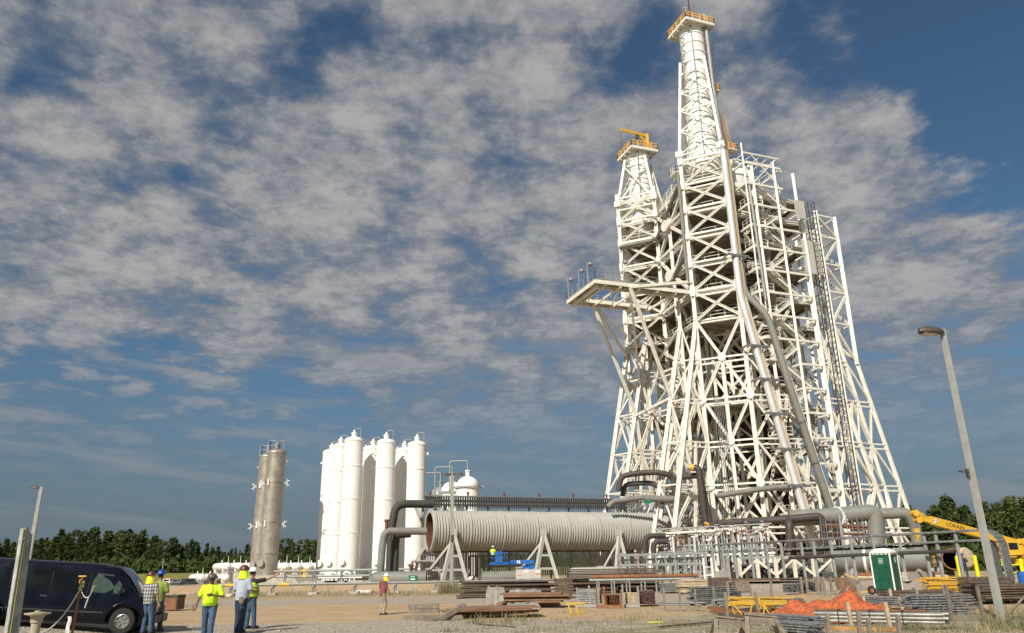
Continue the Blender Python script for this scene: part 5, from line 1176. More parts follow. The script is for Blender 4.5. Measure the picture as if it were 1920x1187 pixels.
    mb = M(); zs_ = [(-.44, 1.975, .74), (-.09, 1.70, .70), (.13, 1.42, .68), (.29, 1.22, .72)]; vs = []
    for x, z_, w_ in zs_: vs += [V((x+.012, -w_, z_+.006)), V((x+.03, -w_*.5, z_+.02)), V((x+.03, w_*.5, z_+.02)), V((x+.012, w_, z_+.006))]
    mb.add(vs, [(i*4+j, i*4+4+j, i*4+5+j, i*4+1+j) for i in range(3) for j in range(3)], True); obj('windshield', mb, glass, vt)
    obj('front_bumper', M().box((.9, 0, .5), (.2, 1.86, .24)), mat('trim_grey', (.03, .03, .035), .5), vt); obj('rear_bumper', M().box((-4.82, 0, .5), (.16, 1.9, .2)), galvp, vt)
    obj('grille', M().box((.91, 0, .76), (.05, .95, .2)), blk, vt); obj('underbody', M().box((-1.9, 0, .36), (5.2, 1.2, .2)), dark, vt); obj('wiper', M().beam((.26, -.5, 1.29), (-.05, -.05, 1.70), .02), blk, vt)
    vt.location = V((fw_.x-.25, fw_.y+.95, h(fw_.x, fw_.y+.9))); vt.scale = (1.03,)*3
    rp_ = P(fw_.x-3.9, fw_.y+.9); vt.rotation_euler = (0, rad(4.4), rad(13)); return vt
van()

# ================================================================ PEOPLE
def remesh(mb, vox, name, m_, par, smooth=True):
    o = obj(name, mb, m_); rm_ = o.modifiers.new('r', 'REMESH'); rm_.mode = 'VOXEL'; rm_.voxel_size = vox; rm_.use_smooth_shade = True
    sm_ = o.modifiers.new('s', 'SMOOTH'); sm_.iterations = 3; sm_.factor = .5
    dg = bpy.context.evaluated_depsgraph_get(); me = bpy.data.meshes.new_from_object(o.evaluated_get(dg)); o.modifiers.clear(); o.data = me; me.materials.clear(); me.materials.append(m_)
    o.parent = par; return o
def blob(mb, rings, n=14):
    """closed elliptical loft: (x, y, z, rx, ry)"""
    vs = [V((x+rx*cos(2*pi*i/n), y+ry*sin(2*pi*i/n), z)) for x, y, z, rx, ry in rings for i in range(n)]
    mb.add(vs, [(j*n+i, j*n+(i+1) % n, (j+1)*n+(i+1) % n, (j+1)*n+i) for j in range(len(rings)-1) for i in range(n)]); mb.add(vs[:n]+vs[-n:], [tuple(reversed(range(n))), tuple(range(n, 2*n))]); return mb
def limb(mb, pts, rs, n=10):
    mb.tube(pts, rs, n)
    for p, r_ in zip(pts, rs): mb.ell(p, (r_*.98,)*3, n, 6)
    return mb
def person(lab, loc, yaw, J, shirt, pants, hat=None, shade=None, scale=1., belly=0., skin=(.30, .17, .11), vest=None, fat=1., long_=False, low=False, extra=None, boots=(.04, .03, .025)):
    """J: joints in a frame that faces +Y; L/R lists shoulder, elbow, wrist and hip, knee, ankle"""
    pt_ = thing('person', lab, 'person', (0, 0, 0)); vox = .022 if low else .013
    sk = mat('skin_%d' % int(skin[0]*100), skin, .6, var=.08, vscale=10); sx, tl = J.get('hip', (0, 0)), J.get('lean', (0, 0))
    def T_(z): k = max(0, (z-.95)/.6); return sx[0]+tl[0]*k, sx[1]+tl[1]*k
    hd_ = V((*T_(1.64), 1.64))+V(J.get('head', (0, 0, 0))); nk = V((*T_(1.47), 1.47))
    b = M(); tor = [(.90, .155, .115), (1.0, .16, .12+belly*.5), (1.12, .155, .12+belly), (1.25, .165, .12+belly*.6), (1.36, .18, .115), (1.43, .165, .095), (1.475, .08, .07)]
    blob(b, [(*T_(z)[:1], T_(z)[1]+(belly*.5 if 1.0 < z < 1.3 else 0), z, rx, ry) for z, rx, ry in tor])
    limb(b, [nk-V((0, 0, .03)), hd_-V((0, .01, .07))], [.062, .058])
    b.ell(hd_, (.076, .095, .115), 14, 10); b.ell(hd_+V((0, .03, -.06)), (.055, .062, .055), 10, 6); b.ell(hd_+V((0, .1, -.01)), (.014, .022, .024), 8, 5); b.ell(hd_+V((0, .085, -.055)), (.028, .014, .01), 8, 5); b.ell(hd_+V((0, .085, .03)), (.055, .014, .012), 8, 5)
    for s_ in (-1, 1): b.ell(hd_+V((s_*.078, 0, -.005)), (.012, .022, .03), 8, 5)
    for side_ in 'LR':
        a_ = [V(q) for q in J['arm'+side_]]; limb(b, a_, [.056, .043, .03]); l_ = [V(q) for q in J['leg'+side_]]; limb(b, l_, [.088, .06, .042])
        limb(b, [l_[2], l_[2]+V((0, .13, -.045))], [.042, .035])
        d_ = (a_[2]-a_[1]).normalized(); w1 = a_[2]+d_*.055; sd_ = d_.cross(V((0, 1, 0)) if abs(d_.y) < .8 else V((0, 0, 1))).normalized()
        b.beam(a_[2], a_[2]+d_*.1, .075, .03, sd_)
    body = remesh(b, vox, 'body', sk, pt_)
    hm_ = M()                                                # five fingers and a thumb on each hand
    for side_ in 'LR':
        a_ = [V(q) for q in J['arm'+side_]]; d_ = (a_[2]-a_[1]).normalized(); sd_ = d_.cross(V((0, 1, 0)) if abs(d_.y) < .8 else V((0, 0, 1))).normalized(); nn = sd_.cross(d_); cl = J.get('curl', .5)
        for k, fl in enumerate((.075, .085, .08, .062)):
            p0 = a_[2]+d_*.09+sd_*(.028-.019*k); p1 = p0+d_*fl*.5+nn*fl*.15*cl; p2 = p1+d_*fl*.35*(1-cl*.5)+nn*fl*.45*cl
            if side_ == J.get('point') and k == 0: p1 = p0+d_*.045; p2 = p1+d_*.04
            hm_.tube([p0, p1, p2], [.0095, .009, .007], 6)
        p0 = a_[2]+d_*.03+sd_*.035; hm_.tube([p0, p0+d_*.04+sd_*.02, p0+d_*.07+sd_*.018+nn*.01], [.012, .0105, .008], 6)
    obj('fingers', hm_, sk, body)
    t2 = M(); g_ = .022; tor2 = [(.86, .185, .145+belly*.3), (.95, .185, .145+belly*.8), (1.08, .185, .145+belly*1.1), (1.22, .19, .14+belly*.8), (1.35, .20, .13), (1.43, .185, .108), (1.485, .088, .078)]
    if J.get('tuck'): tor2 = tor2[1:]
    blob(t2, [(*T_(z)[:1], T_(z)[1]+(belly*.5 if .9 < z < 1.3 else 0), z, rx, ry) for z, rx, ry in tor2])
    for side_ in 'LR':
        a_ = [V(q) for q in J['arm'+side_]]; e_ = a_[1] if not long_ else a_[2]
        limb(t2, [a_[0], a_[0].lerp(a_[1], .55), a_[0].lerp(a_[1], .8)] if not long_ else [a_[0], a_[1], a_[2]], [.075, .068, .07] if not long_ else [.075, .06, .048])
    remesh(t2, vox*1.1, 'shirt', shirt, pt_)
    t3 = M(); blob(t3, [(*T_(z), z, rx, ry) for z, rx, ry in ((.84, .165, .135), (.93, .172, .135), (1.02, .17, .13+belly*.4))])
    for side_ in 'LR': l_ = [V(q) for q in J['leg'+side_]]; limb(t3, [l_[0], l_[0].lerp(l_[1], .5), l_[1], l_[1].lerp(l_[2], .6), l_[2]+V((0, 0, .0))], [.108, .098, .082, .075, .078])
    remesh(t3, vox*1.1, 'trousers', pants, pt_)
    for side_ in 'LR':
        l_ = V(J['leg'+side_][2]); dr = V(J.get('foot'+side_, (0, 1, 0))).normalized(); f = M(); limb(f, [l_+V((0, 0, .03)), l_-V((0, 0, .02))], [.058, .058]); f.ell(l_+dr*.09-V((0, 0, .038)), (.052+.05*abs(dr.x), .052+.08*abs(dr.y), .048), 10, 6); f.box(l_+dr*.05-V((0, 0, .07)), (.1+.16*abs(dr.x), .1+.16*abs(dr.y), .025))
        remesh(f, .014, 'boot', mat('boots_%d' % int(boots[0]*200), boots, .8), pt_)
    hr = M().ell(hd_+V((0, -.018, .02)), (.08, .092, .105), 12, 8); obj('hair', hr, mat('hair_dark', (.03, .022, .017), .8), body)
    if hat:
        dz = J.get('hattilt', V((0, 0, 1))); dz = V(dz).normalized(); hc = hd_+V((0, -.005, .055))
        prof = [(.148, -.004), (.15, 0), (.128, .012), (.122, .04), (.112, .075), (.088, .108), (.05, .128), (0, .134)]
        ht = M().lathe(hc, prof, 22, dz); ht.ell(hc+V((0, .11, .0)), (.095, .075, .008), 12, 4); ht.tube([hc+V((0, .12, .03)), hc+V((0, .08, .10)), hc+V((0, 0, .139)), hc+V((0, -.08, .11)), hc+V((0, -.12, .03))], .012, 6)
        obj('hard_hat', ht, hat, pt_)
    if shade:
        vs = []; n = 12
        for j, (rr_, dz_) in enumerate(((.118, .045), (.124, -.02), (.135, -.1), (.15, -.19))):
            for i in range(n+1): a_ = rad(200)+rad(140)*i/n*1.0; a_ = rad(175)+rad(190)*i/n; vs.append(hd_+V((rr_*cos(a_), rr_*sin(a_)-.005, dz_+.012*sin(i*2.1+j))))
        m2 = M().add(vs, [(j*(n+1)+i, j*(n+1)+i+1, (j+1)*(n+1)+i+1, (j+1)*(n+1)+i) for j in range(3) for i in range(n)], True)
        m2.add([v_*1.0+V((0, 0, 0))+(v_-hd_).normalized()*-.006 for v_ in vs], [(j*(n+1)+i, (j+1)*(n+1)+i, (j+1)*(n+1)+i+1, j*(n+1)+i+1) for j in range(3) for i in range(n)], True)
        nd = obj('neck_shade', m2, shade, pt_)
        ring = [hd_+V((.128*cos(rad(a_)), .128*sin(rad(a_)), .052)) for a_ in range(170, 372, 12)]; obj('trim', M().tube(ring, .014, 6), mat('hi_vis_orange', (.9, .22, .02), .6), nd)
    if vest:
        t4 = M(); tv = [(.93, .20, .155+belly), (1.08, .20, .155+belly), (1.22, .203, .155+belly*.7), (1.35, .208, .142), (1.41, .12, .115)]
        blob(t4, [(*T_(z), z, rx, ry) for z, rx, ry in tv]); remesh(t4, vox*1.1, 'vest', vest, pt_)
    if vest or shirt is lime:
        k_ = .155+belly; a0_ = 1.13; mb_ = M()
        for z_ in (1.08, 1.24): x_, y_ = T_(z_); ry_ = (.158+belly*(1.25 if z_ < 1.2 else .85)); cy_ = belly*.5 if z_ > 1. and not vest else 0; mb_.tube([V((x_+.212*cos(q*pi/12), y_+cy_+ry_*1.14*sin(q*pi/12), z_)) for q in range(25)], .012, 5, False)
        if vest: obj('reflective_strip', mb_, mat('reflective_silver', (.55, .56, .5), .35), pt_)
    if extra: extra(pt_, hd_, T_)
    pt_.location = V(loc); pt_.rotation_euler[2] = yaw; pt_.scale = (scale*fat, scale*fat, scale)
    return pt_
def arms(l, r_): return dict(armL=[(-.2, 0, 1.40)]+l, armR=[(.2, 0, 1.40)]+r_)
def legs(l=0., r_=0., sp=.1, kn=.02):
    return dict(legL=[(-.09, 0, .9), (-sp-.01, l*.5+kn, .48), (-sp-.02, l, .09)], legR=[(.09, 0, .9), (sp+.01, r_*.5+kn, .48), (sp+.02, r_, .09)])
denim = mat('denim', (.055, .10, .17), .85, var=.35, vscale=5, dirt=(.12, .16, .2), damt=.4)
denimd = mat('dark_denim', (.025, .042, .075), .85, var=.35, vscale=5)
lime = mat('hi_vis_lime', (.62, .95, .015), .7, var=.1, vscale=4)
flame = mat('hi_vis_flame', (.85, .75, .02), .7, var=.3, vscale=12, dirt=(.9, .3, .02), damt=.5)
chambray = mat('pale_blue_shirt', (.40, .44, .52), .8, var=.14, vscale=5)
maroon = mat('maroon_shirt', (.22, .065, .075), .85, var=.2, vscale=5); khaki = mat('khaki_trousers', (.33, .28, .20), .85, var=.2, vscale=5)
black_ = mat('black_cloth', (.018, .018, .02), .85)
bm = bpy.data.materials.new('plaid_cloth'); bm.use_nodes = True; t = NT(bm.node_tree); bs = t.n['Principled BSDF']; bs.inputs['Roughness'].default_value = .85
co = t.add('ShaderNodeTexCoord').outputs['Object']; sx_ = t.add('ShaderNodeSeparateXYZ', i_0=co); fx = t.math('GREATER_THAN', t.math('SINE', t.math('MULTIPLY', t.math('ADD', sx_.outputs[0], sx_.outputs[1]), 62.)), .2); fz = t.math('GREATER_THAN', t.math('SINE', t.math('MULTIPLY', sx_.outputs[2], 62.)), .2)
t.inp(bs, 'Base Color', t.mix(t.math('MULTIPLY', t.math('ADD', fx, fz), .5), (.45, .43, .42), (.025, .022, .03)))
hatw = mat('hat_white', (.82, .82, .80), .35); hatb = mat('hat_blue', (.01, .07, .30), .35); hatbr = mat('hat_brown', (.10, .03, .022), .3); hatc = mat('hat_camo', (.08, .07, .06), .3, var=.6, vscale=14, dirt=(.55, .5, .45), damt=.6)
orangec = mat('orange_cloth', (.85, .16, .015), .7)
# lime shirt, walking to the camera, head bowed, left hand raised to the chest
p = G(388, 1194); J = arms([(-.30, .02, 1.13), (-.08, .21, 1.17)], [(.30, -.02, 1.12), (.34, .07, .87)]); J.update(legs(.16, -.12)); J['head'] = (0, .07, -.03); J['hattilt'] = (0, .38, 1)
def lany(pt_, hd_, T_): obj('lanyard', M().tube([(-.06, .12, 1.45), (-.08, .19, 1.3), (-.075, .24, 1.18)], .007, 5), blk, pt_)
person('person in a bright lime t-shirt and jeans with camouflage hard hat, head bowed', p, pi+.05, J, lime, denim, hatc, None, 1.03, .07, fat=1.16, skin=(.16, .085, .055), extra=lany)
# grey-blue shirt, seen from behind
p = G(447, 1187); J = arms([(-.27, .03, 1.13), (-.2, .24, 1.08)], [(.27, .02, 1.13), (.24, .22, 1.1)]); J.update(legs(.05, -.06, .09)); J['lean'] = (.0, .02)
def gloves(pt_, hd_, T_): obj('work_gloves', M().box((.12, -.17, .88), (.1, .05, .16)).box((.17, -.15, .84), (.05, .05, .15), ry=.3), mat('glove_leather', (.2, .17, .11), .9), pt_)
person('person in pale blue shirt with lime neck shade and brown hard hat, gloves in pocket', p, -.35, J, chambray, denimd, hatbr, lime, 1.15, .05, fat=1.05, skin=(.2, .11, .075), extra=gloves)
# pointing person behind, white hard hat
p = G(462, 1181); p = p+V((-.05, .35, 0)); J = arms([(-.26, .05, 1.13), (-.15, .2, 1.05)], [(.43, .19, 1.44), (.68, .30, 1.56)]); J.update(legs(0, .1, .09)); J['point'] = 'R'; J['curl'] = .3
person('person in white hard hat and lime vest pointing to the right', p, -.55, J, black_, denim, hatw, None, 1.13, .06, skin=(.38, .2, .13), vest=mat('vest_lime', (.45, .62, .02), .7))
# plaid shirt
p = G(272, 1189); J = arms([(-.25, .03, 1.13), (-.12, .2, 1.08)], [(.25, .03, 1.12), (.27, .1, .88)]); J.update(legs(0, .08, .09)); J['lean'] = (-.01, -.05); J['head'] = (0, .03, -.01)
person('person in black and white plaid shirt with orange and lime neck shade beside the van', p, -.35, J, bm, denim, hatbr, flame, 1.08, .03, skin=(.4, .22, .15))
p = G(280, 1187)+V((-.02, .4, 0)); J = arms([(-.25, .05, 1.13), (-.1, .2, 1.12)], [(.27, .05, 1.15), (.12, .22, 1.2)]); J.update(legs(0, .1, .09))
person('person in blue hard hat half hidden behind the plaid shirt', p, -.2, J, mat('olive_vest', (.25, .33, .05), .8), mat('grey_jeans', (.08, .09, .13), .85), hatb, None, 1.10, .05, skin=(.4, .22, .15))
# maroon shirt walking away to the right
p = G(716, 1153); J = arms([(-.27, .0, 1.13), (-.25, -.06, .9)], [(.27, .08, 1.13), (.27, .24, .95)]); J.update(legs(.12, -.12, .07)); J['lean'] = (0, .1); J['head'] = (0, .06, -.02)
J['legL'] = [(-.09, 0, .9), (-.08, .06, .48), (-.07, -.04, .09)]; J['legR'] = [(.09, 0, .9), (.08, .12, .49), (.07, .05, .09)]
person('person in a maroon shirt and khaki trousers walking across the gravel', p, -.9, J, maroon, khaki, hatw, flame, 1.0, .02, skin=(.42, .22, .15))
# far, small workers
J0 = arms([(-.3, .1, 1.15), (-.28, .3, 1.25)], [(.3, .1, 1.15), (.28, .3, 1.3)]); J0.update(legs(.0, .0, .1))
person('person in lime shirt standing in the blue lift basket', BASK, 0, J0, lime, denimd, hatw, None, 1.0, low=True)
p = A(1192, 1050, 96); p.z = p.z-.8
op = thing('access_platform', 'small steel platform under the duct carrying the orange clad worker', 'platform', (p.x, p.y, .85)); obj('deck', M().box((p.x, p.y, p.z-.06), (2.2, 1.2, .1)), galvp, op)
for s_ in (-1, 1): obj('post', M().beam((p.x+s_, p.y, .85), (p.x+s_, p.y, p.z-.1), .1), galvp, op)
person('person in orange vest standing under the right end of the duct', p, .5, J0, orangec, orangec, hatw, None, 1.05, low=True)
p = A(1812, 1084, 62); p.z = h(p.x, p.y); person('person in dark work clothes standing near the curved tray end', p, 2.6, J0, mat('navy_cloth', (.02, .025, .05), .8), denimd, hatb, None, 1.0, low=True)
p = A(1757, 1080, 75); p.z = .85; person('person in brown shirt and orange hard hat among the pipes right of the toilet', p, 1.5, J0, mat('tan_shirt', (.35, .2, .1), .8), denimd, orangec, None, 1.0, low=True)
# ================================================================ PORTABLE TOILET
p = G(1668, 1112); g_ = p.z; ra_ = -.80
pt = thing('portable_toilet', 'green portable toilet with white domed roof standing in the yard', 'portable toilet', (0, 0, 0))
Wt, Dt, Ht = 1.12, 1.12, 2.02
obj('cabin', M().box((0, 0, Ht/2+.06), (Wt-.04, Dt-.04, Ht-.08)), green, pt)
obj('base', M().box((0, 0, .07), (Wt+.04, Dt+.04, .12)), dark, pt)
mb = M()
for sx in (-1, 1):
    for sy in (-1, 1): mb.box((sx*(Wt/2-.02), sy*(Dt/2-.02), Ht/2+.08), (.07, .07, Ht))
obj('corner_post', mb, white, pt)
d_ = obj('door', M().box((0, -Dt/2, Ht/2+.05), (Wt-.2, .05, Ht-.3)), green, pt)
mb = M()
for k in range(3): mb.box((-.24+.24*k, -Dt/2-.03, 1.0), (.15, .03, .62))
mb.box((0, -Dt/2-.028, 1.36), (.72, .022, .05)).box((0, -Dt/2-.028, .5), (.6, .022, .04)); obj('door_panel', mb, green, d_)
mb = M()
for k in range(4): mb.box((.02, -Dt/2-.035, 1.78-k*.075), (.26-.03*(k % 2), .01, .035))
obj('lettering', mb, mat('pale_lettering', (.5, .6, .56), .6), d_)
mb = M()
for k in range(4): mb.box((-.34+.23*k, -Dt/2-.01, Ht+.0), (.16, .04, .06)); mb.box((Wt/2+.01, -.34+.23*k, Ht+.0), (.04, .16, .06))
obj('vent_slot', mb, mat('pale_vent', (.6, .58, .5), .6), pt)
mb = M(); rows_ = []
for k, (w_, z_) in enumerate(((.62, .04), (.64, .06), (.62, .14), (.5, .24), (.3, .31), (.0, .33))):
    n = 20; rows_ += [V((w_*max(-1, min(1, 1.25*cos(2*pi*(i+.5)/n)))*.98, w_*max(-1, min(1, 1.25*sin(2*pi*(i+.5)/n)))*.98, Ht+z_)) for i in range(n)]
mb.add(rows_, [(j*20+i, j*20+(i+1) % 20, (j+1)*20+(i+1) % 20, (j+1)*20+i) for j in range(5) for i in range(20)], True); obj('roof', mb, white, pt)
obj('side_lettering', M().box((Wt/2+.005, .1, 1.72), (.01, .16, .3)), mat('pale_lettering', (.5, .6, .56), .6), pt)
pt.location = p; pt.rotation_euler[2] = ra_; pt.scale = (1.06, 1.06, 1.1)

# ================================================================ STORAGE YARD
ry = random.Random(21)
def rackposts(name, lab, pts, hgt, m_=galvp, w_=.09, bearers=True, cat='rack', lean=.0):
    tt = thing(name, lab, cat, pts[0])
    for p in pts: hh = hgt*ry.uniform(.9, 1.08); obj('post', M().beam(p, p+V((ry.uniform(-lean, lean), ry.uniform(-lean, lean), hh)), w_), m_, tt)
    if bearers:
        for p, q in zip(pts, pts[1:]): obj('bearer', M().beam(p+V((0, 0, .1)), q+V((0, 0, .1)), .1, .12), m_, tt)
    return tt
def rods(lab, p, q, rows, cols_, r_, m_, z0=.16, jit=.03, name='pipe_bundle', cat='pipe bundle', n=7, ends=0., dx=None):
    """a stack of tubes lying side by side between ground points p and q"""
    p, q = V(p), V(q); d = (q-p); d.z = 0; L = d.length; d.normalize(); s_ = V((-d.y, d.x, 0)); mb = M(); g_ = h(p.x, p.y); r0_ = dx or r_*2.15
    for i in range(rows):
        for j in range(cols_):
            a_ = ry.uniform(-ends, ends); c = V((p.x, p.y, g_+z0+r_+i*r_*2.0+ry.uniform(0, r_*jit*8)))+s_*(j*r0_+ry.uniform(-jit, jit)); e = V(c)+d*(L+ry.uniform(-ends, ends)); c = c+d*a_; e.z = h(q.x, q.y)+z0+r_+i*r_*2+ry.uniform(0, r_*jit*8)
            mb.cyl(c, e, r_, n=n)
    return tag(obj(name, mb, m_, None, P(p.x, p.y)), lab, cat)
def boards(lab, p, L, W_, n_, th, rz, m_, jit=.15, name='board_stack', cat='stack of boards', fan=.04, z0=.08):
    mb = M(); z_ = z0
    for i in range(n_):
        mb.box(P(p.x, p.y)+V((ry.uniform(-jit, jit), ry.uniform(-jit, jit), z_+th/2)), (L*ry.uniform(.9, 1.0), W_*ry.uniform(.92, 1), th*.86), rz+ry.uniform(-fan, fan)); z_ += th*1.05
    return tag(obj(name, mb, m_, None, P(p.x, p.y)), lab, cat)
# rusty plates and ply in the middle foreground
boards('low sprawl of rusty plates and plywood sheets lying left of the yellow ladder frame', G(925, 1156), 3.6, 2.4, 5, .06, .1, plate, .35, fan=.25, name='plate_stack', cat='stack of plates')
boards('upper sheets of rusty plate behind the sprawl, under a torn tarp', G(1000, 1139), 3.4, 2.2, 7, .09, -.05, plate, .3, fan=.15, name='plate_stack', cat='stack of plates')
boards('tall stack of brown planks behind the torn tarp', G(950, 1120), 7.2, 2.0, 9, .12, .03, wood2, .3, fan=.05)
boards('stack of rust brown planks under the middle A-frame', G(1150, 1112), 8.2, 2.0, 14, .13, .02, wood2, .25, fan=.03)
boards('upright bundle of brown boards beside the plank stacks', G(1058, 1121), 1.2, 1.2, 6, .2, .1, wood2, .06, fan=.1)
boards('thin long brown boards lying flat behind the pipe racks', G(1245, 1108), 8, 1.2, 3, .12, .02, wood2, .2)
def drape(lab, p, w_, d_, z0, seed):
    r_ = random.Random(seed); n_, m_ = 16, 9; vs = []
    for j in range(m_):
        for i in range(n_):
            k = j/(m_-1); x = (i/(n_-1)-.5)*w_*(1+.12*k); y_ = -d_*k*.6; z_ = z0*(1-k**1.6)+.03*sin(i*.8+j*.4+seed)+.02*sin(i*1.7)+.03
            vs.append(p+V((x+.03*sin(j*1.1+i), y_+.05*sin(i*1.1+seed)*(.3+k), z_)))
    mb = M().add(vs, [(j*n_+i, j*n_+i+1, (j+1)*n_+i+1, (j+1)*n_+i) for j in range(m_-1) for i in range(n_-1)], True)
    mb.add([v_-V((0, -.004, .006)) for v_ in vs], [(j*n_+i, (j+1)*n_+i, (j+1)*n_+i+1, j*n_+i+1) for j in range(m_-1) for i in range(n_-1)], True)
    return tag(obj('tarp', mb, tarp, None, p), lab, 'tarp')
drape('torn translucent tarp hanging off the left end of the plank stack', G(930, 1133)+V((0, -.2, 0)), 1.0, 2.2, .95, 1)
drape('crumpled pale tarp over the front of the plank stack', G(985, 1131)+V((0, -.2, 0)), 1.9, 1.2, .75, 5)
drape('white plastic scrap lying on the rusty plates', G(980, 1143)+V((0, -.2, 0)), 1.5, 1.1, .3, 9)
# yellow ladder frame
p = G(1070, 1153); yl = thing('ladder', 'short orange yellow ladder section leaning on the rusty plates', 'ladder', p)
tp0, tp1 = A(1060, 1132, p.y+.5), A(1097, 1130, p.y+.5)
bt0, bt1 = p+V((-.05, 0, .02)), G(1099, 1151)+V((0, 0, .02))
obj('rail', M().beam(tp0, tp1, .05), yellow, yl); obj('rail', M().beam(bt0, bt1, .05), yellow, yl)
for k in (.12, .5, .85): obj('rung', M().beam(tp0.lerp(tp1, k), bt0.lerp(bt1, k), .045), yellow, yl)
# timbers
for i, (x_, y_, L, zz_, rz, lab) in enumerate(((800, 1163, 1.75, .0, .02, 'bottom timber of the pile right of the walking man'), (795, 1160, 1.25, .19, 0, 'middle timber of the pile right of the walking man'), (794, 1160, 1.25, .38, .03, 'top timber of the pile right of the walking man'))):
    p = G(x_, y_); tag(obj('timber', M().box(p+V((0, 0, .1+zz_)), (L, .3, .18), rz), wood, None, p), lab, 'timber', 'heavy timbers')
p = G(845, 1164); tag(obj('timber', M().box(p+V((0, .1, .30)), (1.25, .34, .16), .5, ry=-.42), wood, None, p), 'tilted timber propped up on its neighbours', 'timber', 'heavy timbers')
p = G(812, 1164)+V((.4, -.15, 0)); tag(obj('timber', M().box(p+V((0, 0, .12)), (1.5, .26, .15), .3), wood, None, p), 'timber lying askew in front of the pile', 'timber', 'heavy timbers')
# rack row (middle right foreground), seen behind the grass
def rk(lab, xs_, y_, hgt, m_=galvp, w_=.08): return rackposts('storage_rack', lab, [G(x, y_) for x in xs_], hgt, m_, w_)
rk('first grey rack of long pipes right of the ladder section', (1083, 1106, 1122), 1140, 1.0)
rods('long grey pipes in the first rack right of the ladder section', G(1086, 1138), G(1126, 1138), 7, 4, .05, galv)
rk('rusty rack holding short pipes end-on', (1120, 1134, 1166), 1141, .95, rust)
def endon(lab, x0_, x1_, y_, hh, r_, m_, L=2.0):
    p, q = G(x0_, y_), G(x1_, y_); n_ = int((q-p).length/(r_*2.1)); rows_ = int(hh/(r_*2)); mb = M(); 
    for i in range(rows_):
        for j in range(n_):
            c = p.lerp(q, (j+.5)/n_)+V((0, ry.uniform(-.08, .08), .12+r_+i*r_*2)); e = c+V((.15, L, 0)); mb.cyl(c, e, r_, n=7, caps=False); mb.cyl(c+V((0, .03, 0)), c+V((0, .035, 0)), r_*.98, n=7)
    return tag(obj('pipe_bundle', mb, m_, None, p), lab, 'pipe bundle')
endon('dark rusty short pipes stacked end-on in the rusty rack', 1137, 1164, 1140, .55, .035, rust)
rk('second grey rack with widely spaced pale pipes', (1169, 1198), 1140, 1.05)
rods('pale horizontal pipes in the second grey rack', G(1171, 1139), G(1197, 1139), 6, 2, .045, woodp, jit=.01, dx=.3)
endon('short pipes with reddish ends stacked end-on right of the second rack', 1200, 1230, 1138, .68, .03, mat('reddish_steel', (.3, .17, .16), .7, var=.5, vscale=14), 1.8)
rk('third rack of four leaning pale posts', (1247, 1277, 1306, 1341), 1146, 1.0, wood)
rods('stack of grey pipes held between the pale posts of the third rack', G(1303, 1143), G(1377, 1139), 9, 4, .045, galv, ends=.25)
rods('low layer of grey pipes left of the tall pipe stack', G(1240, 1142), G(1300, 1144), 2, 8, .045, galvp, ends=.3)
endon('grey pipes end-on at the right end of the third rack', 1358, 1392, 1131, .5, .035, galv, 3)
rods('long pair of pipe layers above the yellow frames', G(1345, 1146), G(1445, 1138), 3, 4, .055, galvp, ends=.2)
endon('bundle of short grey bars end-on by the plank bundle', 1243, 1276, 1113, .7, .05, galvp, 2.5)
boards('pale timber planks with gaps, left of the brown crate', G(1310, 1112), 3.0, 1.0, 5, .17, .02, woodp, .12)
def crate(lab, x0_, x1_, y_, hh, m_, slats=True):
    p, q = G(x0_, y_), G(x1_, y_); tt = thing('crate', lab, 'crate', p); c = (p+q)/2; w_ = (q-p).length; z_ = c.z
    obj('box', M().box((c.x, c.y+.6, z_+hh/2+.1), (w_, 1.2, hh)), m_, tt); obj('pallet', M().box((c.x, c.y+.6, z_+.05), (w_+.1, 1.3, .08)), wood2, tt)
    if slats:
        for k in range(6): obj('slat', M().box((c.x-w_/2+w_*(k+.5)/6, c.y-.02, z_+hh/2+.1), (w_/7.5, .04, hh+.02)), m_, tt)
crate('dark brown crate in the yard behind the pipe racks', 1343, 1364, 1112, .9, wood2)
crate('pale slatted crate right of the dark brown crate', 1381, 1406, 1111, .62, wood)
boards('flat dark plates lying behind the crates', G(1380, 1103), 6, 2, 2, .08, 0, plate, .1)
for i, x_ in enumerate((1475, 1500, 1525, 1553)):
    endon(f'{ORD[i]} grey bundle of scaffold fittings from the left, beyond the dirt clearing', x_, x_+20, 1104, .55, .05, galv, 1.2)
boards('long dark planks in front of the scaffold fittings', G(1440, 1106), 5.5, .9, 2, .09, 0, wood2)
for i, (a_, b_) in enumerate(((1515, 1543), (1547, 1572))):
    p, q = G(a_, 1115), G(b_, 1115); tt = thing('pale_rack', ('left', 'right')[i]+' low pale wooden rack left of the brown board', 'rack', p)
    for c in (p, q): obj('post', M().beam(c, c+V((0, 0, 1.0)), .13), wood, tt); obj('post', M().beam(c+V((0, .9, 0)), c+V((0, .9, 1.0)), .12), wood, tt)
    for z_ in (.12,): obj('bearer', M().beam(p+V((0, 0, z_)), q+V((0, 0, z_)), .08), wood, tt)
p = G(1590, 1115); tag(obj('ply_panel', M().box(p+V((0, 0, .5)), (1.15, .07, .85), 0, .15), plate, None, p), 'brown wooden panel leaning upright left of the toilet', 'panel')
p = G(1615, 1116); tt = thing('hand_cart', 'steel hand cart of slim bars with a dark wheel by the toilet', 'cart', p)
for k in range(6): a_ = p+V((-.75+.13*k, 0, 1.1-.05*k)); obj('bar', M().cyl(a_, a_+V((.75, 0, -.95)), .022, n=6), galvp, tt)
wheel('wheel', p+V((.62, 0, .25)), .24, .1, tt, rm_=rust)
obj('cross_piece', M().beam(p+V((-.75, .01, 1.12)), p+V((-.1, .01, .86)), .05).beam(p+V((0, .01, .16)), p+V((.7, .01, .2)), .06), ocher, tt)
p = G(1556, 1119); mb = M()
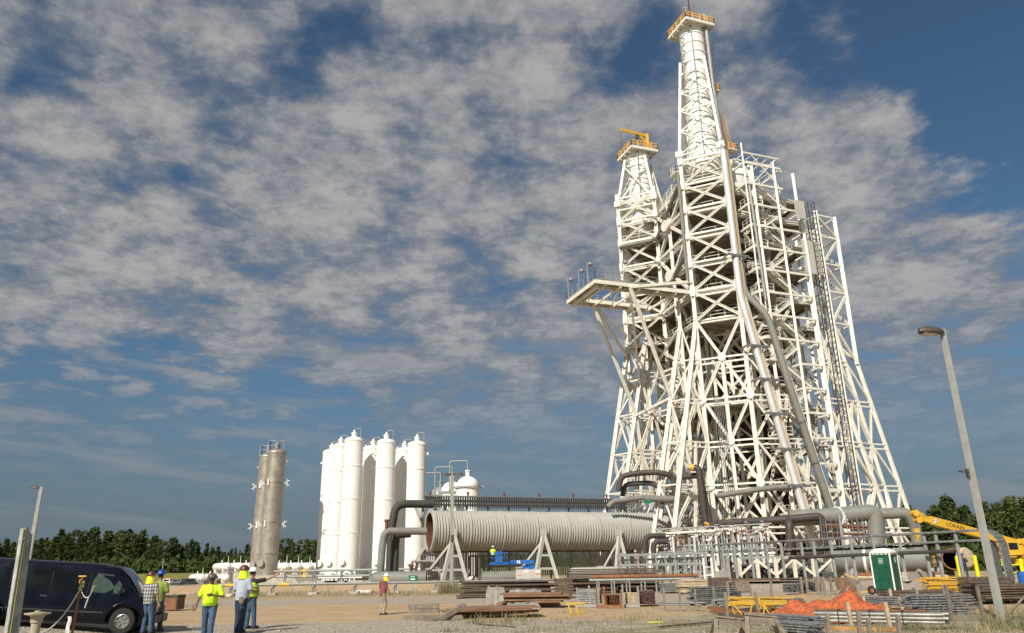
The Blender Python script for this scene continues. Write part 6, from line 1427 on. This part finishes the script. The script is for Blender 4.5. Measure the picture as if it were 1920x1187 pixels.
for k in range(9): a_ = p+V((ry.uniform(-.3, 1.0), ry.uniform(-.2, .3), .05)); mb.beam(a_, a_+V((ry.uniform(-.6, .6), ry.uniform(-.2, .2), ry.uniform(.05, .5))), .045)
tag(obj('scrap_pile', mb, galvp, None, p), 'small pile of pale angle scrap before the brown panel', 'scrap')
# yellow frames pile by the toilet, dark lumber stack to its right
p = G(1773, 1112); mb = M()
for i in range(13):
    rz = ry.uniform(-.12, .12); c = p+V((ry.uniform(-.15, .15), .3+ry.uniform(-.15, .15), .08+i*.065)); R_ = Matrix.Rotation(rz, 3, 'Z')
    for s_ in (-.35, 0, .35): mb.beam(c+R_ @ V((-1.0, s_, 0)), c+R_ @ V((1.0, s_, 0)), .045)
    for s_ in (-.9, -.3, .3, .9): mb.beam(c+R_ @ V((s_, -.4, 0)), c+R_ @ V((s_, .4, 0)), .05)
tag(obj('frame_stack', mb, yellow, None, p), 'pile of bright yellow steel frames right of the portable toilet', 'frames')
boards('dark stack of lumber in front of the bollards', G(1850, 1112), 2.5, 1.2, 7, .11, -.03, wood2, .08)
boards('big low stack of dark lumber running to the right edge', G(1885, 1130), 3.2, 1.6, 7, .10, .04, wood2, .1)
p = G(1885, 1159); tag(obj('leaning_plank', M().beam(p+V((0, 0, .02)), A(1922, 1118, p.y+.6), .28, .06, (1, .4, .6)), wood, None, p), 'wide grey plank leaning up at the right edge beside the lamp post', 'plank')
boards('dark planks lying between the toilet and the yellow frames', G(1720, 1122), 3.6, 1.0, 3, .1, .02, wood2)
# galvanised scaffold tubes
def scaf(lab, p, q, rows, cols_, r_, gap, z0=.15):
    p, q = V(p), V(q); d = (q-p).normalized(); s_ = V((-d.y, d.x, 0)); mb = M(); g_ = h(p.x, p.y); L = (q-p).length
    for i in range(rows):
        for j in range(cols_):
            o_ = ry.uniform(-.25, .25); c = V((p.x, p.y, g_+z0+i*gap))+s_*(j*.1)+d*o_; mb.cyl(c, c+d*L*ry.uniform(.86, 1.0), r_, n=7)
            for k in range(int(L/.5)): e = c+d*(.2+k*.5+ry.uniform(-.03, .03)); mb.lathe(e, [(r_, 0), (r_*1.9, .005), (r_*1.9, .03), (r_, .035)], 7, d, False)
    return tag(obj('scaffold_tubes', mb, galv, None, P(p.x, p.y)), lab, 'scaffold tubes')
scaf('big stack of galvanised scaffold tubes with collars near the lamp post', G(1712, 1160), G(1838, 1158), 8, 6, .027, .085)
scaf('long low stack of scaffold tubes behind the orange netting', G(1610, 1140), G(1745, 1146), 5, 6, .027, .08)
scaf('loose scaffold tubes at the bottom right of the sawhorses', G(1448, 1184), G(1525, 1191), 4, 6, .025, .07, .05)
rackposts('storage_rack', 'dark wooden posts holding the big stack of scaffold tubes', [G(1779, 1163)+V((0, -.2, 0)), G(1838, 1163)+V((0, -.2, 0))], 1.15, mat('grey_wood', (.17, .15, .12), .9, var=.3, vscale=4), .09)
rackposts('storage_rack', 'slim grey posts standing behind the big stack of scaffold tubes', [G(1738, 1150)+V((0, .5, 0)), G(1790, 1148)+V((0, .5, 0))], .95, galvp, .08, False)
# orange netting
r_ = random.Random(12); n_ = 46; m_ = 22; p0_ = G(1583, 1168); vs = []
hump = [(-1.2, .7, .42, .75), (-.3, .95, .38, .7), (.5, 1.0, .5, .55), (1.1, .8, .35, .8), (1.8, .8, .22, .7), (-2.1, .3, .22, .8)]
for j in range(m_):
    for i in range(n_):
        x = -2.7+5.2*i/(n_-1); y_ = -.5+2.4*j/(m_-1); e = min(1, (1-abs(i/(n_-1)*2-1))*4)*min(1, (1-abs(j/(m_-1)*2-1))*3)
        z_ = sum(c*math.exp(-((x-a_)**2+(y_-b_)**2)/(w_*w_)) for a_, b_, c, w_ in hump)*1.1
        z_ += (.06*sin(x*6+y_*4)+.05*sin(x*4-y_*8)+.02*sin(x*13+y_*11)+r_.uniform(-.012, .012))*(.3+min(1, z_*2)); x += r_.uniform(-.01, .01)
        vs.append(p0_+V((x+.12*sin(j*1.1)*e, y_, max(.015, z_*e+.02))))
tag(obj('orange_netting', M().add(vs, [(j*n_+i, j*n_+i+1, (j+1)*n_+i+1, (j+1)*n_+i) for j in range(m_-1) for i in range(n_-1)], True), mat('orange_net', (.56, .14, .05), .9, var=.45, vscale=9, dirt=(.25, .055, .025), damt=.7, bump=1., bscale=40), None, p0_), 'crumpled heap of orange safety netting', 'netting')
# strapped pipe bundle in the front with leaning posts
rods('strapped bundle of long pale pipes in front of the orange netting', G(1530, 1177), G(1775, 1183), 3, 6, .05, mat('pale_pipe', (.42, .40, .36), .4, .4, var=.25, vscale=3), jit=.01, ends=.1)
mb = M(); a_, b_ = G(1530, 1177), G(1775, 1183); mb2 = None
rods('thin brown pipe lying on top of the strapped bundle', G(1532, 1176), G(1742, 1181), 1, 2, .03, rust, z0=.47, jit=.0)
for i, k in enumerate((.2, .45, .7)):
    c = a_.lerp(b_, k); d = (b_-a_).normalized(); s_ = V((-d.y, d.x, 0)); mb = M(); c.z = h(c.x, c.y)+.13
    q = [c-s_*.08, c-s_*.08+V((0, 0, .39)), c+s_*.66+V((0, 0, .39)), c+s_*.66, c-s_*.08]
    for u_, v_ in zip(q, q[1:]): mb.beam(u_, v_, .02)
    tag(obj('strap', mb, blk, None, c), ('left', 'middle', 'right')[i]+' black strap around the bundle of pale pipes', 'strap')
for i, (xa, ya, xb, yb_, m_, lab) in enumerate(((1553, 1192, 1551, 1150, wood, 'upright grey post left of the strapped bundle'), (1598, 1180, 1588, 1129, woodp, 'leaning whitish post at the left of the orange netting'), (1612, 1192, 1609, 1145, wood, 'grey post before the strapped bundle, second from left'), (1631, 1198, 1628, 1158, wood, 'short grey post before the strapped bundle'), (1625, 1152, 1618, 1118, woodp, 'rust stained white post rising behind the orange netting'), (1671, 1184, 1659, 1129, woodp, 'leaning white and rusty post in front of the netting'), (1674, 1138, 1668, 1104, woodp, 'leaning stained post at the right of the netting'), (1694, 1149, 1686, 1120, woodp, 'short stained post near the big scaffold stack'), (1686, 1193, 1683, 1152, wood, 'grey post at the right of the strapped bundle'), (1733, 1120, 1732, 1094, galvp, 'thin grey post behind the long low scaffold stack'), (1714, 1120, 1712, 1101, wood, 'short brown stub behind the low scaffold stack'))):
    p = G(xa, ya); tag(obj('wooden_post', M().beam(p-V((0, 0, .05)), A(xb, yb_, p.y), .1, .09), m_, None, p), lab, 'post', 'leaning posts in the yard')
for i, (xa, ya, hh) in enumerate(((1369, 1143, 1.2), (1411, 1136, 1.0), (1451, 1139, 1.1), (1365, 1163, .95), (1424, 1166, .95))):
    p = G(xa, ya); tag(obj('wooden_post', M().beam(p, p+V((-.02, 0, hh)), .1), wood, None, p), f'{ORD[i]} upright wooden post around the yellow steel frames, counted from the back left', 'post', 'posts around the yellow frames')
p, q = G(1550, 1183), G(1690, 1186); tag(obj('rusty_bearer', M().beam(p+V((0, .15, .07)), q+V((0, .15, .07)), .13, .12), mat('rusty_ocher', (.36, .2, .08), .8, var=.4, vscale=3), None, p), 'rusty ochre beam under the strapped pipe bundle', 'beam')
# yellow stands near the sawhorses
p = G(1425, 1160); mb = M()
for k in range(7): a_ = p+V((-1.0+ry.uniform(-.1, .1), ry.uniform(-.1, .9), .45+.05*k)); mb.beam(a_, a_+V((2.2+ry.uniform(-.4, .4), ry.uniform(-.2, .2), -.06)), .04)
for k in range(6): a_ = p+V((-.9+.25*k, -.1, .12)); mb.beam(a_, a_+V((ry.uniform(-.4, .4), .1, .4)), .035)
mb.beam(p+V((-.9, -.2, .1)), p+V((.2, -.2, .0)), .06).beam(p+V((.2, .3, .4)), p+V((1.8, .2, .15)), .05).beam(p+V((.05, 0, .5)), p+V((.05, 0, .72)), .06)
tag(obj('steel_frame_pile', mb, yellow, None, p), 'tangle of yellow steel frames behind the sawhorses', 'frames')
p = G(1485, 1139); mb = M()
for k in range(8): a_ = p+V((ry.uniform(-.5, .7), ry.uniform(0, .5), .1)); mb.beam(a_, a_+V((ry.uniform(-.15, .15), 0, .35)), .04)
tag(obj('yellow_feet', mb, yellow, None, p), 'yellow painted feet of scaffold frames in a tangle', 'frames')
endon('loose grey frame ends beside the yellow feet', 1478, 1512, 1141, .35, .05, galv, 1.5)
for i, (xa, ya, xb, yb_) in enumerate(((1335, 1151, 1530, 1172), (1350, 1160, 1520, 1181), (1330, 1149, 1450, 1160), (1395, 1156, 1545, 1160))):
    p, q = G(xa, ya), G(xb, yb_); tag(obj('rusty_beam', M().beam(p+V((0, 0, .12+.04*i)), q+V((0, 0, .12+.05*i)), .16, .09), (rust, wood2, rust, dark)[i], None, p), ('long rusty beam running from the third rack to the netting', 'dark plank under the yellow frames', 'short rusty beam at the foot of the third rack', 'dark flat bar pointing at the orange netting')[i], 'beam')
rods('grey tubes piled behind the right sawhorse', G(1440, 1172), G(1530, 1180), 3, 7, .03, galv, ends=.4, jit=.06)
# sawhorses
def sawhorse(xa, xb, y_, yt_, lab):
    p, q = G(xa, y_), G(xb, y_); tt = thing('sawhorse', lab, 'sawhorse', p); ta, tb_ = A(xa+4, yt_, p.y+.1), A(xb-8, yt_+6, q.y+.1)
    obj('top_board', M().beam(ta, tb_, .05, .2, (0, 1, 0)), wood, tt); obj('top_cap', M().beam(ta+V((-.05, .03, .12)), tb_+V((.05, .03, .12)), .18, .04, (0, 1, 0)), wood, tt)
    for e in (ta, tb_):
        for s_ in (-1, 1): obj('leg', M().beam(e+V((0, s_*.05, .05)), V((e.x+(-.12 if e is ta else .12), e.y+s_*.35, h(e.x, e.y))), .11, .05), wood, tt)
sawhorse(1338, 1398, 1196, 1164, 'left weathered wooden sawhorse at the bottom edge')
sawhorse(1396, 1462, 1196, 1160, 'right weathered wooden sawhorse at the bottom edge')
p = G(1228, 1168); tag(obj('yellow_strip', M().box(p+V((0, 0, .03)), (.5, .05, .03), .1).box(p+V((.1, .05, .03)), (.35, .05, .03), -.2), mat('lemon_plastic', (.75, .7, .02), .6), None, p), 'small lemon yellow strip lying in the grass', 'strip')
p, q = G(1235, 1178), G(1335, 1170); tag(obj('thin_board', M().beam(p+V((0, 0, .04)), q+V((0, 0, .06)), .09, .05), wood2, None, p), 'long thin dark board lying in the grass left of the sawhorses', 'board')
p, q = G(893, 1171), G(965, 1178); tag(obj('thin_board', M().beam(p+V((0, 0, .03)), q+V((0, 0, .03)), .07, .04), wood2, None, p), 'thin brown stick lying in the gravel below the rusty plates', 'board')
# rusty bin left, debris, gravel heap, cone
p = G(314, 1146); tt = thing('rusty_bin', 'low rusty steel bin standing behind the workers by the van', 'bin', p)
obj('body', M().box(p+V((0, .5, .42)), (.95, 1.1, .7)), rust, tt); obj('rim', M().rail([p+V((-.48, -.05, .7)), p+V((.48, -.05, .7)), p+V((.48, 1.05, .7))], .08, .5, .04).beam(p+V((.5, -.07, .02)), p+V((.5, -.07, .78)), .08), dark, tt)
for i, (x_, y_, s_) in enumerate(((425, 1108, .9), (680, 1112, 1.1), (600, 1107, .5))):
    p = G(x_, y_); mb = M()
    for k in range(7): mb.ell(p+V((ry.uniform(-.7, .7)*s_, ry.uniform(-.3, .3)*s_, .1)), (.4*s_, .3*s_, .22*s_), 7, 5)
    tag(obj('sandbag_heap', mb, mat('pale_rubble', (.6, .56, .5), .9, var=.2, vscale=4), None, p), ('small white heap beside the lime shirt worker', 'white rubble heap left of the walking man', 'tiny pale heap under the pipe rack')[i], 'heap')
p = G(1737, 1098); tag(obj('traffic_cone', M().lathe(p, [(.0, .03), (.2, .03), (.16, .05), (.05, .7), (0, .7)], 14).box(p+V((0, 0, .015)), (.42, .42, .03)), orangec, None, p), 'orange traffic cone right of the portable toilet', 'traffic cone')
p = G(1590, 1083); 
mb = M()
for x_, y_ in ((1497, 1080), ): p = G(x_, y_+3); mb.box(p+V((0, 0, .6)), (.5, .3, .8)).beam(p, p+V((0, 0, .3)), .08)
tag(obj('electrical_box', mb, white, None, p), 'small pale electrical box before the lower grey vessel', 'box')
# ================================================================ PARKED CARS
def car(lab, p, body, kind, rz=0.):
    tt = thing('parked_'+kind, lab, kind, (0, 0, 0), 'vehicles parked beyond the yard'); L = 5.2; W_ = 1.9
    if kind == 'pickup': top = [(-2.6, .95), (-.7, 1.0), (-.65, 1.7), (.6, 1.72), (1.1, 1.1), (2.5, .98), (2.6, .6)]
    else: top = [(-2.4, 1.0), (-2.1, 1.65), (.6, 1.7), (1.2, 1.1), (2.4, .95), (2.5, .6)]
    mb = M(); pr = [(-2.6 if kind == 'pickup' else -2.45, .4)]+top+[(top[-1][0], .4)]; n = len(pr)
    vs = [V((x, s_*W_/2*(.86 if z_ > 1.3 else 1), z_)) for s_ in (-1, 1) for x, z_ in pr]
    mb.add(vs, [tuple(range(n)), tuple(reversed(range(n, 2*n)))]+[(i, n+i, n+(i+1) % n, (i+1) % n) for i in range(n)]); obj('body', mb, body, tt)
    a_, b_ = (-.6, .62) if kind == 'pickup' else (-2.0, .62)
    obj('side_window', M().prism([(a_+.05, -.875), (b_, -.875), (b_, -.80), (a_+.05, -.80)], 1.12, 1.6), glass, tt); obj('rear_window', M().box((a_-.06 if kind == 'pickup' else -2.3, 0, 1.4), (.08, 1.4, .4), 0, 0, 0 if kind == 'pickup' else .4), glass, tt)
    obj('windshield', M().box((.9, 0, 1.42), (.05, 1.5, .6), 0, 0, -.65), glass, tt)
    for sx in (-1.6, 1.6):
        for sy in (-.85, .85): wheel('wheel', (sx, sy, .37), .37, .24, tt)
    obj('tail_light', M().box((-2.62 if kind == 'pickup' else -2.47, -.8, .85), (.04, .14, .25)).box((-2.62 if kind == 'pickup' else -2.47, .8, .85), (.04, .14, .25)), red, tt)
    if kind == 'pickup' and 'white' in lab: obj('light_bar', M().box((0, 0, 1.82), (.3, 1.2, .14)), orangec, tt)
    tt.location = p; tt.rotation_euler[2] = rz; return tt
navy = mat('navy_car', (.03, .035, .05), .3); carw = mat('white_car', (.8, .8, .8), .3)
car('white pickup with light bar parked beyond the yard', G(314, 1101), carw, 'pickup', 1.35)
car('dark car parked right of the white pickup', G(340, 1102), navy, 'car', 1.5)
car('dark pickup half hidden behind the lime shirt worker', G(356, 1102), navy, 'pickup', 1.75)
# ================================================================ TREES
leafm = []
for i, c1_ in enumerate(((.040, .060, .018), (.056, .080, .022), (.075, .092, .028))):
    m_ = bpy.data.materials.new(('dark_pine', 'mid_pine', 'olive_leaf')[i]+'_foliage'); m_.use_nodes = True; t = NT(m_.node_tree); b = t.n['Principled BSDF']; b.inputs['Roughness'].default_value = .85; b.inputs['Specular IOR Level'].default_value = .1
    ge = t.add('ShaderNodeNewGeometry'); oi = t.add('ShaderNodeObjectInfo'); n__ = t.noise(t.add('ShaderNodeTexCoord').outputs['Object'], .55, 3, .6)
    k_ = t.math('ADD', t.math('MULTIPLY', t.ss(n__, .3, .7), .7), t.math('MULTIPLY', oi.outputs['Random'], .5))
    t.inp(b, 'Base Color', t.mix(t.math('MULTIPLY', k_, .9), tuple(q*.55 for q in c1_), tuple(q*1.7 for q in c1_))); leafm.append(m_)
bark = mat('pine_bark', (.13, .09, .06), .95, var=.3, vscale=2)
def tree_proto(seed, H, kind):
    r_ = random.Random(seed); tt = thing('pine_tree', 'tree', 'tree'); cl = []
    top = H; x0_ = y0_ = 0; tk = M(); pts = [V((sin(k*1.1+seed)*.12*k, cos(k*.9+seed)*.1*k, H*.93*k/6)) for k in range(7)]; tk.tube(pts, [.3-.038*k for k in range(7)], 7)
    lo = .28 if kind == 0 else (.15 if kind == 1 else .4)
    clumps = []
    for k in range(34):
        z_ = H*(lo+(1-lo)*(k/33)**.85); rr_ = (H*.21*(1-(z_/H-lo)/(1-lo))**.9+.15)*r_.uniform(.35, 1.15) if kind < 2 else H*.24*sqrt(max(.05, 1-((z_/H-.68)/.36)**2))*r_.uniform(.4, 1.1)
        a_ = k*2.4+r_.uniform(-.5, .5); c = V((cos(a_)*rr_, sin(a_)*rr_, z_+r_.uniform(-.5, .5))); clumps.append(c)
        if k % 2 == 0: tk.tube([V((0, 0, z_-rr_*.4)).lerp(V((0, 0, z_)), .2)+V((pts[3].x, pts[3].y, 0))*(z_/H), c], [.09, .04], 4)
    lf = M(); vs = []; fs = []
    for c in clumps:
        cr_ = r_.uniform(.7, 1.5)*(H/18)*(1.15-.55*(c.z/H))*1.25
        for q in range(46):
            d_ = V((r_.gauss(0, 1), r_.gauss(0, 1), r_.gauss(0, .62))).normalized()*cr_*r_.uniform(.35, 1.05)**.7; p = c+d_; s_ = r_.uniform(.22, .48)*(H/18); n_ = V((r_.gauss(0, 1), r_.gauss(0, 1), r_.gauss(.5, 1))).normalized(); a_ = n_.cross(V((0, 0, 1))).normalized() if abs(n_.z) < .98 else V((1, 0, 0)); b_ = n_.cross(a_); o_ = len(vs)
            vs += [p-a_*s_-b_*s_*.5, p+a_*s_-b_*s_*.45, p+a_*s_*.2+b_*s_*.9]; fs.append((o_, o_+1, o_+2))
    lf.add(vs, fs); obj('trunk', tk, bark, tt); obj('crown', lf, leafm[kind], tt); return tt
protos = [tree_proto(11+i, H_, k) for i, (H_, k) in enumerate(((18, 0), (17, 1), (19, 2), (16, 1), (20, 0)))]
hts = (18, 17, 19, 16, 20); used = set(); rt = random.Random(77)
def put_tree(x, Y, htop, lab, grp, yt=None):
    k = rt.randrange(5); p = A(x, 1080, Y); p = P(p.x, p.y); sc = htop/hts[k]; 
    if k not in used: o = protos[k]; used.add(k); o.location = p; o.rotation_euler[2] = rt.uniform(0, 6); o.scale = (sc*1.05, sc*1.05, sc); o['label'] = lab
    else: o = dup(protos[k], p, rt.uniform(0, 6), lab); o.scale = (sc*rt.uniform(.95, 1.3), sc*rt.uniform(.95, 1.3), sc)
    o['group'] = grp; return o
def skyline(pts, x):
    for (a_, b_), (c, d) in zip(pts, pts[1:]):
        if a_ <= x <= c: return b_+(d-b_)*(x-a_)/(c-a_)
    return pts[-1][1]
SKL = [(-60, 1018), (10, 1020), (60, 1022), (90, 1008), (140, 1006), (175, 998), (205, 1000), (235, 1006), (262, 1004), (290, 1006), (320, 1015), (345, 1020), (370, 1028), (400, 1030), (430, 1030), (460, 1026), (500, 1034), (530, 1022), (560, 1020), (590, 1022), (640, 1030), (720, 1045), (1150, 1050)]
ONES = ['', 'first', 'second', 'third', 'fourth', 'fifth', 'sixth', 'seventh', 'eighth', 'ninth', 'tenth', 'eleventh', 'twelfth', 'thirteenth', 'fourteenth', 'fifteenth', 'sixteenth', 'seventeenth', 'eighteenth', 'nineteenth']
def ordn(n):
    if n < 20: return ONES[n]
    return (('twentieth', 'thirtieth', 'fortieth', 'fiftieth')[n//10-2] if n % 10 == 0 else ('twenty', 'thirty', 'forty', 'fifty')[n//10-2]+'-'+ONES[n % 10])
CNT = {}
def tl(zone):
    CNT[zone] = CNT.get(zone, 0)+1; return f'{ordn(CNT[zone])} pine from left, {zone}'
x = -50.
while x < 640:
    for row in range(2 if x < 600 else 1):
        Y = 302+row*26+rt.uniform(-9, 9); xx = x+rt.uniform(-6, 6)+row*8; yt = skyline(SKL, xx)+rt.uniform(-9, 11)-(3 if row else 0); tp = A(xx, yt, Y); g_ = P(tp.x, tp.y)
        zone = 'above the van roof' if x < 200 else ('beyond the parked vehicles' if x < 420 else 'seen around the stainless columns')
        put_tree(xx, Y, max(6, tp.z-g_.z), tl(('front', 'back')[row]+' row of treeline '+zone), f'treeline pines {zone}')
    x += 12.5
x = 655.
while x < 1240: 
    tp = A(x, 1045, 300); put_tree(x, 300, max(6, tp.z-h(tp.x, tp.y)), tl('low distant row glimpsed between tanks and pipes'), 'distant pines behind the tanks'); x += 26
SKR = [(1690, 968), (1725, 958), (1745, 965), (1770, 950), (1795, 945), (1825, 955), (1850, 960), (1870, 950), (1900, 942), (1960, 945)]
x = 1240.
while x < 1690: tp = A(x, 1020, 230); put_tree(x, 230, max(6, tp.z-h(tp.x, tp.y)), tl('row behind the feet of the test stand'), 'pines behind the test stand'); x += 28
x = 1690.
while x < 1975:
    for row in range(2):
        Y = 170+row*22+rt.uniform(-6, 6); xx = x+rt.uniform(-6, 6)+row*9; yt = skyline(SKR, xx)+rt.uniform(-12, 22); tp = A(xx, yt, Y); g_ = P(tp.x, tp.y); put_tree(xx, Y, max(6, tp.z-g_.z), tl(('front', 'back')[row]+' row of wood behind the crane'), 'pines behind the crane')
    x += 15
for i, p_ in enumerate(protos):
    if i not in used: bpy.data.objects.remove(p_)
# ragged undergrowth at the foot of the treelines
ug = M(); r_ = random.Random(8); vs = []; fs = []
def bushes(xa, xb, Y, n_, hh):
    for k in range(n_):
        x_ = r_.uniform(xa, xb); y_ = Y+r_.uniform(-8, 30); p = A(x_, 1080, y_); p = P(p.x, p.y, r_.uniform(.2, hh)*r_.random()**.5); s_ = r_.uniform(.5, 1.2); a_ = r_.uniform(0, 6.3); o_ = len(vs); vs.extend([p+V((cos(a_)*s_, sin(a_)*s_, -.3)), p+V((-cos(a_)*s_, -sin(a_)*s_, -.2)), p+V((r_.uniform(-.4, .4), r_.uniform(-.4, .4), s_))]); fs.append((o_, o_+1, o_+2))
bushes(-60, 640, 290, 11000, 6); bushes(640, 1240, 296, 2500, 5); bushes(1240, 1975, 160, 7000, 5)
ug.add(vs, fs); tag(obj('undergrowth', ug, leafm[0]), 'dark undergrowth filling the foot of the distant treelines', 'undergrowth', None, 'stuff')
# ================================================================ GRASS
gmat = bpy.data.materials.new('grass_blades'); gmat.use_nodes = True; t = NT(gmat.node_tree); b = t.n['Principled BSDF']; b.inputs['Roughness'].default_value = .8
n__ = t.noise(t.add('ShaderNodeNewGeometry').outputs['Position'], 1.3, 3); t.inp(b, 'Base Color', t.mix(t.ss(n__, .35, .65), (.085, .10, .03), (.30, .25, .13)))
vs = []; fs = []
def tuft(p, n_, hh, sp_):
    for k in range(n_):
        q = p+V((r_.gauss(0, sp_), r_.gauss(0, sp_), 0)); q.z = h(q.x, q.y)-.01; a_ = r_.uniform(0, 6.3); w_ = r_.uniform(.003, .007)*(1+q.y/30); L_ = hh*r_.uniform(.4, 1.1); ln = V((r_.gauss(0, .3), r_.gauss(0, .3), 0))*L_; o_ = len(vs)
        vs.extend([q+V((cos(a_)*w_, sin(a_)*w_, 0)), q-V((cos(a_)*w_, sin(a_)*w_, 0)), q+ln*.4+V((-cos(a_)*w_*.7, -sin(a_)*w_*.7, L_*.6)), q+ln*.4+V((cos(a_)*w_*.7, sin(a_)*w_*.7, L_*.6)), q+ln+V((0, 0, L_))]); fs.extend([(o_, o_+1, o_+2, o_+3), (o_+3, o_+2, o_+4)])
for x_, y_, n_, hh, sp_ in ((846, 1112, 260, 1.3, .8), (835, 1113, 120, 1.5, .5), (870, 1112, 160, .9, .7), (1890, 1180, 260, .55, .5), (1915, 1160, 200, .6, .6), (1850, 1184, 160, .3, .5), (1185, 1160, 50, .4, .4), (960, 1165, 90, .4, .5), (925, 1172, 70, .35, .6), (1700, 1183, 120, .35, .5), (1760, 1186, 120, .3, .5), (895, 1168, 90, .35, .4), (560, 1112, 220, .5, 3), (480, 1118, 160, .5, 2), (330, 1140, 120, .35, 1.2), (760, 1106, 160, .6, 3), (830, 1104, 120, .6, 2), (1290, 1172, 60, .25, .5)): tuft(G(x_, y_), n_, hh, sp_)
for k in range(250):
    x_, y_ = r_.uniform(820, 1900), 1187-50*r_.random()**1.6; p = G(x_, y_); tuft(p, r_.randrange(5, 16), r_.uniform(.08, .24), .16)
for k in range(160):
    p = G(r_.uniform(250, 850), r_.uniform(1103, 1120)); tuft(p, 8, r_.uniform(.15, .4), .4)
gg = M().add(vs, fs); tag(obj('grass', gg, gmat), 'sparse tufts of dry grass and weeds in the gravel', 'grass', None, 'stuff')
# loose stones
vs = []; sm = M()
for k in range(900):
    x_, y_ = r_.uniform(0, 1920), 1120+75*r_.random()**.8; p = G(x_, y_); s_ = r_.uniform(.012, .045)*(1.6 if r_.random() < .04 else 1); sm.ell(p+V((0, 0, s_*.2)), (s_*r_.uniform(.8, 1.4), s_, s_*.6), 5, 3)
tag(obj('loose_stones', sm, mat('stone', (.4, .36, .3), .9, var=.4, vscale=.7)), 'loose stones scattered over the gravel yard', 'stones', None, 'stuff')
